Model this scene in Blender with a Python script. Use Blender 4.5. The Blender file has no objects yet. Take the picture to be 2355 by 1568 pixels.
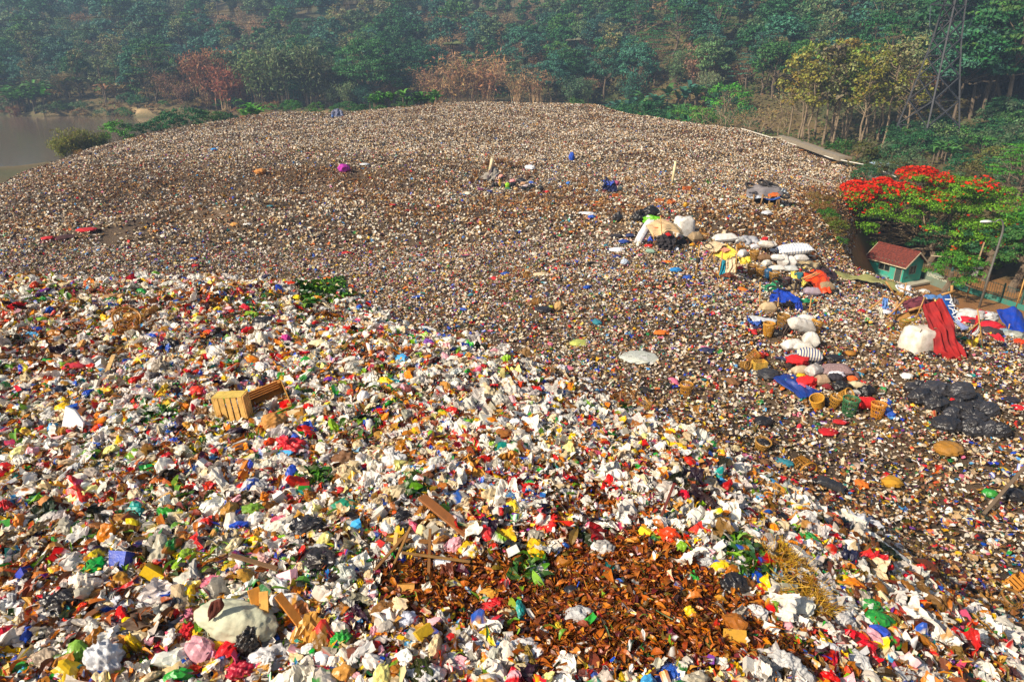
import bpy, math, random
import numpy as np
from mathutils import Vector, Matrix, noise as mnoise
R = math.radians
D = bpy.data
SC = bpy.context.scene
COL = SC.collection
rng = np.random.default_rng(7)
random.seed(7)

# ---------------------------------------------------------------- camera, world, sun, exposure
CAM_Z, PITCH, FPX = 24.0, R(22.0), 1571.0          # a drone hovering above the near mound
cd = D.cameras.new('camera'); cam = D.objects.new('camera', cd); COL.objects.link(cam)
cam.location = (0, 0, CAM_Z); cam.rotation_euler = (R(90) - PITCH, 0, 0)
cd.sensor_width = 36; cd.lens = 36 * FPX / 2355; cd.clip_start = 0.1; cd.clip_end = 3000
SC.camera = cam
SUN_EL, SUN_AZ = R(36), R(238)                      # azimuth clockwise from +Y: low warm sun, behind and to the west of the drone
w = D.worlds.new('World'); SC.world = w; w.use_nodes = True
nt = w.node_tree; bg = nt.nodes['Background']
sky = nt.nodes.new('ShaderNodeTexSky'); sky.sky_type = 'NISHITA'; sky.sun_disc = False
sky.sun_elevation = SUN_EL; sky.sun_rotation = SUN_AZ; sky.dust_density = 2.5
nt.links.new(sky.outputs[0], bg.inputs[0]); bg.inputs[1].default_value = 0.08
sl = D.lights.new('sun', 'SUN'); sl.energy = 4.8; sl.angle = R(1.2); sl.color = (1.0, 0.88, 0.71)
so = D.objects.new('sun', sl); COL.objects.link(so)
sd = Vector((math.sin(SUN_AZ) * math.cos(SUN_EL), math.cos(SUN_AZ) * math.cos(SUN_EL), math.sin(SUN_EL)))
so.rotation_euler = sd.to_track_quat('Z', 'Y').to_euler(); so.location = sd * 200
SC.view_settings.view_transform = 'Standard'; SC.view_settings.look = 'None'
SC.view_settings.exposure = 0.55; SC.view_settings.gamma = 1
SC.cycles.max_bounces = 5; SC.cycles.diffuse_bounces = 2; SC.cycles.glossy_bounces = 2
SC.cycles.transmission_bounces = 3; SC.cycles.transparent_max_bounces = 6; SC.cycles.volume_bounces = 0
SC.cycles.caustics_reflective = False; SC.cycles.caustics_refractive = False

# ---------------------------------------------------------------- picture coordinates (2355 x 1568) -> where things stand
cp, sp = math.cos(PITCH), math.sin(PITCH)
def ray(u, v):
    dx = (u - 1177.5) / FPX; dy = (784 - v) / FPX
    return np.array([dx, cp + dy * sp, dy * cp - sp])
def P(u, v, y):                                     # the point on that sight line at ground distance y
    d = ray(u, v); return np.array([0, 0, CAM_Z]) + d * (y / d[1])

# ---------------------------------------------------------------- terrain
ctrl = """0,1568,6 600,1568,5.8 1177,1568,5.8 1700,1568,5.8 2200,1560,6.4 0,1200,9 600,1200,8.8 1177,1200,8.8 1600,1200,9.2 1850,1210,10.2
0,930,12.8 500,930,12.6 900,930,12.8 1250,930,13.8 0,784,16.5 400,784,16.3 750,784,16.5 980,784,17.3 0,650,21 400,628,21.5 760,648,21
1150,815,16.5 1290,862,15.5 1480,962,14.1 1750,1085,12.4 2000,1262,10.3 2355,1490,8.1 1000,735,36 1300,840,28.2 1500,930,24.6 1700,1030,21
2000,1190,17 2200,1320,14.2 2355,1400,12.6 1500,784,31.5 1177,700,37 1177,640,42 1500,640,41.5 1700,784,31 2190,940,24 2355,1000,22 2350,850,27.5
2150,800,30 2300,772,34.5 2050,700,40 1835,670,42 1960,640,47 1800,600,47 1520,580,49 1700,480,60 1700,552,51 1550,478,66 1840,500,60 1830,560,51
20,425,92 1548,420,87 1130,405,90 1400,430,84 800,450,76 960,470,69 700,500,60 300,520,56 100,600,48 560,454,78 300,500,66 520,447,66 400,468,63 280,505,58 700,452,77 800,446,79 0,540,54
500,390,87 650,388,88 800,388,89 300,398,85 100,436,78 0,446,82 80,390,104 800,330,128 1177,330,128 1177,280,158 1500,340,128 1177,243,186 1050,241,184 900,256,178
770,266,170 650,263,166 600,271,160 350,312,136 200,352,122 1370,250,184 1410,266,178 1550,286,168 1700,306,156 1850,346,136 1930,386,116 1940,425,98 1860,470,74"""
CP = np.array([P(*[float(a) for a in s.split(',')]) for s in ctrl.split()])
hid = np.array([(-12, 30, 11.5), (-5, 29, 11.4), (-22, 33, 11.5), (-3, 26, 11.6), (-30, 25, 14), (-16, 8, 17), (-34, 45, 11), (-30, 60, 10.5),
    (0, -6, 17.5), (-14, -4, 17), (14, -4, 13.5), (22, 8, 12), (30, 20, 11), (12, 3, 14.2), (-86, 104, 6), (-98, 118, 5), (-90, 70, 8), (-80, 40, 9), (46, 70, 8.5), (55, 90, 8), (33, 52, 9)], float)
CP = np.vstack([CP, hid])
def tps_fit(p):
    n = len(p); q = p[:, :2] / 50
    r2 = ((q[:, None] - q[None]) ** 2).sum(-1)
    K = np.where(r2 > 0, 0.5 * r2 * np.log(r2 + 1e-12), 0) + np.eye(n) * 0.004
    A = np.zeros((n + 3, n + 3)); A[:n, :n] = K; A[:n, n] = 1; A[:n, n + 1:] = q; A[n, :n] = 1; A[n + 1:, :n] = q.T
    return q, np.linalg.solve(A, np.concatenate([p[:, 2], np.zeros(3)]))
TQ, TW = tps_fit(CP)
def vnoise(x, y, s, seed=0):                        # smooth value noise
    x = np.asarray(x, float) / s + seed * 17.31 + 1000; y = np.asarray(y, float) / s + seed * 9.7 + 1000
    xi = np.floor(x).astype(np.int64); yi = np.floor(y).astype(np.int64); fx = x - xi; fy = y - yi
    fx = fx * fx * (3 - 2 * fx); fy = fy * fy * (3 - 2 * fy)
    def h(a, b):
        n = (a * 374761393 + b * 668265263 + seed * 144665) & 0x7fffffff
        n = ((n ^ (n >> 13)) * 1274126177) & 0x7fffffff
        return ((n ^ (n >> 16)) & 0xffff) / 32767.5 - 1
    return (h(xi, yi) * (1 - fx) + h(xi + 1, yi) * fx) * (1 - fy) + (h(xi, yi + 1) * (1 - fx) + h(xi + 1, yi + 1) * fx) * fy
# footprint of the dump, its far rim along the skyline of the mound
RIM = [(-120, 55)] + [tuple(P(*a)[:2] * 1.02) for a in [(-30, 450, 82), (0, 434, 90), (80, 387, 108), (200, 350, 124), (350, 311, 138), (600, 269, 162), (650, 262, 168), (770, 264, 172), (900, 254, 180), (1050, 240, 186),
      (1177, 241, 188), (1370, 248, 186), (1410, 263, 180), (1550, 284, 170), (1700, 304, 158), (1850, 344, 138), (1930, 384, 118), (1940, 424, 98), (1885, 470, 74), (1880, 560, 56), (1915, 625, 48.5), (2060, 658, 46), (2130, 690, 43), (2210, 732, 39.5), (2290, 765, 36.5), (2355, 800, 34)]] + [(45, 28), (60, -20), (-110, -20)]
RIM = np.array(RIM)
def rim_dist(x, y):                                 # signed distance to the footprint, positive inside
    x = np.atleast_1d(x); y = np.atleast_1d(y); ins = np.zeros(x.shape, bool); dm = np.full(x.shape, 1e9)
    for (ax, ay), (bx, by) in zip(RIM, np.roll(RIM, -1, 0)):
        with np.errstate(divide='ignore', invalid='ignore'):
            ins ^= ((ay > y) != (by > y)) & (x < (bx - ax) * (y - ay) / (by - ay) + ax)
        ex, ey = bx - ax, by - ay; t = np.clip(((x - ax) * ex + (y - ay) * ey) / (ex * ex + ey * ey), 0, 1)
        dm = np.minimum(dm, np.hypot(x - ax - t * ex, y - ay - t * ey))
    return np.where(ins, dm, -dm)
def tps(x, y):
    x = np.atleast_1d(x).astype(float); y = np.atleast_1d(y).astype(float); out = np.empty(x.shape)
    for i in range(0, len(x), 40000):
        q = np.stack([x[i:i + 40000], y[i:i + 40000]], 1) / 50
        r2 = ((q[:, None] - TQ[None]) ** 2).sum(-1); n = len(TQ)
        out[i:i + 40000] = (0.5 * r2 * np.log(r2 + 1e-12)) @ TW[:n] + TW[n] + q @ TW[n + 1:]
    return out
def shore(x):                                       # far bank of the river
    x = np.asarray(x, float)
    return np.interp(x, [-500, -160, -60, 0, 40, 70, 110, 170, 300], [318, 300, 292, 300, 285, 225, 175, 120, 90]) + 7 * vnoise(x, x * 0, 23, 3) + 3 * vnoise(x, x * 0, 8, 4)
def outside(x, y):
    s = y - shore(x)
    hill = np.interp(s, [-400, -6, 0, 5, 22, 60, 110, 170, 240, 420, 700, 1200], [5.2, 5.2, 4.4, 7, 10, 17, 29, 46, 62, 88, 110, 130])
    hill = hill + np.clip(s, 0, 60) / 60 * (5 * vnoise(x, y, 70, 1) + 2.2 * vnoise(x, y, 26, 2))
    near = np.interp(x, [-600, -200, -103, -88, -60, -40, 0, 60], [100, 104, 136, 158, 184, 200, 215, 240])   # near bank
    river = np.clip(np.minimum(y - near, shore(x) - y) / 6, 0, 1) * np.clip((50 - x) / 20, 0, 1)
    return hill - 3.6 * river + 0.35 * vnoise(x, y, 9, 5) * (1 - river)
def height(x, y, fine=True):
    x = np.atleast_1d(x).astype(float); y = np.atleast_1d(y).astype(float)
    o = outside(x, y); yard = np.clip((1 - np.hypot((x - 50) / 40, (y - 78) / 38)) * 2.2, 0, 1)
    o = o + (.3 - 5.2) * yard
    rd = rim_dist(x, y); t = tps(x, y)
    edge = np.clip(rd / (3 + 5 * ((x > 20) & (y > 30))) + 1.0, 0, 1); edge = edge * edge * (3 - 2 * edge)
    z = np.where(edge > 0, o + np.maximum(t - o, -0.5) * edge, o)
    if fine:
        e = np.clip(rd / 2, 0, 1)
        far = np.clip((y - 60) / 60, 0, 1)
        z = z + e * (0.16 * vnoise(x, y, 2.6, 7) + 0.10 * vnoise(x, y, 1.1, 8) + far * (0.8 * vnoise(x, y, 15, 9) + 0.5 * vnoise(x, y, 6, 10) + .2 * vnoise(x, y, 3, 16)))
    return z
def hz(x, y): return float(height(x, y)[0])
def G(u, v, lift=0.0):                              # where the sight line meets the ground
    d = ray(u, v); ys = np.concatenate([np.arange(5, 60, .15), np.arange(60, 260, .6), np.arange(260, 600, 2)])
    x = d[0] / d[1] * ys; z = CAM_Z + d[2] / d[1] * ys; h = height(x, ys)
    k = np.argmax(z < h + 0.0)
    if not (z < h).any(): k = len(ys) - 1
    if k > 0:
        a, b = z[k - 1] - h[k - 1], z[k] - h[k]; t = a / (a - b + 1e-9); yy = ys[k - 1] + t * (ys[k] - ys[k - 1])
    else: yy = ys[0]
    xx = d[0] / d[1] * yy
    return np.array([xx, yy, hz(xx, yy) + lift])

# ---------------------------------------------------------------- mesh and material helpers
def hx(s):
    c = [int(s[i:i + 2], 16) / 255 for i in (0, 2, 4)]
    return tuple(x / 12.92 if x <= .04045 else ((x + .055) / 1.055) ** 2.4 for x in c)
def new_mat(name): 
    m = D.materials.new(name); m.use_nodes = True; t = m.node_tree; b = t.nodes['Principled BSDF']
    return m, t, b
def node(t, typ, **kw):
    n = t.nodes.new(typ)
    for k, v in kw.items():
        if k.startswith('i_'): n.inputs[int(k[2:]) if k[2:].isdigit() else k[2:].replace('_', ' ')].default_value = v
        else: setattr(n, k, v)
    return n
def mixc(t, fac, a, b, blend='MIX'):
    n = node(t, 'ShaderNodeMix', data_type='RGBA', blend_type=blend)
    for i, x in ((0, fac), (6, a), (7, b)):
        if hasattr(x, 'links'): t.links.new(x, n.inputs[i])
        else: n.inputs[i].default_value = x if i == 0 or len(x) == 4 else (*x, 1)
    return n.outputs[2]
def ramp(t, src, stops):
    n = node(t, 'ShaderNodeValToRGB'); e = n.color_ramp.elements
    while len(e) < len(stops): e.new(.5)
    for el, (p, c) in zip(e, stops): el.position = p; el.color = (*c, 1) if len(c) == 3 else c
    t.links.new(src, n.inputs[0]); return n.outputs[0]
def noise_tex(t, scale, detail=4, rough=.55, coord='Object', dist=0):
    tc = node(t, 'ShaderNodeTexCoord'); n = node(t, 'ShaderNodeTexNoise')
    n.inputs['Scale'].default_value = scale; n.inputs['Detail'].default_value = detail; n.inputs['Roughness'].default_value = rough; n.inputs['Distortion'].default_value = dist
    t.links.new(tc.outputs[coord], n.inputs['Vector']); return n.outputs[0]
def bump(t, b, src, strength=.4, dist=.02):
    n = node(t, 'ShaderNodeBump'); n.inputs['Strength'].default_value = strength; n.inputs['Distance'].default_value = dist
    t.links.new(src, n.inputs['Height']); t.links.new(n.outputs[0], b.inputs['Normal'])
def translucent(t, b, col, fac):
    tr = node(t, 'ShaderNodeBsdfTranslucent'); mx = node(t, 'ShaderNodeMixShader'); mx.inputs[0].default_value = fac
    t.links.new(col, tr.inputs[0]); out = t.nodes['Material Output']
    t.links.new(b.outputs[0], mx.inputs[1]); t.links.new(tr.outputs[0], mx.inputs[2]); t.links.new(mx.outputs[0], out.inputs[0])
def obj_mat(name, rough=.6, dirt=.3, dirt_col='5a4630', dscale=5, bscale=30, bstr=.3, bdist=.01, metal=0, trans=0, spec=.5, jitter=.0):
    """colour of the object itself, soiled by a noise, with a fine relief"""
    m, t, b = new_mat(name); oi = node(t, 'ShaderNodeObjectInfo')
    f = ramp(t, noise_tex(t, dscale, 5, .6), [(.42, (0, 0, 0)), (.72, (dirt,) * 3)])
    c = mixc(t, f, oi.outputs['Color'], hx(dirt_col))
    t.links.new(c, b.inputs['Base Color']); b.inputs['Roughness'].default_value = rough; b.inputs['Metallic'].default_value = metal
    b.inputs['Specular IOR Level'].default_value = spec
    if bstr: bump(t, b, noise_tex(t, bscale, 4), bstr, bdist)
    if trans: translucent(t, b, c, trans)
    return m
def attr_mat(name, rough=.55, dirt=.25, bscale=18, bstr=.35, bdist=.02, trans=.0, spec=.4):
    """colour carried by each piece (attribute 'tint'), soiled by a noise"""
    m, t, b = new_mat(name); a = node(t, 'ShaderNodeAttribute', attribute_name='tint')
    f = ramp(t, noise_tex(t, 7, 4, .6), [(.45, (0, 0, 0)), (.75, (dirt,) * 3)])
    c = mixc(t, f, a.outputs['Color'], hx('6b5133'))
    t.links.new(c, b.inputs['Base Color']); b.inputs['Roughness'].default_value = rough; b.inputs['Specular IOR Level'].default_value = spec
    if bstr: bump(t, b, noise_tex(t, bscale, 3), bstr, bdist)
    if trans: translucent(t, b, c, trans)
    return m
M = {}
M['plastic'] = obj_mat('thin_plastic', .38, .35, '6b5335', 4, 14, .6, .03, trans=.22)
def print_on(m, scale=2.2):
    t = m.node_tree; b = t.nodes['Principled BSDF']; src = b.inputs['Base Color'].links[0].from_socket; oi = node(t, 'ShaderNodeObjectInfo'); tc = node(t, 'ShaderNodeTexCoord'); ad = node(t, 'ShaderNodeVectorMath', operation='ADD')
    t.links.new(tc.outputs['Object'], ad.inputs[0]); sc_ = node(t, 'ShaderNodeMath', operation='MULTIPLY', i_1=37.); t.links.new(oi.outputs['Random'], sc_.inputs[0]); t.links.new(sc_.outputs[0], ad.inputs[1]); v = node(t, 'ShaderNodeTexVoronoi'); v.inputs['Scale'].default_value = scale * 2; t.links.new(ad.outputs[0], v.inputs['Vector'])
    n = node(t, 'ShaderNodeTexNoise'); n.inputs['Scale'].default_value = scale; t.links.new(ad.outputs[0], n.inputs['Vector']); f = ramp(t, n.outputs[0], [(.58, (0, 0, 0)), (.6, (.75,) * 3)]); pc = mixc(t, ramp(t, v.outputs['Color'], [(.45, (0, 0, 0)), (.5, (1, 1, 1))]), hx('e9e7e2'), mixc(t, .6, src, hx('5a5550')))
    c = mixc(t, f, src, pc); t.links.new(c, b.inputs['Base Color'])
print_on(M['plastic'])
M['blackbag'] = obj_mat('black_polythene', .33, .25, '5a4c3c', 5, 13, .7, .03)
M['cloth'] = obj_mat('cloth', .85, .25, '4f4033', 3, 60, .3, .004)
M['tarp'] = obj_mat('tarpaulin', .5, .28, '5e4c38', 2.2, 9, .35, .03, trans=.12)
M['sack'] = obj_mat('woven_sack', .7, .55, '8a7355', 3.2, 16, .5, .02)
M['wood'] = obj_mat('weathered_wood', .75, .45, '5b3d1c', 6, 25, .4, .008)
M['bamboo'] = obj_mat('bamboo', .55, .4, '5e3f16', 7, 40, .3, .005)
M['rubber'] = obj_mat('tyre_rubber', .7, .35, '5c5042', 6, 40, .3, .005)
M['metal'] = obj_mat('galvanised_metal', .45, .3, '5a5048', 3, 30, .15, .003, metal=.55)
M['paint'] = obj_mat('paint', .6, .3, '5a5347', 2.5, 30, .2, .004)
M['skin'] = obj_mat('skin', .55, 0, bstr=0)
M['hair'] = obj_mat('hair', .6, 0, bstr=.4, bscale=90, bdist=.01)
M['foam'] = obj_mat('foam', .7, .2, '8a7a60', 4, 30, .2, .01)
M['bark'] = obj_mat('bark', .9, .4, '3a3024', 3, 12, .6, .04)
M['litter'] = attr_mat('litter', .38, .30, trans=.15)
M['soil'] = obj_mat('soil', .95, .5, '6a4422', 1.5, 8, .8, .08)

def mesh_np(name, V, F, mat, tint=None, smooth=False, parent=None, mats=None, link=True):
    me = D.meshes.new(name); V = np.asarray(V, np.float32); F = np.asarray(F, np.int32)
    me.vertices.add(len(V)); me.vertices.foreach_set('co', V.ravel())
    k = F.shape[1]; me.loops.add(F.size); me.loops.foreach_set('vertex_index', F.ravel())
    me.polygons.add(len(F)); me.polygons.foreach_set('loop_start', np.arange(0, F.size, k, dtype=np.int32))
    if smooth: me.polygons.foreach_set('use_smooth', np.ones(len(F), bool))
    else: me.polygons.foreach_set('use_smooth', np.zeros(len(F), bool))
    if tint is not None:
        a = me.attributes.new('tint', 'BYTE_COLOR', 'POINT')
        t = np.ones((len(V), 4), np.float32); t[:, :3] = tint; a.data.foreach_set('color', t.ravel())
    me.update(calc_edges=True)
    for m in (mats or [mat]): me.materials.append(m)
    if not link: return me
    o = D.objects.new(name, me); COL.objects.link(o); o.parent = parent
    return o

# ---------------------------------------------------------------- ground and water
def build_ground():
    ys = np.concatenate([np.arange(-60, 4, 3), np.arange(4, 26, .22), np.arange(26, 70, .5), np.arange(70, 200, 1.1), np.arange(200, 420, 3), np.arange(420, 1500, 14)])
    nx = 300; s = np.linspace(-1, 1, nx)
    W = np.maximum(ys, 12) * 1.02 + 30
    X = s[None] * W[:, None]; Y = np.repeat(ys[:, None], nx, 1)
    Z = height(X.ravel(), Y.ravel()) - .05; x, y = X.ravel(), Y.ravel()
    V = np.stack([x, y, Z], 1); i = np.arange(len(ys) - 1)[:, None] * nx + np.arange(nx - 1)[None]; i = i.ravel()
    F = np.stack([i, i + 1, i + nx + 1, i + nx], 1)
    rd = rim_dist(x, y); dump = np.clip(rd / 2 + .5, 0, 1)[:, None]
    n1 = (vnoise(x, y, 6, 11) * .5 + .5)[:, None]; n2 = (vnoise(x, y, 30, 12) * .5 + .5)[:, None]; n3 = (vnoise(x, y, 11, 13) * .5 + .5)[:, None]
    earth = np.array(hx('6e5a44')) * n1 + np.array(hx('45382b')) * (1 - n1)
    green = np.array(hx('3d4a26')) * n3 + np.array(hx('6d5a34')) * (1 - n3)
    s_ = (y - shore(x))[:, None]
    bank = np.clip(1 - np.abs(s_ - 2.5) / 3.5, 0, 1) * np.clip(.55 + 1.2 * vnoise(x, y, 13, 51), 0, 1)[:, None] * np.clip((60 - x) / 20, 0, 1)[:, None]
    green = green * (1 - bank) + np.array(hx('d2b284')) * bank
    yard = (np.clip((1 - np.hypot((x - 48) / 16, (y - 72) / 12)) * 4, 0, 1) * (rd < 1))[:, None]
    green = green * (1 - yard) + (np.array(hx('a5763f')) * n1 + np.array(hx('8a5c31')) * (1 - n1)) * yard
    lawn = (np.clip((-60 - x) / 8, 0, 1) * np.clip((118 - y) / 8, 0, 1))[:, None]
    green = green * (1 - lawn) + np.array(hx('4d6a24')) * lawn
    c = earth * dump + green * (1 - dump)
    m, t, b = new_mat('earth'); a = node(t, 'ShaderNodeAttribute', attribute_name='tint')
    f = noise_tex(t, 1.2, 6, .65); c2 = mixc(t, ramp(t, f, [(.35, (0, 0, 0)), (.7, (.5,) * 3)]), a.outputs['Color'], hx('4a3826'))
    t.links.new(c2, b.inputs['Base Color']); b.inputs['Roughness'].default_value = .95; bump(t, b, noise_tex(t, 4, 8, .7), .8, .15)
    o = mesh_np('ground', V, F, m, c, True); o['kind'] = 'structure'
    # river
    m, t, b = new_mat('river_water'); b.inputs['Base Color'].default_value = (*hx('6a5a4a'), 1); b.inputs['Roughness'].default_value = .1
    b.inputs['IOR'].default_value = 1.33
    tc = node(t, 'ShaderNodeTexCoord'); mp = node(t, 'ShaderNodeMapping'); mp.inputs['Scale'].default_value = (.35, 1.1, 1)
    n = node(t, 'ShaderNodeTexNoise'); n.inputs['Scale'].default_value = 1.0; n.inputs['Detail'].default_value = 5
    t.links.new(tc.outputs['Object'], mp.inputs[0]); t.links.new(mp.outputs[0], n.inputs['Vector'])
    bump(t, b, n.outputs[0], .22, .12)
    V = [(-600, 95, 4), (60, 95, 4), (60, 330, 4), (-600, 330, 4)]
    o = mesh_np('water', V, [[0, 1, 2, 3]], m); o['kind'] = 'structure'
build_ground()

# ---------------------------------------------------------------- litter: templates and scatter
def ico(n):
    p = (1 + 5 ** .5) / 2
    V = [(-1, p, 0), (1, p, 0), (-1, -p, 0), (1, -p, 0), (0, -1, p), (0, 1, p), (0, -1, -p), (0, 1, -p), (p, 0, -1), (p, 0, 1), (-p, 0, -1), (-p, 0, 1)]
    F = [(0, 11, 5), (0, 5, 1), (0, 1, 7), (0, 7, 10), (0, 10, 11), (1, 5, 9), (5, 11, 4), (11, 10, 2), (10, 7, 6), (7, 1, 8), (3, 9, 4), (3, 4, 2), (3, 2, 6), (3, 6, 8), (3, 8, 9), (4, 9, 5), (2, 4, 11), (6, 2, 10), (8, 6, 7), (9, 8, 1)]
    V = [np.array(v, float) / np.linalg.norm(v) for v in V]
    for _ in range(n):
        c = {}; F2 = []
        def mid(a, b):
            k = (min(a, b), max(a, b))
            if k not in c:
                m = V[a] + V[b]; V.append(m / np.linalg.norm(m)); c[k] = len(V) - 1
            return c[k]
        for a, b, d in F:
            x, y, z = mid(a, b), mid(b, d), mid(d, a); F2 += [(a, x, z), (b, y, x), (d, z, y), (x, y, z)]
        F = F2
    return np.array(V), np.array(F)
ICO = {i: ico(i) for i in range(5)}
def ridge(v, r, k, f0, f1):
    o = np.zeros(len(v))
    for _ in range(k):
        d = r.normal(size=3); d /= np.linalg.norm(d)
        o += (np.abs(np.sin(v @ d * r.uniform(f0, f1) + r.uniform(0, 6))) - .6) / k ** .5
    return o
def t_bag(sub, seed, amp=.3, flat=.55):
    r = np.random.default_rng(seed); v, f = ICO[sub]; v = v.copy()
    s = 1 + amp * .6 * ridge(v, r, 3, 2, 4) - amp * .8 * ridge(v, r, 4, 4, 8) - (amp * .45 * ridge(v, r, 5, 9, 17) if sub > 2 else 0)
    if seed % 3 == 0: s += 1.1 * np.clip(v[:, 0] - .8, 0, 1) * 3          # a knotted ear
    v = v * s[:, None] * np.array([1, r.uniform(.65, .95), r.uniform(flat * .7, flat * 1.2)]) * .5
    v[:, 2] = np.maximum(v[:, 2], -.12)
    m = (ridge(v * 2, r, 2, 1.5, 3) > .1).astype(float) if seed % 4 == 0 else np.zeros(len(v))
    return v, f, m
def grid(nx, ny):
    x, y = np.meshgrid(np.linspace(-.5, .5, nx), np.linspace(-.5, .5, ny)); i = (np.arange(ny - 1)[:, None] * nx + np.arange(nx - 1)).ravel()
    f = np.concatenate([np.stack([i, i + 1, i + nx + 1], 1), np.stack([i, i + nx + 1, i + nx], 1)])
    return np.stack([x.ravel(), y.ravel(), 0 * x.ravel()], 1), f
def t_sheet(n, seed, asp=.75, amp=.22):
    r = np.random.default_rng(seed); v, f = grid(n, n); w_ = v.copy()
    v[:, 2] = amp * ridge(w_ * 2, r, 3, 2, 4.5) + amp * .4 * ridge(w_ * 2, r, 3, 6, 10)
    v[:, 0] += .12 * ridge(w_ * 2, r, 2, 2, 4); v[:, 1] = (v[:, 1] + .12 * ridge(w_ * 2, r, 2, 2, 4)) * asp
    v[:, :2] += r.normal(size=(len(v), 2)) * .2 / n
    ang = r.uniform(0, 3.1); p = w_[:, 0] * math.cos(ang) + w_[:, 1] * math.sin(ang)
    m = (np.abs(p - r.uniform(-.2, .2)) < r.uniform(.08, .22)).astype(float) if seed % 2 else np.zeros(len(v))
    return v, f, m
def t_box(seed):
    r = np.random.default_rng(seed); v = np.array([(x, y, z) for x in (-.5, .5) for y in (-.5, .5) for z in (-.5, .5)]) * [1, r.uniform(.5, .8), r.uniform(.25, .5)]
    v += r.normal(size=v.shape) * .05
    q = [(0, 1, 3, 2), (4, 6, 7, 5), (0, 4, 5, 1), (2, 3, 7, 6), (0, 2, 6, 4), (1, 5, 7, 3)]
    V, F, mm = [], [], []
    for k, a in enumerate(q):
        b = len(V); V += [v[j] for j in a]; F += [(b, b + 1, b + 2), (b, b + 2, b + 3)]; mm += [float(k in (0, 1, 4) and seed % 2)] * 4
    return np.array(V), np.array(F), np.array(mm)
def lathe(prof, n, ax=1.0):
    V = np.array([(r * math.cos(a) * ax, r * math.sin(a), z) for r, z in prof for a in np.arange(n) * 2 * math.pi / n]); F = []
    for i in range(len(prof) - 1):
        for j in range(n):
            a, b, c, d = i * n + j, i * n + (j + 1) % n, (i + 1) * n + (j + 1) % n, (i + 1) * n + j
            F += [(a, b, c), (a, c, d)]
    return V, np.array(F)
def t_bottle(seed):
    v, f = lathe([(0.01, -.5), (.17, -.48), (.17, .15), (.15, .25), (.06, .36), (.06, .46), (.01, .48)], 7); v = v[:, [2, 0, 1]]
    m = ((v[:, 0] > -.25) & (v[:, 0] < .2)).astype(float); return v, f, m
def t_cup(seed):
    v, f = lathe([(0.01, -.25), (.2, -.25), (.28, .3), (.24, .28), (.16, -.2), (.01, -.2)], 8)
    if seed % 2: v = v[:, [2, 0, 1]]
    m = (np.abs(np.linspace(-.25, .3, len(v)) - 0) < .1).astype(float) * 0; return v, f, m
def t_stick(seed):
    r = np.random.default_rng(seed); k = 4; v = []; b = r.normal(size=2) * .08
    for i in range(k):
        s = i / (k - 1) - .5
        for a in range(4): v.append((s, .025 * math.cos(a * 1.57) + b[0] * s * s * 4, .025 * math.sin(a * 1.57) + b[1] * s * s * 4))
    f = []
    for i in range(k - 1):
        for a in range(4): p, q, s_, u = i * 4 + a, i * 4 + (a + 1) % 4, (i + 1) * 4 + (a + 1) % 4, (i + 1) * 4 + a; f += [(p, q, s_), (p, s_, u)]
    return np.array(v), np.array(f), np.zeros(len(v))
def t_leaf(seed, wid=.22):
    r = np.random.default_rng(seed); v = []; bend = r.uniform(.1, .5); tw = r.uniform(-.6, .6)
    for i in range(5):
        s = i / 4; wd = wid * math.sin(math.pi * min(.97, max(.06, s))) ** .8
        z = bend * math.sin(s * 2.6)
        for q in (-1, 1): v.append((s - .5, q * wd, z + .3 * wd + q * tw * wd))
        v.insert(-1, (s - .5, 0, z - .05))
    f = []
    for i in range(4):
        for q in (0, 1): a = i * 3 + q; f += [(a, a + 1, a + 4), (a, a + 4, a + 3)]
    return np.array(v), np.array(f), np.zeros(len(v))
def rot_m(yaw, pitch, roll):
    cy, sy, cq, sq, cr, sr = np.cos(yaw), np.sin(yaw), np.cos(pitch), np.sin(pitch), np.cos(roll), np.sin(roll)
    Rz = np.zeros((len(yaw), 3, 3)); Rz[:, 0, 0] = cy; Rz[:, 0, 1] = -sy; Rz[:, 1, 0] = sy; Rz[:, 1, 1] = cy; Rz[:, 2, 2] = 1
    Ry = np.zeros_like(Rz); Ry[:, 0, 0] = cq; Ry[:, 0, 2] = sq; Ry[:, 2, 0] = -sq; Ry[:, 2, 2] = cq; Ry[:, 1, 1] = 1
    Rx = np.zeros_like(Rz); Rx[:, 1, 1] = cr; Rx[:, 1, 2] = -sr; Rx[:, 2, 1] = sr; Rx[:, 2, 2] = cr; Rx[:, 0, 0] = 1
    return Rz @ Ry @ Rx
class Scatter:
    def __init__(s): s.V, s.F, s.C, s.n = [], [], [], 0
    def add(s, tpl, pos, size, Rm, c1, c2):
        v, f, m = tpl; n = len(pos)
        if n == 0: return
        W = np.einsum('nij,kj->nki', Rm, v) * size[:, None, None] + pos[:, None]
        s.V.append(W.reshape(-1, 3).astype(np.float32)); k = len(v)
        s.F.append((f[None] + (np.arange(n) * k)[:, None, None] + s.n).reshape(-1, 3).astype(np.int32))
        s.C.append((c1[:, None] * (1 - m)[None, :, None] + c2[:, None] * m[None, :, None]).reshape(-1, 3).astype(np.float32)); s.n += n * k
    def build(s, name, mat, smooth=False):
        o = mesh_np(name, np.concatenate(s.V), np.concatenate(s.F), mat, np.concatenate(s.C), smooth); o['kind'] = 'stuff'; return o
def pick(pal, n):
    cols = np.array([hx(c) for c, _ in pal]); wt = np.array([w_ for _, w_ in pal], float)
    c = cols[rng.choice(len(cols), n, p=wt / wt.sum())]
    return np.clip(c * rng.uniform(.75, 1.15, (n, 1)) + rng.normal(size=(n, 3)) * .012, .004, .92)
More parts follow.
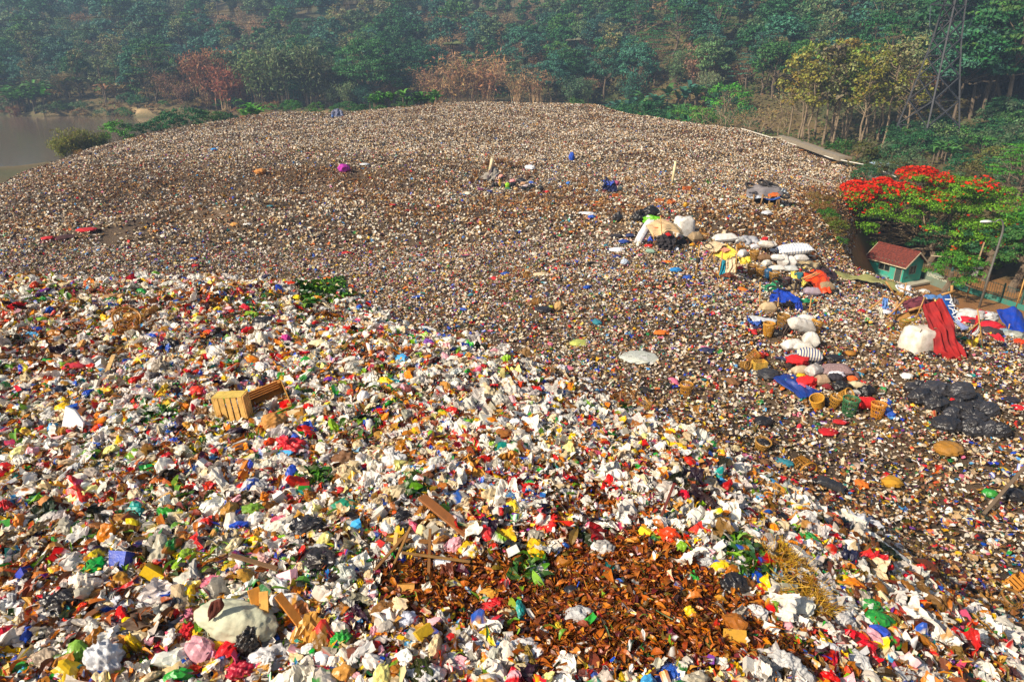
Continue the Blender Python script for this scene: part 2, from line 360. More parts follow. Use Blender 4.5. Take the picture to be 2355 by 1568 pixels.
PAL_FRESH = [('f3ebdd', 19), ('e4d9c8', 15), ('cfc4b2', 10), ('aaa294', 5), ('dcc49a', 9), ('c9923f', 8), ('a8671c', 8), ('6d4216', 6), ('2b2622', 5), ('d00f14', 4.6), ('ea4526', 2), ('dd5578', 1.8), ('f0b0b8', 2), ('f7c80f', 4.6), ('ee8a12', 4), ('2aa03a', 2.2), ('84b428', 2.8), ('1850c0', 2.0), ('46a4dc', 1.3), ('1a938c', .9), ('7a3aa0', .5), ('f3e58e', 2)]
PAL_MID = [('eee3d0', 15), ('d6c5aa', 15), ('b39c7e', 10), ('d0ad7c', 10), ('95703f', 11), ('523720', 11), ('271d16', 9), ('16151a', 4), ('c81a1e', 2.8), ('d4708a', 1.6), ('e4ae14', 2), ('dd6b16', 1.8), ('2f8d44', 1.3), ('1446b8', 3), ('4f9bd0', 1.8), ('239590', 1), ('70428c', .6)]
PAL_FAR = [('f2e8d8', 20), ('dccbae', 18), ('cfae80', 15), ('a37d4c', 12), ('624323', 11), ('302014', 11), ('1c1917', 5), ('b8302f', 1.0), ('3a6fb0', 1.0), ('d99a2a', .8), ('cf8aa0', .7)]
PAL_BROWN = [('8a5a2a', 10), ('6b431d', 10), ('a8743a', 8), ('4a2f16', 8), ('c49a62', 6), ('d9cdb8', 3), ('2d2018', 4)]
PAL_LEAF = [('8f450f', 10), ('ad5c14', 10), ('6a320d', 9), ('c9761c', 7), ('40200b', 6), ('d9983a', 3), ('7a641c', 2)]
PAL_GREEN = [('4d7a1e', 8), ('6b9a2a', 6), ('35591a', 6), ('8fae3a', 4), ('b5a53a', 3), ('7a5a22', 3)]
def poly_px(pts): return np.array([G(*p)[:2] for p in pts])
def inpoly(x, y, poly):
    ins = np.zeros(np.shape(x), bool)
    for (ax, ay), (bx, by) in zip(poly, np.roll(poly, -1, 0)):
        with np.errstate(divide='ignore', invalid='ignore'):
            ins ^= ((ay > y) != (by > y)) & (x < (bx - ax) * (y - ay) / (by - ay) + ax)
    return ins
crest = [(0, 648, 22), (400, 628, 22.3), (760, 645, 22), (990, 775, 18.2), (1150, 812, 17.2), (1290, 860, 16), (1480, 958, 14.6), (1750, 1080, 13), (2000, 1255, 10.9), (2355, 1480, 8.6)]
FRESH = np.array([(-26, 20)] + [tuple(P(*c)[:2]) for c in crest] + [(12, 2), (-26, 2)])
PIT = poly_px([(850, 1345), (980, 1275), (1150, 1300), (1300, 1270), (1480, 1230), (1600, 1300), (1760, 1400), (1880, 1566), (1230, 1566), (1150, 1440), (900, 1420)])
PITH = poly_px([(1230, 1090), (1420, 1060), (1620, 1200), (1600, 1300), (1350, 1250), (1180, 1280)])
PITW = poly_px([(800, 1360), (1000, 1180), (1250, 1040), (1450, 1010), (1700, 1130), (1800, 1300), (2000, 1566), (1100, 1566)])
VEG = poly_px([(660, 900), (900, 890), (930, 960), (820, 1060), (700, 1080), (560, 1040)])
STRAW = poly_px([(1745, 1280), (1800, 1270), (1920, 1420), (1880, 1440), (1790, 1390)])
GREENS = [poly_px(p) for p in ([(680, 650), (790, 640), (830, 700), (700, 720)], [(1640, 1250), (1700, 1250), (1790, 1330), (1700, 1370)], [(1190, 1290), (1260, 1300), (1240, 1360), (1170, 1330)], [(330, 950), (410, 940), (400, 985), (330, 990)], [(680, 1100), (770, 1090), (760, 1130), (690, 1140)], [(930, 1100), (990, 1100), (980, 1160), (930, 1160)])]
BLUEW = poly_px([(960, 1090), (1060, 1075), (1250, 1110), (1260, 1170), (1150, 1180), (1010, 1150)])
YELW = poly_px([(700, 1330), (790, 1260), (830, 1330), (800, 1400), (720, 1420)])
TRACK = poly_px([(215, 560), (245, 525), (330, 500), (360, 505), (290, 545), (250, 565)])
BROWNZ = [(poly_px(p), a) for p, a in (([(1080, 452), (1250, 440), (1420, 455), (1440, 495), (1200, 488)], .6), ([(1560, 478), (1700, 475), (1850, 495), (1900, 560), (1820, 575), (1640, 550)], .62), ([(560, 400), (960, 395), (1100, 430), (900, 462), (600, 458)], .42), ([(0, 430), (130, 395), (520, 392), (560, 455), (330, 490), (0, 540)], .36), ([(1820, 430), (1960, 430), (1950, 520), (1840, 500)], .6), ([(880, 465), (1500, 470), (1500, 492), (880, 488)], .3))]
def sample(y0, y1, dens, margin=1.12):
    A = .77 * margin * (y1 * y1 - y0 * y0) + 6 * (y1 - y0); n = int(A * dens)
    y = np.sqrt(rng.uniform(y0 * y0, y1 * y1, n)); x = rng.uniform(-1, 1, n) * (.77 * margin * y + 2.5)
    k = rim_dist(x, y) > np.where((x > 20) & (y > 30), -4, -.5); x, y = x[k], y[k]; k = ~inpoly(x, y, TRACK) | (rng.random(len(x)) < .15)
    return x[k], y[k]
def scatter(sc, x, y, tpls, wts, s0, s1, c1, c2, lift=(.0, .1), tilt=.5, freeroll=True, power=1.5):
    n = len(x); z = height(x, y) + rng.uniform(*lift, n); pos = np.stack([x, y, z], 1)
    size = s0 + (s1 - s0) * rng.random(n) ** power
    Rm = rot_m(rng.uniform(0, 6.28, n), rng.normal(size=n) * tilt, rng.normal(size=n) * tilt)
    w_ = np.array(wts, float); ch = rng.choice(len(tpls), n, p=w_ / w_.sum())
    for i, t in enumerate(tpls):
        k = ch == i; sc.add(t, pos[k], size[k], Rm[k], c1[k], c2[k])
BAG2 = [t_bag(2, i, .3) for i in range(12)]; BAG1 = [t_bag(1, 20 + i, .35, .5) for i in range(10)]
SH7 = [t_sheet(7, i) for i in range(10)]; SH4 = [t_sheet(4, 30 + i, .7, .25) for i in range(10)]; SH3 = [t_sheet(3, 50 + i, .7, .3) for i in range(8)]
FILM = [t_sheet(15, 400 + 2 * i, .6, .20) for i in range(8)]
WRAP = [t_sheet(5, 80 + 2 * i + 1, .6, .10) for i in range(8)]
HARD = [t_box(i) for i in range(4)] + [t_bottle(1), t_bottle(2), t_cup(1), t_cup(2)]
STK = [t_stick(i) for i in range(4)]; LEAF = [t_leaf(i) for i in range(5)]; LONGLEAF = [t_leaf(i, .07) for i in range(5)]
def white_mix(c, n):                                # second colour of a print: white, yellow, red or blue
    return pick([('f2f0ec', 8), ('f2d21e', 2), ('d0201f', 3), ('1f52b0', 2), ('1d7a3a', 1)], n)
def build_litter():
    # fresh rubbish on the near mound
    x, y = sample(4.6, 24, 95); k = inpoly(x, y, FRESH); x, y = x[k], y[k]
    pit = inpoly(x, y, PIT); half = inpoly(x, y, PITH); veg = inpoly(x, y, VEG) | (vnoise(x, y, 2.2, 21) > .62)
    brown = vnoise(x, y, 2.8, 22) > .45
    keep = ~(pit & (rng.random(len(x)) < .90)) & ~(half & (rng.random(len(x)) < .6)); x, y, veg, brown = x[keep], y[keep], veg[keep], brown[keep]
    n = len(x); c1 = pick(PAL_FRESH, n); b = brown & (rng.random(n) < .4); c1[b] = pick(PAL_BROWN, b.sum()); c2 = white_mix(c1, n)
    sc = Scatter()
    scatter(sc, x, y, BAG2 + SH7 + WRAP + HARD, [2.4] * 12 + [2.6] * 10 + [1.6] * 8 + [.6] * 8, .10, .40, c1, c2, (-.02, .15), .6, power=1.8)
    x, y = sample(4.6, 24, 7); k = inpoly(x, y, FRESH) & ~inpoly(x, y, PIT); x, y = x[k], y[k]; n = len(x); c1 = pick([('f0e9dc', 8), ('ddd6cc', 6), ('c8c4bc', 5), ('d9c39c', 3), ('26231f', 2), ('cf1a1c', 1), ('8a6a3a', 2)], n)
    scatter(sc, x, y, FILM, [1] * 8, .35, .7, c1, c1, (.02, .14), .35)
    x, y = sample(4.6, 24, 260); k = inpoly(x, y, FRESH) & ~(inpoly(x, y, PIT) & (rng.random(len(x)) < .85)); x, y = x[k], y[k]; n = len(x); c1 = pick(PAL_FRESH, n); b = rng.random(n) < .14; c1[b] = pick(PAL_BROWN, b.sum())
    scatter(sc, x, y, SH3 + SH4 + WRAP[:3], [1] * 8 + [1] * 10 + [1] * 3, .04, .15, c1, white_mix(c1, n), (.02, .17), .7)
    sc.build('fresh_litter', M['litter'])
    # sticks, peelings and leaves between it
    sc = Scatter(); x, y = sample(4.6, 24, 120); k = inpoly(x, y, FRESH); x, y = x[k], y[k]
    d = np.where(inpoly(x, y, VEG) | (vnoise(x, y, 2.2, 21) > .5), 1, np.where(vnoise(x, y, 2.8, 22) > .35, .7, .16)); k = rng.random(len(x)) < d; x, y = x[k], y[k]
    n = len(x); g = (vnoise(x, y, 1.7, 23) > .25) & (rng.random(n) < .6) | (inpoly(x, y, VEG) & (rng.random(n) < .65)); c1 = pick(PAL_LEAF, n); c1[g] = pick(PAL_GREEN, g.sum())
    scatter(sc, x, y, STK + LEAF + LONGLEAF, [.8] * 4 + [1.2] * 5 + [1] * 5, .08, .3, c1, c1, (.0, .17), .5)
    sc.build('kitchen_waste_litter', M['litter'])
    # heap of rotting brown leaves
    sc = Scatter(); x, y = sample(4.6, 13, 2000); p = inpoly(x, y, PIT); h = inpoly(x, y, PITH); k = p | (h & (rng.random(len(x)) < .5)) | (inpoly(x, y, PITW) & (rng.random(len(x)) < .05 + .5 * np.clip(vnoise(x, y, 1.5, 61), 0, 1))); x, y = x[k], y[k]; n = len(x)
    c1 = pick(PAL_LEAF, n); scatter(sc, x, y, LEAF + LONGLEAF + STK, [2] * 5 + [.7] * 5 + [.3] * 4, .05, .17, c1, c1, (-.02, .1), .7)
    sc.build('rotting_leaves', M['litter'])
    # straw, green cuttings, wrappers
    sc = Scatter(); x, y = sample(5, 14, 2600); k = inpoly(x, y, STRAW); x, y = x[k], y[k]; n = len(x); c1 = pick([('c9971f', 5), ('e0b53a', 4), ('a8741a', 4), ('7a5212', 2)], n)
    scatter(sc, x, y, [(v * np.array([1, .3, .3]), f, m) for v, f, m in STK], [1] * 4, .2, .5, c1, c1, (.0, .2), .5); o = sc.build('straw', M['litter'])
    for i, poly in enumerate(GREENS):
        sc = Scatter(); a, bb = poly.min(0), poly.max(0); n = int(np.prod(bb - a) * 420); x = rng.uniform(a[0], bb[0], n); y = rng.uniform(a[1], bb[1], n); k = inpoly(x, y, poly); x, y = x[k], y[k]; n = len(x)
        c1 = pick([('356b18', 6), ('4f8a22', 5), ('244a14', 7), ('7aa833', 3)], n); cx, cy = poly.mean(0); rr = np.hypot(x - cx, y - cy) / (np.ptp(poly, 0).max() / 2)
        top = .75 if i == 0 else .25
        scatter(sc, x, y, LEAF, [1] * 5, .12, .3 if i else .42, c1, c1, (0, .15), .8)
        v = sc.V; q = np.clip(1 - rr, 0, 1)
        sc.build('green_cuttings', M['litter'])
    sc = Scatter()
    for poly, pal in ((BLUEW, [('1f55b8', 6), ('f0f0f0', 6), ('4b8fd8', 3), ('d8321f', 3), ('e07a1f', 2)]), (YELW, [('e8c81c', 4), ('5aa332', 4), ('f0f0ea', 4), ('d0303a', 2), ('2f7fc0', 1)])):
        a, bb = poly.min(0), poly.max(0); n = int(np.prod(bb - a) * 330); x = rng.uniform(a[0], bb[0], n); y = rng.uniform(a[1], bb[1], n); k = inpoly(x, y, poly); x, y = x[k], y[k]; n = len(x)
        scatter(sc, x, y, WRAP, [1] * 8, .09, .17, pick(pal, n), pick([('f4f4f4', 3), ('d8281f', 1), ('2a5fc0', 1)], n), (.0, .16), .5)
    sc.build('snack_wrapper_litter', M['litter'])
    # settled rubbish on the plain
    sc = Scatter(); x, y = sample(8, 52, 30); k = ~inpoly(x, y, FRESH); x, y = x[k], y[k]; n = len(x)
    def old(x, y, pal):
        n = len(x); e = .6; gx = (height(x + e, y, False) - height(x - e, y, False)) / (2 * e); gy = (height(x, y + e, False) - height(x, y - e, False)) / (2 * e)
        st = np.clip((np.hypot(gx, gy) - .10) / .25, 0, 1); pn = vnoise(x, y, 9, 25) * .5 + .5 + .4 * vnoise(x, y, 3.2, 26)
        zb = np.zeros(n)
        for q, a in BROWNZ: zb = np.maximum(zb, a * inpoly(x + vnoise(x, y, 2, 27) * 1.5, y + vnoise(x, y, 3, 28) * 2.5, q))
        k = rng.random(n) < np.clip(.04 + .5 * st + np.where(y > 60, .75, .35) * np.clip(pn - .6, 0, 1) + zb, 0, .9); c = pick(pal, n); c[k] = pick(PAL_BROWN, k.sum()); return c
    c1 = old(x, y, PAL_MID); c2 = white_mix(c1, n)
    scatter(sc, x, y, BAG1 + SH4 + WRAP[:4] + STK, [1.0] * 10 + [2.0] * 10 + [.8] * 4 + [.9] * 4, .08, .29, c1, c2, (-.02, .09), .4, power=2)
    x, y = sample(8, 52, 48); k = ~inpoly(x, y, FRESH); x, y = x[k], y[k]; n = len(x); c1 = old(x, y, PAL_MID); scatter(sc, x, y, [t_bag(0, 90 + i, .35) for i in range(6)] + SH3 + STK[:2], [.8] * 6 + [1] * 8 + [.8] * 2, .05, .17, c1, c1, (.0, .1), .5)
    sc.build('settled_litter', M['litter'])
    sc = Scatter(); x, y = sample(52, 108, 20); n = len(x); c1 = old(x, y, PAL_MID[:8] * 2 + PAL_FAR + PAL_MID[8:])
    scatter(sc, x, y, [t_bag(0, 100 + i, .35) for i in range(8)] + SH3, [1] * 8 + [1.3] * 8, .10, .36, c1, c1, (-.02, .12), .5, power=2)
    sc.build('packed_litter', M['litter'])
    sc = Scatter(); x, y = sample(108, 192, 15); n = len(x); c1 = old(x, y, PAL_FAR)
    scatter(sc, x, y, [t_bag(0, 130 + i, .35) for i in range(8)] + SH3, [.7] * 8 + [1.2] * 8, .16, .40, c1, c1, (-.02, .14), .6)
    sc.build('distant_litter', M['litter'])
build_litter()

# ---------------------------------------------------------------- things: empties, tags, copies
def tag(o, label=None, cat=None, group=None, kind=None):
    for k, v in (('label', label), ('category', cat), ('group', group), ('kind', kind)):
        if v: o[k] = v
    return o
def thing(name, label, cat, loc=(0, 0, 0), rz=0, group=None):
    o = D.objects.new(name, None); COL.objects.link(o); o.location = loc; o.rotation_euler = (0, 0, rz); o.empty_display_size = .2
    return tag(o, label, cat, group)
KIDS = {}
def add(name, me, parent=None, col=None, loc=None, rot=None, mat=None):
    """link a mesh datablock as an object"""
    o = D.objects.new(name, me); COL.objects.link(o)
    if parent is not None: o.parent = parent; KIDS.setdefault(parent.name, []).append(o)
    if col is not None: o.color = (*col, 1)
    if loc is not None: o.location = loc
    if rot is not None: o.rotation_euler = rot
    return o
class MB:
    def __init__(s): s.v, s.f, s.t, s.cur = [], [], [], (1, 1, 1)
    def raw(s, V, F, t=None):
        b = len(s.v); s.v += [tuple(float(a) for a in p) for p in V]; s.f += [tuple(int(b + i) for i in q) for q in F]; s.t += [t or s.cur] * len(V); return s
    def box(s, c, d, rz=0, M3=None, jit=0):
        h = np.array(d) / 2; V = np.array([(x, y, z) for x in (-1, 1) for y in (-1, 1) for z in (-1, 1)]) * h
        if M3 is None: M3 = np.array(Matrix.Rotation(rz, 3, 'Z'))
        V = V @ np.array(M3).T + np.array(c)
        return s.raw(V, [(0, 1, 3, 2), (4, 6, 7, 5), (0, 4, 5, 1), (2, 3, 7, 6), (0, 2, 6, 4), (1, 5, 7, 3)])
    def beam(s, a, b, wd, th=None):                  # a squared bar from a to b
        a, b = Vector(a), Vector(b); q = (b - a).to_track_quat('X', 'Z').to_matrix()
        return s.box((a + b) / 2, ((b - a).length, wd, th or wd), M3=np.array(q))
    def tube(s, path, rad, n=6, cap=True):
        P_ = [Vector(p) for p in path]; rad = rad if hasattr(rad, '__len__') else [rad] * len(P_); V, F = [], []
        up = None
        for i, p in enumerate(P_):
            d = (P_[min(i + 1, len(P_) - 1)] - P_[max(i - 1, 0)]).normalized()
            if up is None: up = d.orthogonal().normalized()
            up = (up - d * up.dot(d)).normalized(); sd_ = d.cross(up)
            V += [p + (up * math.cos(k * 2 * math.pi / n) + sd_ * math.sin(k * 2 * math.pi / n)) * rad[i] for k in range(n)]
        for i in range(len(P_) - 1): F += [(i * n + k, i * n + (k + 1) % n, (i + 1) * n + (k + 1) % n, (i + 1) * n + k) for k in range(n)]
        if cap: F += [tuple(range(n - 1, -1, -1)), tuple(range((len(P_) - 1) * n, len(P_) * n))]
        return s.raw(V, F)
    def mesh(s, name, mat, smooth=False, tint=False):
        me = D.meshes.new(name); me.from_pydata(s.v, [], s.f)
        if smooth: me.polygons.foreach_set('use_smooth', np.ones(len(s.f), bool))
        if tint:
            a = me.attributes.new('tint', 'BYTE_COLOR', 'POINT'); t = np.ones((len(s.v), 4), np.float32); t[:, :3] = s.t; a.data.foreach_set('color', t.ravel())
        for m in (mat if isinstance(mat, list) else [mat]): me.materials.append(m)
        me.update(); return me
    def build(s, name, mat, parent=None, col=(.5, .5, .5), smooth=False, tint=False, **k):
        return add(name, s.mesh(name, mat, smooth, tint), parent, col, **k)
def clone(src, loc, rz=0, scale=1, label=None, group=None, col=None, rot=None):
    """copy of a thing with copies of its parts and sub-parts (mesh data shared)"""
    def cp_(o, par):
        c = o.copy(); COL.objects.link(c); c.parent = par
        if par is not None: c.matrix_parent_inverse = o.matrix_parent_inverse.copy(); KIDS.setdefault(par.name, []).append(c)
        for k in list(KIDS.get(o.name, [])): cp_(k, c)
        return c
    c = cp_(src, None); c.location = loc; c.rotation_euler = rot if rot is not None else (0, 0, rz); c.scale = (scale,) * 3 if not hasattr(scale, '__len__') else scale
    tag(c, label, None, group)
    if col is not None:
        if c.type == 'MESH': c.color = (*col, 1)
    return c

# ---------------------------------------------------------------- vegetation
def leaf_mat(name, trans=.25, rough=.6):
    m, t, b = new_mat(name); oi = node(t, 'ShaderNodeObjectInfo'); a = node(t, 'ShaderNodeAttribute', attribute_name='tint')
    c = mixc(t, 1.0, oi.outputs['Color'], a.outputs['Color'], 'MULTIPLY'); t.links.new(c, b.inputs['Base Color']); b.inputs['Roughness'].default_value = rough
    b.inputs['Specular IOR Level'].default_value = .25; translucent(t, b, c, trans); return m
M['leaf'] = leaf_mat('foliage'); M['petal'] = leaf_mat('petals', .3)
def leaves(pos, nrm, size, r, asp=.55, droop=0.0, var=.35):
    """leaf-sized rhombs: V (4n,3), F (n,4), tint (4n,3)"""
    n = len(pos); a = r.normal(size=(n, 3)); a[:, 2] -= droop; nrm = nrm + r.normal(size=(n, 3)) * .45; nrm /= np.linalg.norm(nrm, axis=1, keepdims=True) + 1e-9
    a -= nrm * (a * nrm).sum(1, keepdims=True); a /= np.linalg.norm(a, axis=1, keepdims=True) + 1e-9; b = np.cross(nrm, a)
    s = (size * r.uniform(.6, 1.3, n))[:, None]
    V = np.stack([pos - a * s * .5, pos + b * s * asp * .5, pos + a * s * .5, pos - b * s * asp * .5], 1).reshape(-1, 3)
    F = np.arange(4 * n).reshape(n, 4); t = np.repeat((1 + var * r.uniform(-1, 1, (n, 1))) * (1 + .12 * r.normal(size=(n, 3))), 4, 0)
    return V, F, np.clip(t * .72, .1, 1)
def clumps(C, rad, per, size, r, flat=.75, droop=0, asp=.55, var=.35):
    Vs = []
    for c, q in zip(C, rad):
        n = max(3, int(per * r.uniform(.7, 1.3))); d = r.normal(size=(n, 3)); d /= np.linalg.norm(d, axis=1, keepdims=True); d[:, 2] = np.where(d[:, 2] < -.3, -d[:, 2] * .6, d[:, 2])
        p = c + d * q * (r.random((n, 1)) ** .35) * np.array([1, 1, flat]); nn = d * np.array([.8, .8, 1]) + np.array([0, 0, .35]); Vs.append((p, nn))
    return leaves(np.concatenate([a for a, _ in Vs]), np.concatenate([b for _, b in Vs]), size, r, asp, droop, var)
def crown_mesh(name, parts, mat):
    V, F, T, b = [], [], [], 0
    for v, f, t in parts: V.append(v); F.append(f + b); T.append(t); b += len(v)
    return mesh_np(name, np.concatenate(V), np.concatenate(F), mat, np.concatenate(T), link=False)
def limb(mb, a, b, r0, r1, r, wob=.12, n=5):
    a, b = np.array(a, float), np.array(b, float); L = np.linalg.norm(b - a); pts = []
    for i in range(n): s = i / (n - 1); pts.append(a + (b - a) * s + r.normal(size=3) * wob * L * s * (1 - s) * 1.6)
    mb.tube(pts, [r0 + (r1 - r0) * i / (n - 1) for i in range(n)], 6)
BARK = hx('6e5f4e')
def shell(n, rx, ry, rz, zc, r, low=-.45):
    d = r.normal(size=(n * 3, 3)); d /= np.linalg.norm(d, axis=1, keepdims=True); d = d[d[:, 2] > low][:n]
    k = r.uniform(.72, 1.05, (len(d), 1)); return d * k * np.array([rx, ry, rz]) + np.array([0, 0, zc])
def tpl_broadleaf(seed, H=15, rx=5.5, per=75, nc=46, leaf=.75):
    r = np.random.default_rng(seed); rz = H * r.uniform(.34, .42); zc = H - rz; C = shell(nc, rx, rx * r.uniform(.85, 1.1), rz, zc, r)
    C[:, :2] += r.normal(size=(len(C), 2)) * .5; rad = r.uniform(1.1, 2.2, len(C)) * rx / 5.5
    cm = crown_mesh('crown', [clumps(C, rad, per, leaf, r)], M['leaf']); mb = MB(); limb(mb, (0, 0, -1), (r.normal() * .5, r.normal() * .5, zc), .34, .2, r)
    for c in C[::6]: limb(mb, (0, 0, zc - rz * .5), c * .9 + np.array([0, 0, -.3]), .17, .05, r)
    return cm, mb.mesh('trunk', M['bark'])
def tpl_layered(seed, H=16, per=70, leaf=.5, nc=20):
    r = np.random.default_rng(seed); C = []; mb = MB(); limb(mb, (0, 0, -1), (0, 0, H * .55), .35, .22, r)
    for i in range(nc):
        a = i * 2.4 + r.uniform(-.4, .4); q = (1 - (i / nc)) * 4.6 + 1.2 + r.normal() * .5; z = H * (.48 + .5 * i / nc) + r.normal() * .4
        c = np.array([math.cos(a) * q, math.sin(a) * q, z]); C.append(c); limb(mb, (0, 0, H * (.35 + .3 * i / nc)), c, .13, .04, r)
    cm = crown_mesh('crown', [clumps(np.array(C), r.uniform(1.5, 2.6, nc), per, leaf, r, .16)], M['leaf']); return cm, mb.mesh('trunk', M['bark'])
def tpl_teak(seed, H=18):
    r = np.random.default_rng(seed); mb = MB(); limb(mb, (0, 0, -1), (r.normal() * .6, r.normal() * .6, H * .9), .26, .06, r, .05, 7); C = []
    for i in range(26):
        z = H * r.uniform(.33, .98); a = r.uniform(0, 6.28); L = (1.1 - z / H) * 4.2 + 1.2; e = np.array([math.cos(a) * L, math.sin(a) * L, min(H, z + L * .7)])
        limb(mb, (0, 0, z), e, .07, .02, r); C += [e, e * np.array([.6, .6, 1]) + np.array([0, 0, -.4])]
    C = np.array(C); cm = crown_mesh('crown', [clumps(C, r.uniform(.7, 1.3, len(C)), 17, .62, r, 1, .4, .75, .5)], M['leaf']); return cm, mb.mesh('trunk', M['bark'])
def tpl_bamboo(seed, H=14, dead=False):
    r = np.random.default_rng(seed); mb = MB(); P_, N_ = [], []
    for i in range(26 if not dead else 34):
        a = r.uniform(0, 6.28); sp_ = r.uniform(.25, 1) * (5.5 if not dead else 6.5); h = H * r.uniform(.6, 1.05); b = np.array([r.normal() * .7, r.normal() * .7, -.5]); pts = []
        for k in range(8):
            s = k / 7; pts.append(b + np.array([math.cos(a) * sp_ * s ** 2, math.sin(a) * sp_ * s ** 2, h * (1.25 * s - .35 * s * s - .35 * max(0, s - .6) ** 1.5 * 2)]))
        mb.tube(pts, [.06 - .006 * k for k in range(8)], 4)
        m = 90 if not dead else 22
        s = r.uniform(.3, 1, m); q = np.array([np.interp(s, np.linspace(0, 1, 8), [p[j] for p in pts]) for j in range(3)]).T
        P_.append(q + r.normal(size=(m, 3)) * np.array([.8, .8, .6])); N_.append(r.normal(size=(m, 3)) + np.array([math.cos(a) * .7, math.sin(a) * .7, .5]))
    v = leaves(np.concatenate(P_), np.concatenate(N_), .85, r, .28, 1.2, .4)
    return crown_mesh('crown', [v], M['leaf']), mb.mesh('canes', M['bark'])
def branchy(mb, p, d, L, rad, depth, r, tips, spread=.6):
    q = p + d * L; limb(mb, p, q, rad, rad * .6, r, .08, 3); 
    if depth == 0: tips.append(q); return
    for _ in range(3 if depth > 1 else 2):
        nd = d + r.normal(size=3) * spread; nd[2] = abs(nd[2]) * .8 + .25; nd /= np.linalg.norm(nd); branchy(mb, p + (q - p) * r.uniform(.6, 1), nd, L * r.uniform(.55, .8), rad * .55, depth - 1, r, tips, spread)
def tpl_bare(seed, H=10):
    r = np.random.default_rng(seed); mb = MB(); tips = []; branchy(mb, np.array([0, 0, -.5]), np.array([r.normal() * .08, r.normal() * .08, 1.]), H * .4, .14, 4, r, tips)
    t = np.array(tips); p = t[r.integers(0, len(t), 260)] + r.normal(size=(260, 3)) * .4; v = leaves(p, r.normal(size=(260, 3)), .3, r)
    return crown_mesh('crown', [v], M['leaf']), mb.mesh('trunk', M['bark'])
def frond(base, a, L, rise, r, wd=.8, n=11, sub=2):
    V, F = [], []; pr = None; ca, sa = math.cos(a), math.sin(a)
    for k in range(n):
        s = k / (n - 1); rr = L * (s - .18 * s * s); z = rise * L * (s * 1.5 - 1.9 * s * s); p = np.array([base[0] + ca * rr, base[1] + sa * rr, base[2] + z])
        if pr is not None:
            for q in (-1, 1):
                w_ = wd * math.sin(math.pi * min(1, s + .12)) ** .7; e = np.array([-sa * q * w_, ca * q * w_, -.55 * w_]) + np.array([ca, sa, 0]) * w_ * .5
                d = (p - pr) * .5; b = len(V); V += [pr, pr + d * .8, pr + d * .8 + e, pr + e * .97]; F.append((b, b + 1, b + 2, b + 3))
                b = len(V); V += [pr + d, p - d * .1, p - d * .1 + e, pr + d + e * .97]; F.append((b, b + 1, b + 2, b + 3))
        pr = p
    V = np.array(V); t = np.ones((len(V), 3)) * .75 * r.uniform(.7, 1.2); return V, np.array(F), t
def tpl_palm(seed, H=13):
    r = np.random.default_rng(seed); mb = MB(); top = np.array([r.normal() * .8, r.normal() * .8, H]); limb(mb, (0, 0, -1), top, .22, .13, r, .03, 8)
    cm = crown_mesh('crown', [frond(top, i * 2.4, r.uniform(3.4, 4.3), r.uniform(.05, .6), r) for i in range(18)], M['leaf']); return cm, mb.mesh('trunk', M['bark'])
def blade(base, a, L, rise, wd, r):
    V, F = [], []; ca, sa = math.cos(a), math.sin(a); n = 7
    for k in range(n):
        s = k / (n - 1); rr = L * s * (.45 + .4 * s); z = rise * L * (1.7 * s - 1.15 * s * s); w_ = wd * (math.sin(math.pi * min(.96, .06 + s * .92)) ** .6); c = np.array(base) + np.array([ca * rr, sa * rr, z])
        V += [c + np.array([-sa * w_, ca * w_, .22 * w_]), c, c + np.array([sa * w_, -ca * w_, .22 * w_])]
        if k: b = 3 * k; F += [(b - 3, b - 2, b + 1, b), (b - 2, b - 1, b + 2, b + 1)]
    V = np.array(V); return V, np.array(F), np.ones((len(V), 3)) * .75 * r.uniform(.6, 1.25)
def tpl_banana(seed, H=2.6):
    r = np.random.default_rng(seed); mb = MB(); limb(mb, (0, 0, -.5), (0, 0, H), .2, .12, r, .02, 4)
    cm = crown_mesh('leaves', [blade((0, 0, H * .9), i * 2.2 + r.uniform(-.3, .3), r.uniform(2.2, 3.2), r.uniform(.25, 1.0), r.uniform(.32, .48), r) for i in range(9)], M['leaf']); return cm, mb.mesh('stem', M['bark'])
def tpl_shrub(seed, H=3, rx=2.4, per=60, leaf=.3, nc=22):
    r = np.random.default_rng(seed); C = shell(nc, rx, rx, H * .6, H * .45, r, -.3); cm = crown_mesh('foliage', [clumps(C, r.uniform(.5, 1.0, len(C)) * rx / 2.4, per, leaf, r)], M['leaf'])
    mb = MB(); [limb(mb, (0, 0, -.4), c * .8, .05, .02, r) for c in C[::3]]; return cm, mb.mesh('stems', M['bark'])
TPL = {'broadleaf_tree': ([tpl_broadleaf(i, 13 + i % 3 * 2, 4.8 + .5 * (i % 3)) for i in range(6)], 'crown', 'trunk'), 'layered_tree': ([tpl_layered(40 + i) for i in range(4)], 'crown', 'trunk'),
    'teak_tree': ([tpl_teak(50 + i) for i in range(4)], 'crown', 'trunk'), 'bamboo_clump': ([tpl_bamboo(60 + i) for i in range(4)], 'crown', 'canes'), 'dry_bamboo_clump': ([tpl_bamboo(70 + i, 12, True) for i in range(3)], 'crown', 'canes'),
    'bare_tree': ([tpl_bare(80 + i) for i in range(4)], 'crown', 'trunk'), 'coconut_palm': ([tpl_palm(90 + i) for i in range(2)], 'crown', 'trunk'), 'banana_plant': ([tpl_banana(100 + i) for i in range(4)], 'leaves', 'stem'),
    'shrub': ([tpl_shrub(110 + i) for i in range(4)], 'foliage', 'stems')}
CATS = {'broadleaf_tree': 'tree', 'layered_tree': 'tree', 'teak_tree': 'tree', 'bamboo_clump': 'bamboo', 'dry_bamboo_clump': 'bamboo', 'bare_tree': 'tree', 'coconut_palm': 'palm', 'banana_plant': 'banana plant', 'shrub': 'shrub'}
NV = [0]
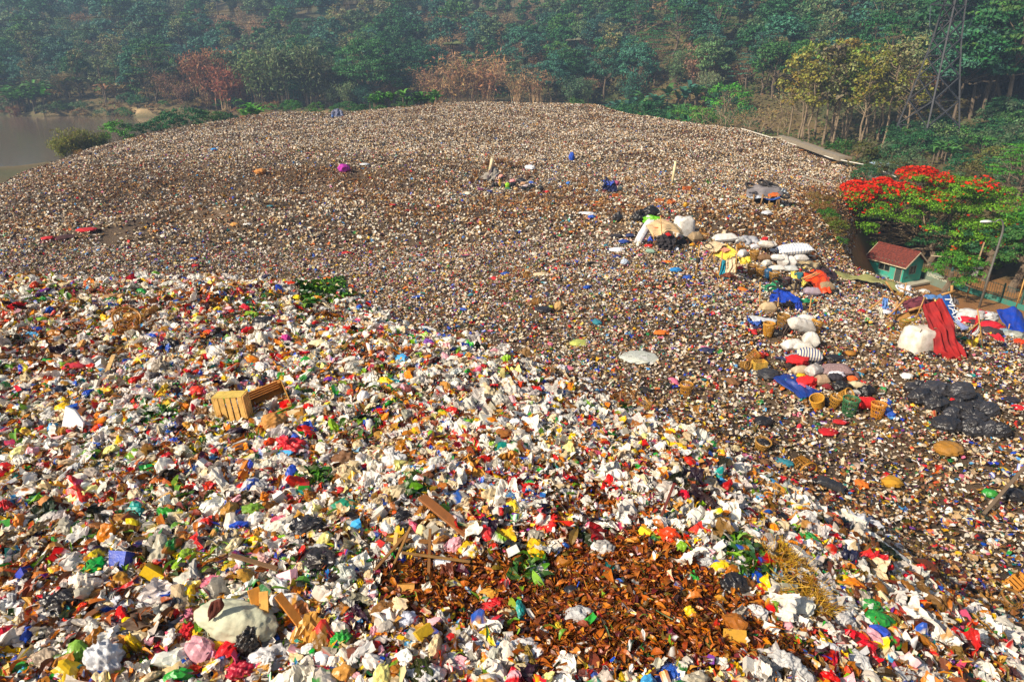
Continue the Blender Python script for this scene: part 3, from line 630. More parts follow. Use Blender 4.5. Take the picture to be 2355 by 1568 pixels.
def plant(kind, x, y, scale, col, label, group=None, bark=None, z=None, sz=1.0):
    tp, pn, tn = TPL[kind]; cm, tm = tp[NV[0] % len(tp)]; NV[0] += 1
    o = thing(kind, label, CATS[kind], (x, y, hz(x, y) if z is None else z), random.uniform(0, 6.28), group); o.scale = (scale, scale, scale * sz)
    j = np.array(col) * random.uniform(.8, 1.25) * (1 + .08 * rng.normal(size=3)); add(pn, cm, o, tuple(np.clip(j, .005, 1))); add(tn, tm, o, bark or BARK); return o
TONE = {'blue-green': hx('4a8068'), 'dark green': hx('3a7142'), 'mid green': hx('568a40'), 'grey-green': hx('7f9068'), 'dry brown': hx('a58563'), 'yellow-green': hx('9aa048'), 'pale olive': hx('8f9462'), 'bright green': hx('5c9f32'), 'dusty green': hx('688458')}
def uv(p):                                          # where a point shows in the picture
    x, y, z = p[0], p[1], p[2] - CAM_Z; f = y * cp - z * sp; return 1177.5 + FPX * x / f, 784 - FPX * (y * sp + z * cp) / f
FARW = []
def hillside():
    WHERE = [(300, 'above the banana grove by the river'), (640, 'above the rust-brown bamboo at the river'), (950, 'around the big round-crowned tree'), (1250, 'above the coconut palms'), (1650, 'above the banana grove behind the mound'), (2050, 'on the slope above the pale teak stand'), (9999, 'on the hazy slope behind the pylon')]
    NM = {'broadleaf_tree': 'broadleaf tree', 'layered_tree': 'flat-layered tree', 'bamboo_clump': 'feathery bamboo', 'dry_bamboo_clump': 'bamboo clump of bare arching canes', 'teak_tree': 'slender tree with sparse leaves'}
    s = 9.0
    while s < 262:
        step = 8.5 + s * .035
        for x in np.arange(-330, 330, step):
            x = x + random.uniform(-.45, .45) * step; y = float(shore(x)) + s + random.uniform(-.4, .4) * step * .8
            if abs(x) > .80 * y + 12: continue
            u, v = uv((x, y, hz(x, y))); q = random.random(); pn = float(vnoise(x, y, 34, 31))
            if v < -95 or (x > 55 and s < 30): continue
            clear = s < 34 and (u < 420 or 930 < u < 1250) and q < .75
            if clear: continue
            if 420 < u < 640 and 60 < v < 250 and q < .55 or 940 < u < 1240 and 50 < v < 250 and q < .55: k, t = ('dry_bamboo_clump' if q < .45 else 'bamboo_clump'), 'dry brown'
            elif u > 1450 and q < .3: k, t = 'layered_tree', random.choice(['mid green', 'blue-green', 'dark green'])
            elif u > 1250 and v > 60 and .3 < q < .36 and u < 1900: k, t = 'dry_bamboo_clump', 'dry brown'
            elif q < .30 + .25 * pn: k, t = 'bamboo_clump', random.choice(['grey-green', 'dusty green', 'blue-green'])
            elif q > .96: k, t = 'bamboo_clump', 'dry brown'
            elif q > .89: k, t = 'teak_tree', 'pale olive'
            else: k, t = 'broadleaf_tree', random.choice(['blue-green', 'dark green', 'blue-green', 'dusty green', 'mid green', 'dark green'])
            if k == 'broadleaf_tree' and s > 78: FARW.append((x, y, random.uniform(.85, 1.25) * (1 + s / 500), TONE[t])); continue
            wh = next(w_ for lim, w_ in WHERE if u < lim); lb = f'{t} {NM[k]} {wh}'
            plant(k, x, y, random.uniform(.8, 1.25) * (1 + s / 500), TONE[t], lb, 'woodland: ' + lb, hx('a98e6a') if k == 'dry_bamboo_clump' else None)
        s += step * .95
hillside()
def far_wood():
    V, F, T, b = [], [], [], 0
    for x, y, sc, col in FARW:
        me = TPL['broadleaf_tree'][0][int(rng.integers(6))][0]; n = len(me.vertices); v = np.empty(n * 3, np.float32); me.vertices.foreach_get('co', v); v = v.reshape(-1, 4, 3)[::2]; t = np.empty(n * 4, np.float32); me.attributes['tint'].data.foreach_get('color', t); t = t.reshape(-1, 4, 4)[::2, :, :3]
        c = v.mean(1, keepdims=True); v = (v - c) * 1.35 + c; a = random.uniform(0, 6.3); ca, sa = math.cos(a), math.sin(a); v = v.reshape(-1, 3) * sc; v = np.stack([v[:, 0] * ca - v[:, 1] * sa + x, v[:, 0] * sa + v[:, 1] * ca + y, v[:, 2] + hz(x, y)], 1)
        V.append(v); T.append(t.reshape(-1, 3) * np.array(col) * random.uniform(.8, 1.2)); F.append(np.arange(len(v)).reshape(-1, 4) + b); b += len(v)
    m = leaf_mat('far_foliage'); o = mesh_np('far_wood', np.concatenate(V), np.concatenate(F), m, np.concatenate(T)); o['kind'] = 'stuff'
far_wood()
def at(kind, u, v, y, hpx, tone, label, group=None, base=None, **k):
    """plant whose foot is seen at (u, v) at distance y and that stands hpx picture pixels tall"""
    H0 = {'broadleaf_tree': 15, 'layered_tree': 16, 'teak_tree': 18, 'bamboo_clump': 13, 'dry_bamboo_clump': 11.5, 'bare_tree': 10, 'coconut_palm': 14, 'banana_plant': 4.2, 'shrub': 3.1}[kind]
    p = P(u, v, y); z = hz(p[0], p[1]); sc = hpx / FPX * y * 1.05 / H0; return plant(kind, p[0], p[1], sc, TONE.get(tone) or hx(tone), label, group, k.get('bark'), z if base is None else p[2])
def named_trees():
    # the big round tree on the far bank: its own dense crown of rounded tiers
    r = np.random.default_rng(5); p = P(850, 235, 300); o = thing('broadleaf_tree', 'largest round-crowned green tree on the far riverbank behind the mound crest', 'tree', (p[0], p[1], hz(p[0], p[1])))
    C = np.concatenate([shell(60, 13, 10, 12, 14, r, -.5), shell(25, 8, 7, 9, 13, r)]); add('crown', crown_mesh('crown', [clumps(C, r.uniform(2.0, 3.4, len(C)), 130, .9, r, .6)], M['leaf']), o, hx('4f8a4a'))
    mb = MB(); limb(mb, (0, 0, -1), (0, 0, 14), .8, .4, r); [limb(mb, (0, 0, 6), c, .3, .08, r) for c in C[::7]]; add('trunk', mb.mesh('trunk', M['bark']), o, BARK)
    at('layered_tree', 362, 225, 306, 118, 'mid green', 'rounded green tree with a bare slanting trunk on the bank beside the river')
    at('broadleaf_tree', 330, 215, 312, 90, 'blue-green', 'dusky tree tucked behind the slanting-trunked riverbank tree')
    at('coconut_palm', 1040, 190, 322, 118, '8a9466', 'tall coconut palm with tattered drying fronds and a long bare trunk')
    at('coconut_palm', 1080, 165, 330, 88, 'grey-green', 'shorter full-headed coconut palm beside the tall tattered one')
    at('coconut_palm', 1318, 165, 325, 96, 'grey-green', 'lone coconut palm on the slope above the green shrubs')
    at('coconut_palm', 386, 130, 335, 90, 'mid green', 'coconut palm rising behind the slanting-trunked riverbank tree')
    for u, v, y, h in ((470, 232, 302, 130), (520, 236, 300, 120), (555, 235, 303, 95), (495, 215, 312, 120)): at('bamboo_clump', u, v, y, h, 'b07e56', 'rust-brown dried bamboo hanging over the sandy riverbank', 'rust-brown bamboo at the riverbank', bark=hx('a98e6a'))
    for u, v, y, h in ((600, 235, 300, 140), (660, 235, 300, 150), (720, 232, 301, 150), (760, 232, 303, 120)): at('bamboo_clump', u, v, y, h, '6b7f52', 'grey-green bamboo drooping over the river between rust-brown bamboo and round tree', 'grey-green riverbank bamboo')
    for u, v, y, h in ((985, 215, 305, 95), (1050, 222, 303, 125), (1085, 215, 308, 140), (1120, 215, 306, 120), (1010, 225, 300, 80), (1235, 205, 300, 100), (1190, 205, 302, 90)): at('dry_bamboo_clump', u, v, y, h, 'b38a63', 'dead bamboo clump of bare arching canes around the coconut palms', 'dead bamboo by the coconut palms', bark=hx('c2a27a'))
    G_ = 'banana plants on the far bank'
    for i in range(16): at('banana_plant', random.uniform(0, 100), random.uniform(205, 245), 300 + random.uniform(0, 8), random.uniform(38, 52), random.choice(['mid green', 'bright green']), 'banana plant in the dense clump low on the bank by the river bend', 'bananas low on the river bend')
    for i in range(14): at('banana_plant', random.uniform(55, 175), random.uniform(160, 178), 318 + random.uniform(0, 8), random.uniform(32, 42), random.choice(['grey-green', 'mid green', 'b8a878']), 'banana plant with bleached leaves in the row higher up the bank', 'bleached bananas up the bank')
    for i in range(5): at('banana_plant', random.uniform(225, 290), random.uniform(165, 200), 312 + random.uniform(0, 4), random.uniform(30, 44), random.choice(['pale olive', 'c0a070']), 'straggling banana plant on the brown grassy bank', 'straggling bananas on the brown bank')
    for i in range(22): at('banana_plant', random.uniform(1395, 1610), random.uniform(172, 205), 250 + random.uniform(0, 14), random.uniform(40, 62), random.choice(['mid green', 'blue-green']), 'banana plant in the grove on the slope behind the mound', 'banana grove behind the mound')
    for i in range(8): at('banana_plant', random.uniform(1180, 1270), random.uniform(195, 222), 262 + random.uniform(0, 10), random.uniform(38, 50), 'mid green', 'banana plant in the small clump beneath the coconut palms', 'bananas beneath the palms')
    for i in range(30): at('banana_plant', random.uniform(850, 1010), random.uniform(246, 262), 196 + random.uniform(2, 12), random.uniform(26, 40), random.choice(['bright green', 'mid green']), 'young banana plant showing over the middle of the mound crest', 'young bananas over the crest', True)
    for i in range(7): at('banana_plant', random.uniform(565, 620), random.uniform(285, 300), 178 + random.uniform(0, 8), random.uniform(36, 50), 'bright green', 'young banana plant at the foot of the dark bushes by the river', 'young bananas by the dark bushes', True)
    for i in range(30): at('banana_plant', random.uniform(1450, 1640), random.uniform(255, 285), 190 + random.uniform(0, 20), random.uniform(30, 46), random.choice(['mid green', 'bright green', 'dark green']), 'banana plant in the scrub along the back edge of the mound', 'bananas along the mound edge')
    # shrubs along the near bank and behind the mound
    for u, v, y, h, t in ((180, 372, 140, 85, '7d8a34'), (215, 370, 142, 80, '73812f'), (150, 375, 139, 70, '96913f'), (240, 360, 143, 62, '66802c'), (195, 380, 138, 40, 'a87a3a')): at('bamboo_clump', u, v, y, h, t, 'yellow-green feathery bamboo bush on the near bank at the river bend', 'yellow-green bamboo on the near bank', True)
    for u, v, y, h, t in ((280, 335, 150, 45, 'bright green'), (310, 325, 153, 35, 'dark green'), (350, 315, 156, 32, 'dark green'), (400, 308, 160, 46, 'dark green'), (445, 308, 163, 48, 'dark green'), (490, 302, 166, 40, 'mid green'), (520, 298, 169, 36, 'dark green'), (380, 312, 157, 36, 'dark green')): at('shrub', u, v, y, h, t, 'dark green bush in the row between the river and the mound', 'dark bushes by the river', True)
    for i in range(34):
        u = random.uniform(1120, 1700); at('shrub', u, random.uniform(232, 262) + max(0, u - 1500) * .12, 208 + random.uniform(-4, 35), random.uniform(35, 60), random.choice(['dark green', 'mid green', 'dark green', 'blue-green', 'bright green']), 'dense green bush in the belt behind the mound crest', 'green belt behind the crest')
    for i in range(26): u = random.uniform(620, 1120); at('shrub', u, random.uniform(258, 272), 198 + random.uniform(0, 20), random.uniform(14, 26), random.choice(['dark green', 'mid green']), 'low bush peeping over the mound crest near the river', 'low bushes over the crest', True)
    for i in range(26): u = random.uniform(-60, 640); at('shrub', u, random.uniform(225, 250), 300 + random.uniform(0, 22), random.uniform(14, 40), random.choice(['mid green', 'dark green', '8a7a44', '7d7040', 'a08050']), 'scrubby bush on the grassy bank across the river', 'scrub across the river')
    for u, v, y, h in ((1640, 285, 172, 88), (1668, 300, 168, 100), (1688, 300, 170, 120), (1712, 305, 168, 112), (1750, 300, 172, 105), (1790, 292, 176, 118), (1725, 290, 180, 90)): at('bare_tree', u, v, y, h, 'a08a60', 'leafless thin-trunked tree in the stand behind the mound edge', 'leafless trees behind the mound edge', bark=hx('a08a70'))
    for i in range(26):
        u = 1800 + random.random() ** .9 * 300; at('teak_tree', u, 268 + (u - 1800) * .14 + random.uniform(-14, 12), 176 + random.uniform(-6, 26), random.uniform(150, 200), random.choice(['yellow-green', 'pale olive', 'yellow-green', 'a0923c']), 'pale yellow-green teak tree with a straight trunk in the stand beside the pylon', 'teak stand beside the pylon', bark=hx('8d7a62'))
    for i in range(30):
        u = random.uniform(2090, 2420); at('broadleaf_tree', u, random.uniform(275, 312), 196 + random.uniform(-8, 34), random.uniform(140, 210), random.choice(['dark green', 'dark green', 'blue-green', 'mid green']), 'tall dark green tree in the wood behind the pylon', 'dark wood behind the pylon')
    for u, v, y, h in ((2310, 260, 186, 250), (2360, 250, 190, 240), (2265, 240, 198, 210)): at('layered_tree', u, v, y, h, 'mid green', 'tall umbrella-crowned tree towering behind the pylon', 'umbrella-crowned trees by the pylon')
    for u, v, y, h in ((2330, 380, 104, 130), (2365, 370, 100, 160)): at('layered_tree', u, v, y, h, 'bright green', 'lush green flat-layered tree behind the bare brown thicket', 'lush layered trees behind the thicket')
    for i in range(22):
        u = random.uniform(1880, 2380); at('shrub', u, 360 + (u - 1880) * .06 + random.uniform(-18, 22), 118 + random.uniform(-14, 24), random.uniform(30, 58), random.choice(['dusty green', '6f7038', '7a6e40', 'dark green']), 'dusty olive bush in the scrub below the pylon', 'scrub below the pylon')
    for i in range(9): at('banana_plant', random.uniform(2140, 2220), random.uniform(318, 345), 140 + random.uniform(0, 14), random.uniform(34, 50), 'mid green', 'banana plant in the shade at the foot of the pylon', 'bananas at the pylon foot')
    for u, v, y, h in ((2170, 425, 92, 70), (2215, 420, 92, 85), (2260, 425, 90, 90), (2305, 430, 88, 85), (2345, 440, 86, 80), (2195, 435, 88, 50), (2285, 405, 95, 95)): at('bare_tree', u, v, y, h * 1.15, '7a6a40', 'tangled leafless brown thicket behind the red-flowering tree', 'leafless thicket behind the flowering tree', bark=hx('9a7c58'))
    for u, v, y, h in ((1990, 305, 150, 70), (2010, 310, 148, 60), (1975, 330, 140, 55)): at('bare_tree', u, v, y, h, '8a8a50', 'twiggy half-bare tree between the teak stand and the pylon', 'twiggy trees near the pylon', bark=hx('93806a'))
    at('shrub', 1925, 355, 132, 44, 'mid green', 'small pointed conifer-like tree beside the concrete drain', None).scale.x *= .45
    for u, v, y, h, s_ in ((1885, 470, 73, 28, '8d6c3a'), (1870, 455, 76, 22, '9a7a44'), (1900, 460, 75, 22, '7f7a3a')): at('shrub', u, v, y, h, s_, 'dry brown weeds on the earth bank beside the red-flowering tree', 'dry weeds on the earth bank')
named_trees()
for i in range(46):
    u = random.uniform(2070, 2420); at('shrub', u, random.uniform(300, 348), 185 - random.random() * 30, random.uniform(30, 60), random.choice(['dark green', 'dark green', 'mid green', 'dusty green']), 'dark bush in the undergrowth around the foot of the pylon', 'bushes round the pylon foot')
for i in range(40):
    u = random.uniform(-60, 660); at('shrub', u, random.uniform(236, 256), 296 + random.uniform(-2, 10), random.uniform(10, 26), random.choice(['mid green', 'dusty green', '8a7a44', '9a7a50', 'a58a5a']), 'tuft of scrub on the sandy edge of the far riverbank', 'scrub on the sandy far bank')
for i in range(9): at('shrub', 1885 + i * 5, 500 + i * 13 + random.uniform(-6, 6), 66 - i * 1.2, random.uniform(18, 34), random.choice(['6a7a2c', '8d6c3a', '4f8a32']), 'weedy bush on the steep edge between the mound and the flame tree', 'weeds under the flame tree')
# red-flowering flame tree over the house
def flame_tree():
    r = np.random.default_rng(9); p = P(2128, 560, 88); z0 = .3; o = thing('flame_tree', 'spreading flame tree with scarlet flowers arching over the small turquoise house', 'tree', (p[0], p[1], z0))
    n = 150; C = []
    for i in range(n):
        a = r.uniform(0, 6.28); q = math.sqrt(r.random()); x = math.cos(a) * q * 14.5; y = math.sin(a) * q * 9.5
        z = 10.2 - 5.2 * q ** 2.2 + r.normal() * .75 - .06 * max(0, x) ; C.append((x, y, z))
    for i in range(64): a = r.uniform(4.6, 6.1); C.append((math.cos(a) * r.uniform(5, 13), math.sin(a) * r.uniform(6, 9.2), r.uniform(1.0, 6.2)))
    for i in range(60): C.append((r.uniform(-9, 10), r.uniform(-5, 6), r.uniform(5, 9)))
    for i in range(46): C.append((r.uniform(-15, -8), r.uniform(-2.5, 2), r.uniform(.8, 5.2)))
    C = np.array(C); rad = r.uniform(1.0, 1.9, len(C))
    add('crown', crown_mesh('crown', [clumps(C, rad, 230, .29, r, .45, .1, .5, .6)], M['leaf']), o, hx('75aa26'))
    uvp = np.array([uv(c + np.array([p[0], p[1], z0])) for c in C]); wl = np.clip(1 - (uvp[:, 1] - 405) / 75, 0, 1) * np.clip(1 - (uvp[:, 0] - 2060) / 150, .10, 1) * 1.3 + .05 * (r.random(len(C)) < .45)
    F_ = []
    for c, k, q in zip(C, wl, rad):
        m = int(k * 150 * r.choice([0, .15, .5, 1.3, 2])); d = r.normal(size=(m, 3)); d[:, 2] = np.abs(d[:, 2]); d /= np.linalg.norm(d, axis=1, keepdims=True) + 1e-9; F_.append(c + d * q * np.array([1.05, 1.05, .62]))
    F_ = np.concatenate(F_); add('flowers', crown_mesh('flowers', [leaves(F_, np.tile([0, 0, 1.], (len(F_), 1)), .4, r, .8, 0, .4)], M['petal']), o, hx('ff3a12'))
    mb = MB(); limb(mb, (0, 0, -.6), (.3, .4, 3), .38, .28, r)
    for c in C[::3]: limb(mb, (.3, .4, 2.6), c + np.array([0, 0, .1]), .12, .02, r, .14, 7)
    add('trunk', mb.mesh('trunk', M['bark']), o, hx('8d7a60'))
flame_tree()
for u, v, y, h, t, l in ((2180, 688, 70, 118, 'bright green', 'young bright-leaved street tree just behind the low graffiti wall'), (2320, 705, 74, 150, 'mid green', 'leafy green tree behind the fence near the corrugated roof'), (2250, 680, 78, 140, 'dark green', 'dark leafy tree behind the fence beneath the street lamp'), (2365, 690, 76, 190, '4f8f2c', 'lush tree behind the fence at the end of the yard'), (2130, 640, 84, 110, 'dark green', 'shaded dark tree behind the turquoise house')):
    tp = tpl_broadleaf(int(u), 5, 1.9, 95, 34, .2); o = thing('broadleaf_tree', l, 'tree', tuple(P(u, v, y) * [1, 1, 0] + [0, 0, .3])); s_ = h / FPX * y / 5; o.scale = (s_ * 1.1, s_ * 1.1, s_)
    add('crown', tp[0], o, TONE.get(t) or hx(t)); add('trunk', tp[1], o, BARK)
# undergrowth on the hillside and lowland: a carpet of leaves nobody could count
def undergrowth():
    n = 150000; y = np.sqrt(rng.uniform(60 ** 2, 470 ** 2, n)); x = rng.uniform(-1, 1, n) * (.82 * y + 10); s = y - shore(x)
    k = (rim_dist(x, y) < -1) & ((s > 4) | (x > 55)) & ~((s > 3) & (s < 30) & (x < 20) & (rng.random(n) < .75)); k &= ~((x < 62) & (x > 20) & (y < 82)); x, y = x[k], y[k]; n = len(x)
    z = height(x, y) + rng.random(n) ** 2 * (.5 + y / 120); r = rng; v, f, t = leaves(np.stack([x, y, z], 1), np.tile([0, 0, 1.], (n, 1)), 1, r, .6, 0, .4)
    c = v.reshape(n, 4, 3).mean(1, keepdims=True); v = ((v.reshape(n, 4, 3) - c) * (.3 + y / 240)[:, None, None] + c).reshape(-1, 3)
    g = np.array(hx('4a5f32')); b = np.array(hx('8a6a42')); m = np.clip(vnoise(x, y, 15, 41) * .8 + .25, 0, 1)[:, None]
    o = mesh_np('undergrowth', v, f, M['leaf'], t / .72 * np.repeat(g * (1 - m) + b * m, 4, 0)); o['kind'] = 'stuff'
undergrowth()

# ---------------------------------------------------------------- builders for the things on the dump
def cA(X, Y): return .3418 * X, 517.4 + .3418 * Y             # enlarged crops of the photograph -> picture coordinates
def cB(X, Y): return .3418 * X, 1034.9 + .3418 * Y
def c1(X, Y): return 1408.6 + .1732 * X, 471.5 + .1732 * Y
def c2(X, Y): return 1581.1 + .2567 * X, 517.4 + .2567 * Y
def c3(X, Y): return 1063.6 + .299 * X, 345 + .299 * Y
def c4(X, Y): return 2012.3 + .2567 * X, 603.7 + .2567 * Y
def c5(X, Y): return 1724.8 + .2677 * X, 431.2 + .2677 * Y
def c6(X, Y): return 1667.3 + .2933 * X, 689.9 + .2933 * Y
def cH(X, Y): return 1322.4 + .2686 * X, 373.7 + .2686 * Y
def cM(X, Y): return 776.2 + .3418 * X, 574.9 + .3418 * Y     # middle crop
def cR(X, Y): return 1550 + .598 * X, 1034.9 + .598 * Y       # lower crop by the frame's edge
def cP(X, Y): return 747.4 + .598 * X, 1034.9 + .598 * Y      # lower middle crop
def Z(u, v, z): d = ray(u, v); return np.array([0, 0, CAM_Z]) + d * ((z - CAM_Z) / d[2])
def site(u, v):
    p = G(u, v); y, z = p[1], p[2] - CAM_Z; return p, (y * cp - z * sp) / FPX
def smooth_grid(ctrl, n, m):
    """Catmull-Rom surface through a grid of control points"""
    A = np.array(ctrl, float)
    def up(B, k):
        B = np.concatenate([2 * B[:1] - B[1:2], B, 2 * B[-1:] - B[-2:-1]]); N = len(B) - 3; out = []
        for s in np.linspace(0, N, k):
            i = min(int(s), N - 1); t = s - i; p0, p1, p2, p3 = B[i:i + 4]
            out.append(.5 * (2 * p1 + (p2 - p0) * t + (2 * p0 - 5 * p1 + 4 * p2 - p3) * t * t + (3 * p1 - p0 - 3 * p2 + p3) * t ** 3))
        return np.array(out)
    A = up(A, n); A = up(A.swapaxes(0, 1), m).swapaxes(0, 1); return A
def sheet(name, ctrl, mat, col, parent=None, wr=.05, seed=0, n=32, m=32, th=.012, freq=3.5):
    """a cloth or tarpaulin hung through control points, with folds and a thickness"""
    r = np.random.default_rng(seed); A = smooth_grid(ctrl, n, m); du = np.gradient(A, axis=0); dv = np.gradient(A, axis=1); N = np.cross(du, dv); N /= np.linalg.norm(N, axis=2, keepdims=True) + 1e-9
    uu, vv = np.meshgrid(np.linspace(0, 1, n), np.linspace(0, 1, m), indexing='ij'); q = np.stack([uu.ravel(), vv.ravel(), 0 * uu.ravel()], 1)
    a_ = r.uniform(-.5, .5); fold = np.sin((q[:, 1] + a_ * q[:, 0] + .08 * np.sin(q[:, 0] * 9)) * r.uniform(14, 22) + r.uniform(0, 6)) * (.35 + .65 * q[:, 0]); w_ = (ridge(q * freq, r, 3, 1.5, 3.2) - .6 * ridge(q * freq, r, 4, 3, 7) + .5 * fold).reshape(n, m); A = A + N * (w_ * wr * 1.25)[..., None]
    o3 = A.reshape(-1, 3).mean(0) if parent is None else np.array(parent.location); V = A.reshape(-1, 3) - o3
    i = (np.arange(n - 1)[:, None] * m + np.arange(m - 1)).ravel(); F = np.stack([i, i + 1, i + m + 1, i + m], 1)
    o = mesh_np(name, V, F, mat, None, True); o.color = (*col, 1)
    if parent is None: o.location = o3
    else: o.parent = parent; KIDS.setdefault(parent.name, []).append(o)
    s = o.modifiers.new('thickness', 'SOLIDIFY'); s.thickness = th; s.offset = 0; return o
def sheetpx(name, rows, conv, ys, mat, col, parent=None, **k):
    """control rows given as picture points with a ground distance per row (number or list)"""
    g = []
    for row, y in zip(rows, ys): g.append([P(*conv(*q), (y[i] if hasattr(y, '__len__') else y)) for i, q in enumerate(row)])
    return sheet(name, g, mat, col, parent, **k)
def sack_me(L, W, H, seed, n=30, m=22, wr=.08):
    r = np.random.default_rng(seed); a, b = np.meshgrid(np.linspace(-1, 1, n), np.linspace(-1, 1, m), indexing='ij'); V, F = [], []
    base = np.stack([a, b, 0 * a], -1).reshape(-1, 3); wrk = ridge(base * 1.4, r, 3, 1.2, 2.5) * .5 - ridge(base * 1.4, r, 4, 3, 7) * .55 - ridge(base * np.array([3., 1, 1]), r, 3, 5, 9) * .4
    for sg in (1, -1):
        t = np.clip((1 - np.abs(a) ** 4) * (1 - np.abs(b) ** 2), 0, 1) ** .5; z = sg * H / 2 * t * (1 + wr * 2.2 * wrk.reshape(n, m)); x = a * L / 2 * (1 - .10 * (1 - np.abs(b)) * np.abs(a) ** 3 + .05 * np.abs(b * a)); y = b * W / 2 * (1 - .12 * (1 - np.abs(a)) * 0 - .10 * np.abs(a) ** 2 * (1 - np.abs(b) ** 2))
        y = y + wr * W * .4 * wrk.reshape(n, m) * (1 - np.abs(b)); k = len(V) and n * m; V = list(V) + list(np.stack([x, y, z], -1).reshape(-1, 3)); i = (np.arange(n - 1)[:, None] * m + np.arange(m - 1)).ravel(); q = np.stack([i, i + m, i + m + 1, i + 1], 1) + k
        F.append(q if sg > 0 else q[:, ::-1])
    return np.array(V), np.concatenate(F)
def sack(u, v, wpx, hpx, label, col='e6e0d6', yaw=0., tilt=0., cat='sack', mat='sack', lift=0., group=None, name='sack', seed=None, depth=.6, p=None, wr=.085):
    """a stuffed sack seen with its foot at (u, v)"""
    p_, k = site(u, v); p = p_ if p is None else p; L, H = wpx * k, hpx * k; W = max(L * depth, H * .9); sd_ = seed if seed is not None else int(u * 7 + v)
    V, F = sack_me(L, W, H, sd_, wr=wr); o = mesh_np(name, V, F, M[mat], None, True); o.color = (*(.82 * a for a in hx(col)), 1); o.location = p + np.array([0, 0, H * .42 + lift * k]); o.rotation_euler = (random.uniform(-.08, .08), tilt, yaw)
    return tag(o, label, cat, group)
def blob(u, v, wpx, hpx, label, col, cat='bag', mat='plastic', name='plastic_bag', lift=0., group=None, seed=None, yaw=None, amp=.24, sub=3, tie=False, depth=.8):
    """a crumpled bag or bundle of cloth"""
    p, k = site(u, v); sd_ = seed if seed is not None else int(u * 3 + v * 5); r = np.random.default_rng(sd_); V, F = ICO[sub]; V = V.copy()
    s = 1 + amp * .7 * ridge(V, r, 3, 1.8, 3.4) - amp * .75 * ridge(V, r, 4, 4, 8) - amp * .4 * ridge(V, r, 5, 9, 17)
    if tie:
        d = np.array([r.normal() * .3, r.normal() * .3 - .2, 1.]); d /= np.linalg.norm(d); c = V @ d; ang = np.arctan2(V @ np.cross(d, [1, 0, 0]), V @ np.cross(d, [0, 1, 0])); s *= 1 - .32 * np.clip((c - .45) / .45, 0, 1) ** .8 * (c < .93) + .1 * np.clip((c - .2), 0, 1) * np.sin(ang * 9 + c * 3); s = np.where(c > .93, s * 1.12, s)
    V = V * s[:, None] * np.array([wpx * k / 2, wpx * k / 2 * depth, hpx * k / 2]); V[:, 2] = np.maximum(V[:, 2], -hpx * k * .36)
    o = mesh_np(name, V, F, M[mat], None, True); o.color = (*hx(col), 1); o.location = p + np.array([0, 0, hpx * k * .33 + lift * k]); o.rotation_euler = (0, 0, random.uniform(-.5, .5) if yaw is None else yaw); return tag(o, label, cat, group)
# ---- woven basket
def basket_tpl(broken=0, seed=0, solid=False):
    r = np.random.default_rng(seed); wv = MB(); n = 18; H, r0, r1 = 1., .33, .46
    def pt(a, z, k=0): q = r0 + (r1 - r0) * z + k; return np.array([math.cos(a) * q, math.sin(a) * q, z * H])
    for i in range(n):
        a = i * 2 * math.pi / n
        if r.random() < broken: continue
        top = 1 if not broken else r.uniform(.5, 1); w_ = .022 if not solid else .05
        for dz in range(5):
            z0, z1 = dz / 5 * top, (dz + 1) / 5 * top; wv.beam(pt(a, z0), pt(a, z1), w_, .012)
        if not solid and not broken or r.random() > .4:
            for dz in range(4): wv.beam(pt(a, .06 + dz * .22, .006), pt(a + 2 * math.pi / n, .06 + (dz + 1) * .22, .006), .02, .01); wv.beam(pt(a, .06 + (dz + 1) * .22, -.006), pt(a + 2 * math.pi / n, .06 + dz * .22, -.006), .02, .01)
    for j, z in enumerate([.03, .1, .32, .36, .58, .62, .84] if not solid else list(np.linspace(.03, .95, 13))):
        if r.random() < broken * .6: continue
        for i in range(n):
            if r.random() < broken * .5: continue
            wv.beam(pt(i * 2 * math.pi / n, z, .012), pt((i + 1) * 2 * math.pi / n, z, .012), .03 if not solid else .06, .012)
    for k in range(-3, 4): q = math.sqrt(max(.01, r0 ** 2 - (k * .1) ** 2)); wv.box((k * .1, 0, .02), (.06, 2 * q, .015)); wv.box((0, k * .1, .03), (2 * q, .06, .015))
    rim = MB(); rim.tube([pt(i * 2 * math.pi / n, .97) for i in range(n + 1 if not broken else int(n * .75))], .035, 6); rim.tube([pt(i * 2 * math.pi / n, .91, .01) for i in range(n + 1 if not broken else int(n * .7))], .022, 5)
    return wv.mesh('weave', M['bamboo']), rim.mesh('rim', M['bamboo'])
BK = [basket_tpl(0, 1), basket_tpl(0, 2), basket_tpl(.35, 3), basket_tpl(.5, 4), basket_tpl(0, 5, True)]
def basket(u, v, hpx, label, col='b5822c', k=0, rot=(0, 0, 0), fill=None, group=None, lift=0, w=1.0, p=None):
    p_, s = site(u, v); p = p_ if p is None else p; o = thing('bamboo_basket', label, 'basket', tuple(p + np.array([0, 0, -.03 + lift * s + abs(math.sin(rot[0])) * .36 * hpx * s])), 0, group); sc = hpx * s; o.scale = (sc * w, sc * w, sc); o.rotation_euler = rot
    c = hx(col); wv, rm = BK[k]; add('weave', wv, o, c); add('rim', rm, o, tuple(min(1, a * 1.15) for a in c))
    if fill:
        V, F, m_ = t_bag(3, int(u), .3); V = V * .78 + np.array([0, 0, .78]); f = mesh_np('load', V, F, M['plastic'], None, True); f.parent = o; f.color = (*hx(fill), 1)
    return o
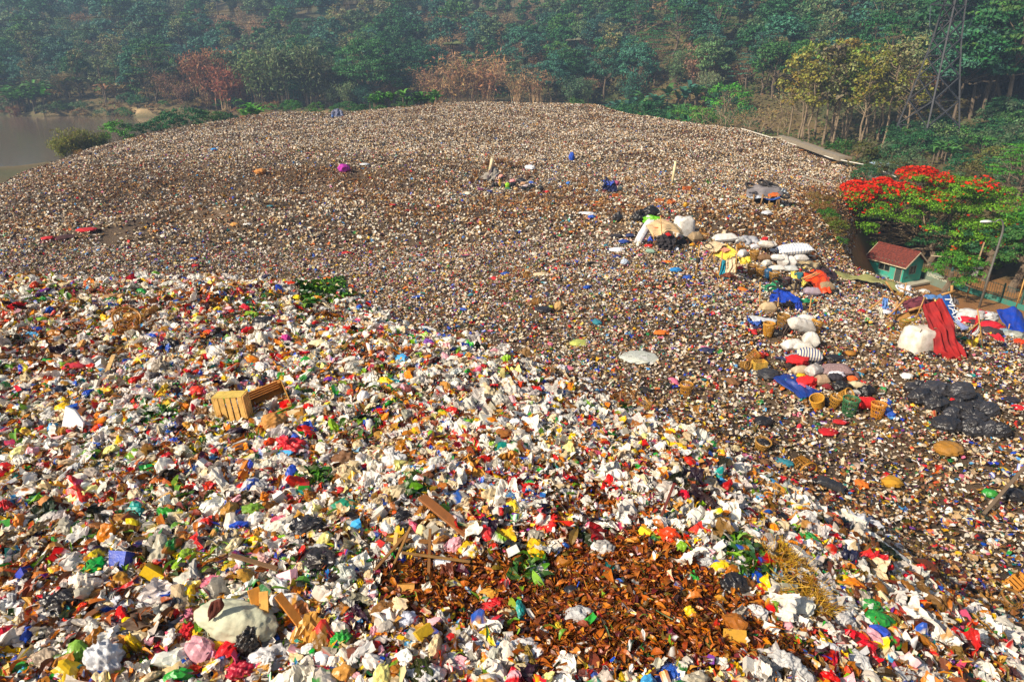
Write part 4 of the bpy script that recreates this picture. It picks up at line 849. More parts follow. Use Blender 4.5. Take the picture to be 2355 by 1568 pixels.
# ---- tyre
def tyre_tpl(motor=False):
    R1, w_, t_ = .5, (.16 if not motor else .09), (.16 if not motor else .1); pr = []
    for i in range(13): a = i / 12 * 2 * math.pi; pr.append((R1 - t_ / 2 + math.copysign(abs(math.cos(a)) ** .6, math.cos(a)) * t_ / 2, math.copysign(abs(math.sin(a)) ** .6, math.sin(a)) * w_ / 2))
    mb = MB(); n = 32; V, F = lathe([q for q in pr], n); V = np.array(V); rad = np.hypot(V[:, 0], V[:, 1]); ang = np.arctan2(V[:, 1], V[:, 0]); V[:, :2] *= (1 + .018 * (rad > R1 * .96) * np.sign(np.sin(ang * n)))[:, None]
    mb.raw(V, F); return mb.mesh('tyre', M['rubber'], True)
TY = [tyre_tpl(), tyre_tpl(True)]
def tyre(u, v, wpx, label, rot=(0, 0, 0), k=0, lift=0, group=None, col='1d1c1d', p=None):
    p_, s = site(u, v); p = p_ if p is None else p; o = add('tyre', TY[k], None, hx(col), tuple(p + np.array([0, 0, .07 * wpx * s + lift * s])), rot); o.scale = (wpx * s,) * 3; return tag(o, label, 'tyre', group)
def crate(u, v, wpx, hpx, label, rot, col, dep=.7, lift=0, p=None):
    """slatted wooden box, open on top"""
    p_, s = site(u, v); p = p_ if p is None else p; L, H = wpx * s, hpx * s; W = L * dep; o = thing('wooden_crate', label, 'crate', tuple(p + np.array([0, 0, lift * s]))); o.rotation_euler = rot; c = hx(col); t = L * .025
    for nm, mbs in (('side', [(0, -W / 2, L, 0), (0, W / 2, L, 0)]), ('end', [(-L / 2, 0, W, 1), (L / 2, 0, W, 1)])):
        for x, y, l, e in mbs:
            mb = MB()
            for j in range(4): hh = H / 4; d = (l, t, hh * .72) if not e else (t, l - 2.2 * t, hh * .72); mb.box((x, y, hh * (j + .5)), d)
            mb.build(nm, M['wood'], o, tuple(a * random.uniform(.85, 1.15) for a in c))
    mb = MB()
    for j in range(5): mb.box((0, (j - 2) * W / 5, t), (L - 2.2 * t, W / 5 * .75, t))
    mb.build('base', M['wood'], o, c); mb = MB()
    for x in (-1, 1):
        for y in (-1, 1): mb.box((x * (L / 2 - 2.2 * t), y * (W / 2 - 2.2 * t), H / 2 + .003), (t * 2.4, t * 2.4, H))
    mb.build('corner_posts', M['wood'], o, c); return o
def plank(a, b, wd, th, label, col='b98544', name='plank', cat='plank', mat='wood', group=None):
    a, b = np.array(a, float), np.array(b, float); mb = MB(); mb.beam(Vector(a - a), Vector(b - a), wd, th); o = mb.build(name, M[mat], None, hx(col), loc=tuple(a)); bv = o.modifiers.new('edge', 'BEVEL'); bv.width = th * .15; bv.segments = 1; return tag(o, label, cat, group)
def plankpx(u0, v0, u1, v1, wpx, label, col='b98544', lift=.06, lift2=None, **k):
    p, s = site(u0, v0); q, _ = site(u1, v1); return plank(p + [0, 0, lift], q + [0, 0, lift if lift2 is None else lift2], wpx * s, max(.02, wpx * s * .25), label, col, **k)
def pole_px(parent, nm, u0, v0, u1, v1, y0, y1, r=.035, col='b98a45', mat='bamboo'):
    a, b = P(u0, v0, y0), P(u1, v1, y1); d = (b - a) / np.linalg.norm(b - a); a = a - d * .3; mb = MB(); o3 = np.array(parent.location); mb.tube([a - o3, (a + b) / 2 - o3 + np.array([.01, .0, 0]), b - o3], [r * 1.1, r, r * .9], 7); return mb.build(nm, M[mat], parent, hx(col), True)
# ---- people
def skin_obj(name, joints, edges, mat, col, parent, sub=1):
    ks = list(joints); me = D.meshes.new(name); me.from_pydata([joints[k][0] for k in ks], [(ks.index(a), ks.index(b)) for a, b in edges], []); o = add(name, me, parent, hx(col)); me.materials.append(M[mat]); md = o.modifiers.new('skin', 'SKIN'); md.use_smooth_shade = True
    lay = me.skin_vertices[0].data
    for i, k in enumerate(ks): r = joints[k][1]; lay[i].radius = (r, r) if not hasattr(r, '__len__') else r; lay[i].use_root = i == 0
    ss = o.modifiers.new('round', 'SUBSURF'); ss.levels = ss.render_levels = sub; return o
def person(p, yaw, h, label, pose, shirt, trousers, hat=None, hatcol='b01818', skin='8a5a3c'):
    """pose: joints in metres for a 1.6 m person facing -Y; pelvis first"""
    o = thing('person', label, 'person', tuple(p), yaw); s = h / 1.6; J = {k: tuple(s * a for a in q) for k, q in pose.items()}; V = lambda k: np.array(J[k])
    b = {'pelvis': (J['pelvis'], .11 * s)}; e = []
    def j(k, q, r, par): b[k] = (tuple(q), r * s); e.append((par, k))
    ch, nk, hd = V('chest'), V('neck'), V('head'); j('waist', (V('pelvis') + ch) / 2, .1, 'pelvis'); j('chest', ch, .12, 'waist'); j('neck', nk, .05, 'chest'); f = V('face') - hd; f = f / np.linalg.norm(f); upv = hd - nk; upv /= np.linalg.norm(upv)
    j('jaw', nk + (hd - nk) * .5 + f * .025 * s, .062, 'neck'); j('head', hd, .092, 'jaw'); j('crown', hd + upv * .075 * s, .07, 'head'); j('nose', hd + f * .105 * s - upv * .02 * s, .014, 'head'); sdv = np.cross(f, upv)
    for sg in (-1, 1): j(f'ear{sg}', hd + sdv * sg * .1 * s - upv * .01 * s, .016, 'head')
    for sg, S in ((-1, 'l'), (1, 'r')):
        j('sh' + S, V('sh' + S), .055, 'chest'); j('el' + S, V('el' + S), .04, 'sh' + S); j('wr' + S, V('wr' + S), .027, 'el' + S); d = V('wr' + S) - V('el' + S); d /= np.linalg.norm(d); pm = V('wr' + S) + d * .06 * s; j('pm' + S, pm, (.018 * s / s, .036)[0] + .012, 'wr' + S); sv = np.cross(d, [0, 0, 1.]); sv = sv / (np.linalg.norm(sv) + 1e-6); bd = np.cross(sv, d)
        for i in range(4):
            L = (.07, .08, .075, .058)[i]; q0 = pm + sv * (i - 1.5) * .019 * s + d * .025 * s; j(f'k{i}' + S, q0, .0095, 'pm' + S); j(f'm{i}' + S, q0 + (d * .9 - bd * .35) * L * .5 * s, .0088, f'k{i}' + S); j(f't{i}' + S, q0 + (d * .75 - bd * .8) * L * s, .0078, f'm{i}' + S)
        j('th' + S, pm - sv * .04 * s - d * .02 * s, .011, 'pm' + S); j('tt' + S, pm - sv * .06 * s + d * .03 * s, .009, 'th' + S)
        j('hp' + S, V('hp' + S), .085, 'pelvis'); j('kn' + S, V('kn' + S), .058, 'hp' + S); j('an' + S, V('an' + S), .038, 'kn' + S); j('to' + S, V('an' + S) + np.array([0, -.14, -.05]) * s, .034, 'an' + S)
    skin_obj('body', b, e, 'skin', skin, o)
    g = lambda k, r: (J[k] if k in J else b[k][0], r * s); mid = lambda a, c, t: tuple(V(a) + (V(c) - V(a)) * t)
    c = {'waist': g('pelvis', .135), 'w2': (b['waist'][0], .13 * s), 'chest': (J['chest'], .15 * s), 'col': (mid('chest', 'neck', .75), .075 * s)}; ee = [('waist', 'w2'), ('w2', 'chest'), ('chest', 'col')]
    for S in 'lr': c['s' + S] = (J['sh' + S], .075 * s); c['e' + S] = (J['el' + S], .055 * s); c['h' + S] = (mid('el' + S, 'wr' + S, .75), .046 * s); ee += [('chest', 's' + S), ('s' + S, 'e' + S), ('e' + S, 'h' + S)]
    skin_obj('shirt', c, ee, 'cloth', shirt, o); c = {'pelvis': g('pelvis', .14)}; ee = []
    for S in 'lr': c['h' + S] = (J['hp' + S], .105 * s); c['k' + S] = (J['kn' + S], .08 * s); c['a' + S] = (mid('kn' + S, 'an' + S, .9), .06 * s); ee += [('pelvis', 'h' + S), ('h' + S, 'k' + S), ('k' + S, 'a' + S)]
    skin_obj('trousers', c, ee, 'cloth', trousers, o)
    for S in 'lr': skin_obj('boot', {'a': (mid('kn' + S, 'an' + S, .85), .052 * s), 'b': (J['an' + S], .05 * s), 'c': (tuple(V('an' + S) + np.array([0, -.15, -.045]) * s), .042 * s)}, [('a', 'b'), ('b', 'c')], 'cloth', '2a2522', o)
    q = tuple(hd + upv * .05 * s - f * .015 * s); q2 = tuple(hd - f * .03 * s - upv * .03 * s)
    if hat: skin_obj('hat', {'a': (q, .118 * s), 'b': (tuple(hd + upv * .10 * s), .085 * s), 'c': (tuple(hd + f * .14 * s + upv * .05 * s), (.09 * s, .02 * s)), 'd': (q2, .11 * s)}, [('a', 'b'), ('a', 'c'), ('a', 'd')], 'cloth', hatcol, o)
    else: skin_obj('hair', {'a': (q, .112 * s), 'b': (tuple(hd + upv * .09 * s), .08 * s), 'd': (q2, .1 * s)}, [('a', 'b'), ('a', 'd')], 'hair', '14100e', o)
    for sg in (-1, 1):
        mb = MB(); V_, F_ = ICO[1]; mb.raw(V_ * .012 * s + (hd + f * .088 * s + sdv * sg * .035 * s + upv * .01 * s), F_); mb.build('eye', M['hair'], o, hx('0c0a0a'), True)
    return o
STAND = dict(pelvis=(0, 0, .86), chest=(0, -.02, 1.16), neck=(0, -.02, 1.36), head=(0, -.03, 1.49), face=(0, -.13, 1.47), shl=(-.17, 0, 1.3), ell=(-.24, -.1, 1.06), wrl=(-.2, -.32, 1.05), shr=(.17, 0, 1.3), elr=(.27, -.14, 1.12), wrr=(.22, -.36, 1.2), hpl=(-.09, 0, .8), knl=(-.11, -.03, .45), anl=(-.12, .02, .08), hpr=(.09, 0, .8), knr=(.12, -.02, .45), anr=(.14, .04, .08))
BEND = dict(pelvis=(0, .08, .84), chest=(0, -.12, 1.06), neck=(0, -.26, 1.2), head=(0, -.36, 1.27), face=(0, -.45, 1.2), shl=(-.17, -.16, 1.14), ell=(-.2, -.3, .92), wrl=(-.14, -.46, .78), shr=(.17, -.16, 1.14), elr=(.2, -.3, .9), wrr=(.14, -.48, .8), hpl=(-.09, .06, .8), knl=(-.1, -.02, .45), anl=(-.11, .06, .08), hpr=(.09, .06, .8), knr=(.12, -.03, .45), anr=(.13, .02, .08))
SQUAT = dict(pelvis=(0, .1, .3), chest=(0, -.06, .6), neck=(0, -.14, .78), head=(0, -.19, .9), face=(0, -.29, .86), shl=(-.17, -.06, .72), ell=(-.26, -.26, .52), wrl=(-.1, -.42, .42), shr=(.17, -.06, .72), elr=(.26, -.26, .5), wrr=(.12, -.44, .4), hpl=(-.1, .06, .28), knl=(-.18, -.26, .5), anl=(-.15, -.08, .08), hpr=(.1, .06, .28), knr=(.18, -.26, .48), anr=(.15, -.06, .08))

# ---------------------------------------------------------------- house, yard, pylon
def tri_roof_mat():
    m, t, b = new_mat('roof_tiles'); tc = node(t, 'ShaderNodeTexCoord'); mp = node(t, 'ShaderNodeMapping'); t.links.new(tc.outputs['Object'], mp.inputs[0])
    w1 = node(t, 'ShaderNodeTexWave'); w1.inputs['Scale'].default_value = 1.6; w1.bands_direction = 'X'; t.links.new(mp.outputs[0], w1.inputs[0]); n = noise_tex(t, 5, 4)
    c = mixc(t, ramp(t, n, [(.35, (0, 0, 0)), (.7, (1, 1, 1))]), hx('7a3526'), hx('451e1a')); t.links.new(c, b.inputs['Base Color']); b.inputs['Roughness'].default_value = .8; bump(t, b, w1.outputs[0], .5, .04); return m
def text(body, size, parent, M4, col, name='lettering', ext=.004, mat='paint'):
    c = D.curves.new(name, 'FONT'); c.body = body; c.size = size; c.extrude = ext; c.materials.append(M[mat]); t_ = D.objects.new(name, c); COL.objects.link(t_); dg = bpy.context.evaluated_depsgraph_get(); me = D.meshes.new_from_object(t_.evaluated_get(dg)); D.objects.remove(t_); o = D.objects.new(name, me); COL.objects.link(o); me.materials.clear(); me.materials.append(M[mat]); o.parent = parent; o.matrix_local = M4; o.color = (*hx(col), 1); return o
def frame4(o, x, y):                                # matrix with origin o and axes along x, y
    x = Vector(x).normalized(); y = Vector(y); y = (y - x * y.dot(x)).normalized(); z = x.cross(y); m = Matrix((x, y, z)).transposed().to_4x4(); m.translation = Vector(o); return m
YZ = .3
def house():
    A, B = Z(1994, 629, YZ), Z(2073, 652, YZ); z0 = hz(*((A + B) / 2)[:2]); L = float(np.linalg.norm((B - A)[:2])); W, H, RH = 3.2, 2.35, 1.25; rz = math.atan2(B[1] - A[1], B[0] - A[0])
    o = thing('guard_house', 'small turquoise guard house with a red tiled gable roof', 'house', tuple(A), rz); teal = hx('2fa08c'); t = .12
    def opening_wall(x0, x1, y, holes, axis, nm):
        mb = MB(); hs = sorted(holes); cur = x0                # wall strip along axis with rectangular openings (a, b, zlo, zhi)
        def bx_(a, b, z0_, z1_):
            if b - a > .01 and z1_ - z0_ > .01: mb.box(((a + b) / 2, y, (z0_ + z1_) / 2) if axis == 'x' else (y, (a + b) / 2, (z0_ + z1_) / 2), (b - a, t, z1_ - z0_) if axis == 'x' else (t, b - a, z1_ - z0_))
        for a, b, lo, hi in hs: bx_(cur, a, -.4, H); bx_(a, b, -.4, lo); bx_(a, b, hi, H); cur = b
        bx_(cur, x1, -.4, H); return mb.build(nm, M['wallpaint'], o, teal)
    M['wallpaint'] = obj_mat('stained_wall_paint', .8, .5, '6d6a4c', 1.3, 20, .2, .006)
    win = (L * .30, L * .62, .95, 1.95); dr = (L * .77, L * .96, -.02, 1.9)
    opening_wall(0, L, 0, [win, dr], 'x', 'wall'); sw = (.9, 2.1, .95, 1.95); opening_wall(t / 2 + .003, W - t / 2 - .003, L - t / 2, [sw], 'y', 'wall'); opening_wall(t / 2 + .003, W - t / 2 - .003, t / 2, [], 'y', 'wall'); opening_wall(0, L, W, [], 'x', 'wall')
    for x in (t / 2, L - t / 2): mb = MB(); mb.raw([(x - t / 2, 0, H), (x + t / 2, 0, H), (x - t / 2, W, H), (x + t / 2, W, H), (x - t / 2, W / 2, H + RH * .86), (x + t / 2, W / 2, H + RH * .86)], [(0, 1, 5, 4), (1, 3, 5), (0, 4, 2), (3, 2, 4, 5), (0, 2, 3, 1)]); mb.build('gable', M['wallpaint'], o, teal)
    def window(a, b, lo, hi, axis, y):
        f = MB(); fw = .06; mk = lambda c, d: f.box(c if axis == 'x' else (y, c[0], c[2]), d if axis == 'x' else (d[1], d[0], d[2])); 
        for x in (a + fw / 2, (a + b) / 2, b - fw / 2): mk((x, y, (lo + hi) / 2), (fw, .17, hi - lo))
        for z in (lo + fw / 2, hi - fw / 2): mk(((a + b) / 2, y, z), (b - a, .166, fw))
        fr = f.build('window', M['paint'], o, hx('8d8a7c')); 
        for x0, x1 in ((a + fw, (a + b) / 2 - fw / 2), ((a + b) / 2 + fw / 2, b - fw)):
            g = MB(); g.box(((x0 + x1) / 2, y, (lo + hi) / 2) if axis == 'x' else (y, (x0 + x1) / 2, (lo + hi) / 2), (x1 - x0, .02, hi - lo - 2 * fw) if axis == 'x' else (.02, x1 - x0, hi - lo - 2 * fw)); g.build('pane', M['glass'], fr, hx('1c2422'))
    m, tt, b = new_mat('dusty_glass'); b.inputs['Base Color'].default_value = (*hx('222a28'), 1); b.inputs['Roughness'].default_value = .15; M['glass'] = m
    window(*win, 'x', 0); window(*sw, 'y', L - t / 2)
    mb = MB(); mb.box(((dr[0] + dr[1]) / 2, .0, .95), (dr[1] - dr[0] - .17, .05, 1.86)); d = mb.build('door', M['paint'], o, hx('33413c')); mb = MB(); mb.tube([(dr[1] - .18, -.04, .95), (dr[1] - .18, -.09, .95), (dr[1] - .28, -.09, .95)], .014); mb.build('handle', M['metal'], d, hx('b0b0a8'))
    mb = MB(); [mb.box((x, 0, .95), (.08, .18, 1.9)) for x in (dr[0] + .04, dr[1] - .04)]; mb.box(((dr[0] + dr[1]) / 2, 0, 1.94), (dr[1] - dr[0], .184, .08)); mb.build('door_frame', M['paint'], o, hx('9a9482'))
    # roof: two tiled slopes stepped in courses, with a fascia
    rf = MB(); ov = .45; ry = W / 2; cz = H + RH; nC = 9
    for sg in (-1, 1):
        for i in range(nC):
            y0 = ry + sg * (ry + ov) * (i / nC); y1 = ry + sg * (ry + ov) * ((i + 1.12) / nC); zt = lambda y: cz - RH * abs(y - ry) / ry
            nx = 26; V, F = [], []
            for k in range(nx + 1):
                x = -ov + (L + 2 * ov) * k / nx; bz = .045 * (k % 2); V += [(x, y0, zt(y0) + bz + .01), (x, y1, zt(y1) + bz + .05), (x, y1, zt(y1) + bz - .01)]
            for k in range(nx): F += [(3 * k, 3 * k + 1, 3 * k + 4, 3 * k + 3), (3 * k + 1, 3 * k + 2, 3 * k + 5, 3 * k + 4)]
            rf.raw(V, F)
    rf.tube([(-ov, ry, cz + .06), (L + ov, ry, cz + .06)], .1, 8); rt = rf.build('roof', tri_roof_mat(), o, hx('8c3f2e'))
    mb = MB(); 
    for y in (-ov, W + ov): mb.box((L / 2, y, H + RH - RH * (ry + ov) / ry - .03), (L + 2 * ov, .04, .16))
    for x in (-ov - .02, L + ov + .02):
        for sg in (-1, 1): mb.beam((x, ry, cz - .02), (x, ry + sg * (ry + ov), cz - RH * (ry + ov) / ry - .02), .04, .15)
    mb.build('fascia', M['paint'], rt, hx('d8c9a8'))
    mb = MB(); mb.box((L * .45, -.35, .36), (L * .42, .55, .1)); mb.box((L * .45, -.3, .1), (L * .38, .3, .44)); mb.build('bench', M['paint'], o, hx('8fb8a8'))
    mb = MB(); mb.box((L / 2 + .2, W / 2 - .3, -.1), (L + 1.6, W + 2.2, .24)); mb.build('plinth', M['paint'], o, hx('b8b09c'))
    text('pela', .36, o, frame4((L + .004, .35, .55), (0, 1, 0), (0, 0, 1)), '22302c')
    # lean-to shelter of sheet metal beside the house
    s = thing('lean_to_shelter', 'rickety lean-to with a pale blue sheet roof beside the turquoise house', 'shelter', tuple(A - np.array([math.cos(rz), math.sin(rz), 0]) * 2.6), rz)
    mb = MB(); V, F = grid(12, 8); V = V * np.array([3.0, 2.6, 1]); V[:, 2] = 2.35 + .05 * np.cos(np.arange(len(V)) % 12 * 3.14) - .12 * V[:, 1]; mb.raw(V, F); q = mb.build('roof', M['paint'], s, hx('9db7bf')); md = q.modifiers.new('t', 'SOLIDIFY'); md.thickness = .03
    for x in (-1.3, 1.2):
        for y in (-1.1, 1.1): mb = MB(); mb.tube([(x, y, -.4), (x + .05, y, 2.36)], .09, 7); mb.build('post', M['bark'], s, hx('4b3a2a'))
    mb = MB(); mb.box((.2, 0, .75), (2.0, .9, .06)); mb.build('table_top', M['paint'], s, hx('7fa3b8'))
house()
def yard():
    # low graffiti wall
    a, b = Z(2128, 642, YZ), Z(2186, 664, YZ); L = float(np.linalg.norm(b - a)); rz = math.atan2(b[1] - a[1], b[0] - a[0]); o = thing('low_wall', 'low weathered concrete wall with pale graffiti lettering behind the red tarp tent', 'wall', tuple(a), rz)
    mb = MB(); mb.box((L / 2, 0, .4), (L, .2, 1.5)); mb.build('panel', M['wallpaint'], o, hx('6f7f72')); mb = MB(); [mb.box((x, -.004, .42), (.28, .26, 1.56)) for x in (0, L)]; mb.build('end_posts', M['wallpaint'], o, hx('7c8b7d')); text('LENDOYOK 196', L / 6.9, o, frame4((.25, -.104, .55), (1, 0, 0), (0, 0, 1)), 'd8d2bd')
    # fence: bars on a turquoise kerb
    a, b = Z(2112, 632, YZ), Z(2440, 742, YZ); L = float(np.linalg.norm(b - a)); rz = math.atan2(b[1] - a[1], b[0] - a[0]); o = thing('yard_fence', 'dark green railing fence on a turquoise kerb along the dirt yard', 'fence', tuple(a), rz)
    mb = MB(); mb.box((L / 2, 0, .2), (L, .22, .6)); mb.build('kerb', M['wallpaint'], o, hx('2f7d70')); n = int(L / .28); mb = MB(); [mb.tube([(i * L / n, 0, .5), (i * L / n, 0, 2.0)], .018, 4) for i in range(n + 1)]; [mb.box((L / 2, .0, z), (L, .05, .05)) for z in (.75, 1.85)]; mb.build('railing', M['paint'], o, hx('2a4a42'))
    for i in range(9): mb = MB(); mb.box((i * L / 8, .0, 1.0), (.14, .14, 2.3)); mb.build('post', M['paint'], o, hx('2b5a50'))
    a = Z(2133, 622, YZ); mb = MB(); mb.tube([(0, 0, 1.9), (3.2, -1.5, 1.9)], .06, 6); o = mb.build('barrier_pole', M['paint'], None, hx('c8b89a'), loc=tuple(a)); tag(o, 'pale horizontal barrier pole in front of the railing fence', 'barrier')
    # street lamp
    p = Z(2250, 712, YZ); k = (p[1] * cp - (p[2] - CAM_Z) * sp) / FPX; h = 225 * k * .95; o = thing('street_lamp', 'tall street lamp with a curved arm in front of the flame tree', 'street lamp', tuple(p), .1); pts = [(0, 0, -.4), (.15, 0, h * .4), (.35, 0, h * .82)] + [(.35 - 1.35 * (1 - math.cos(t)) * .5, 0, h * .82 + h * .155 * math.sin(t)) for t in np.linspace(.3, 2.2, 8)] + [(-1.35, .0, h * .965)]
    mb = MB(); mb.tube(pts, list(np.linspace(.12, .05, len(pts))), 9); mb.build('pole', M['metal'], o, hx('8d8b84'), True); mb = MB(); V, F = ICO[3]; V = V * np.array([.62, .24, .17]); V[:, 2] = np.where(V[:, 2] < 0, V[:, 2] * .6, V[:, 2]); mb.raw(V + np.array([-1.75, 0, h * .955]), F); hd = mb.build('lamp_head', M['paint'], o, hx('d8dcd8'), True); mb = MB(); mb.raw(ICO[2][0] * np.array([.4, .17, .07]) + np.array([-1.8, 0, h * .955 - .09]), ICO[2][1]); mb.build('lens', M['glass'], hd, hx('c8c8c0'), True)
    # leaning pole with a box
    p = Z(2218, 695, YZ); h = 145 * k; o = thing('utility_pole', 'shorter leaning pole with a white meter box beside the street lamp', 'pole', tuple(p), 0); mb = MB(); mb.tube([(0, 0, -.4), (.45, 0, h)], [.1, .075], 8); mb.build('pole', M['bark'], o, hx('9a8260'), True); mb = MB(); mb.box((.18, -.16, h * .5), (.5, .3, .55)); mb.build('box', M['paint'], o, hx('d6d2c4')); mb = MB(); [mb.beam((.22 + s_ * .1, -.14, h * .5 + .5), (.22 + s_ * .65, -.2, h * .5 + .62), .24, .2) for s_ in (-1, 1)]; mb.build('camera_housing', M['paint'], o, hx('c8c4b6'))
    # corrugated roof beyond the fence
    a = P(2330, 706, 74); o = thing('shed', 'low shed with a grey corrugated sheet roof beyond the railing fence', 'shed', (a[0], a[1], 0), -.35); mb = MB(); V, F = grid(60, 4); V = V * np.array([9, 6, 1]); V[:, 2] = a[2] + .07 * np.sin(np.arange(len(V)) % 60 * 1.57) + .25 * V[:, 1] - .4; V[:, 0] += 4; mb.raw(V, F); mb.build('roof', M['metal'], o, hx('8f999c')).modifiers.new('t', 'SOLIDIFY').thickness = .03
    mb = MB(); mb.box((4, 0, (a[2] - 1.6) / 2), (8.4, 4.8, a[2] - 1.2)); mb.build('wall', M['wallpaint'], o, hx('8a8574'))
    # yellow-green netting along the rim of the dump
    pts = [(1920, 628), (1960, 634), (2000, 636), (2040, 648), (2075, 662)]; g = [[P(u, v - 4 + 3 * (i % 2), 46.6 - i * .5) for i, (u, v) in enumerate(pts)], [P(u, v + 1, 46.3 - i * .5) for i, (u, v) in enumerate(pts)], [P(u, v + 10, 45.8 - i * .5) for i, (u, v) in enumerate(pts)]]
    tag(sheet('netting', g, M['tarp'], hx('8f8f58'), wr=.12, n=12, m=40), 'sagging yellow-green netting strung along the rim in front of the turquoise house', 'netting')
yard()
def pylon():
    p = P(2122, 345, 166); z0 = hz(p[0], p[1]); ztop = P(2178, 14, 166)[2] - z0; o = thing('lattice_pylon', 'tall steel lattice power pylon rising out of the trees', 'pylon', (p[0], p[1], z0), .25); lv = [(0, 5.2), (5.5, 4.4), (11, 3.6), (16, 2.9), (20.5, 2.35), (ztop - 6.5, 1.95), (ztop - 3, 1.7), (ztop, 1.5), (ztop + 5, 1.3), (ztop + 10, 1.0), (ztop + 15, .35)]
    fr = MB(); cs = [(-1, -1), (1, -1), (1, 1), (-1, 1)]
    for sx, sy in cs: mb = MB(); [mb.beam((sx * a[1], sy * a[1], a[0] - (1 if a[0] == 0 else 0)), (sx * b[1], sy * b[1], b[0]), .32, .32) for a, b in zip(lv, lv[1:])]; mb.build('leg', M['paint'], o, hx('34363c'))
    for (za, wa), (zb, wb) in zip(lv, lv[1:]):
        for i in range(4):
            (ax, ay), (bx, by) = cs[i], cs[(i + 1) % 4]; fr.beam((ax * wa, ay * wa, za), (bx * wb, by * wb, zb), .25); fr.beam((bx * wa, by * wa, za), (ax * wb, ay * wb, zb), .13); fr.beam((ax * wb, ay * wb, zb), (bx * wb, by * wb, zb), .13)
            m1 = ((ax + bx) / 2, (ay + by) / 2)
    fr.build('bracing', M['paint'], o, hx('34363c')); rz = .25; ends = []
    for z in (ztop, ztop + 5.5, ztop + 11):
        for sg in (-1, 1):
            mb = MB(); w_ = 1.8; X = sg * 6.2
            for sy in (-1, 1): mb.beam((sg * w_ * .9, sy * w_ * .9, z), (X, 0, z + .1), .16); mb.beam((sg * w_ * .8, sy * w_ * .8, z + 2), (X, 0, z + .1), .13)
            for k in (.3, .6): xx = sg * w_ + (X - sg * w_) * k; mb.beam((xx, -w_ * (1 - k), z), (xx, w_ * (1 - k), z), .1); mb.beam((xx, -w_ * (1 - k), z), (xx, 0, z + 2 * (1 - k)), .1)
            mb.build('cross_arm', M['paint'], o, hx('34363c')); i_ = MB(); pts = [(X - sg * .9 * t, 0, z - 4.2 * t) for t in np.linspace(0, 1, 15)]; [i_.tube([Vector(q), Vector(q) + Vector((0, 0, -.12))], [.22, .1], 7) for q in pts]; i_.tube([pts[0], pts[-1]], .04, 4); i_.build('insulator', M['paint'], o, hx('8a98a4')); e = Vector(pts[-1]); e.rotate(Matrix.Rotation(rz, 3, 'Z')); ends.append(np.array([p[0], p[1], z0]) + np.array(e))
    def cable(a, b, sag, label, gr):
        n = 60; c = np.array([a + (b - a) * t + np.array([0, 0, -sag * 4 * t * (1 - t)]) for t in np.linspace(0, 1, n)]); mb = MB(); mb.tube(c - a, .045, 5); q = mb.build('power_cable', M['rubber'], None, hx('15161a'), loc=tuple(a)); tag(q, label, 'cable', gr)
    cable(ends[0], P(-300, 205, 172), 2.5, 'lowest black power cable sagging from the pylon across the wooded slope', None); cable(ends[0] + np.array([0, -9, 1.3]), P(-300, 187, 168), 2.5, 'second lowest black power cable running to the pylon, just above the lowest', None)
    cable(ends[4], P(-300, 74, 170), 3, 'third power cable up from the lowest, crossing the upper woods', None); cable(ends[4] + np.array([0, -8, 3.4]), P(-300, 53, 168), 3, 'topmost black power cable crossing the upper woods', None)
    for e in ends[1::2]: cable(e, e + np.array([150, -60, 2]), 3, 'power cable leaving the pylon on the side away from the mound', 'outgoing power cables')
pylon()
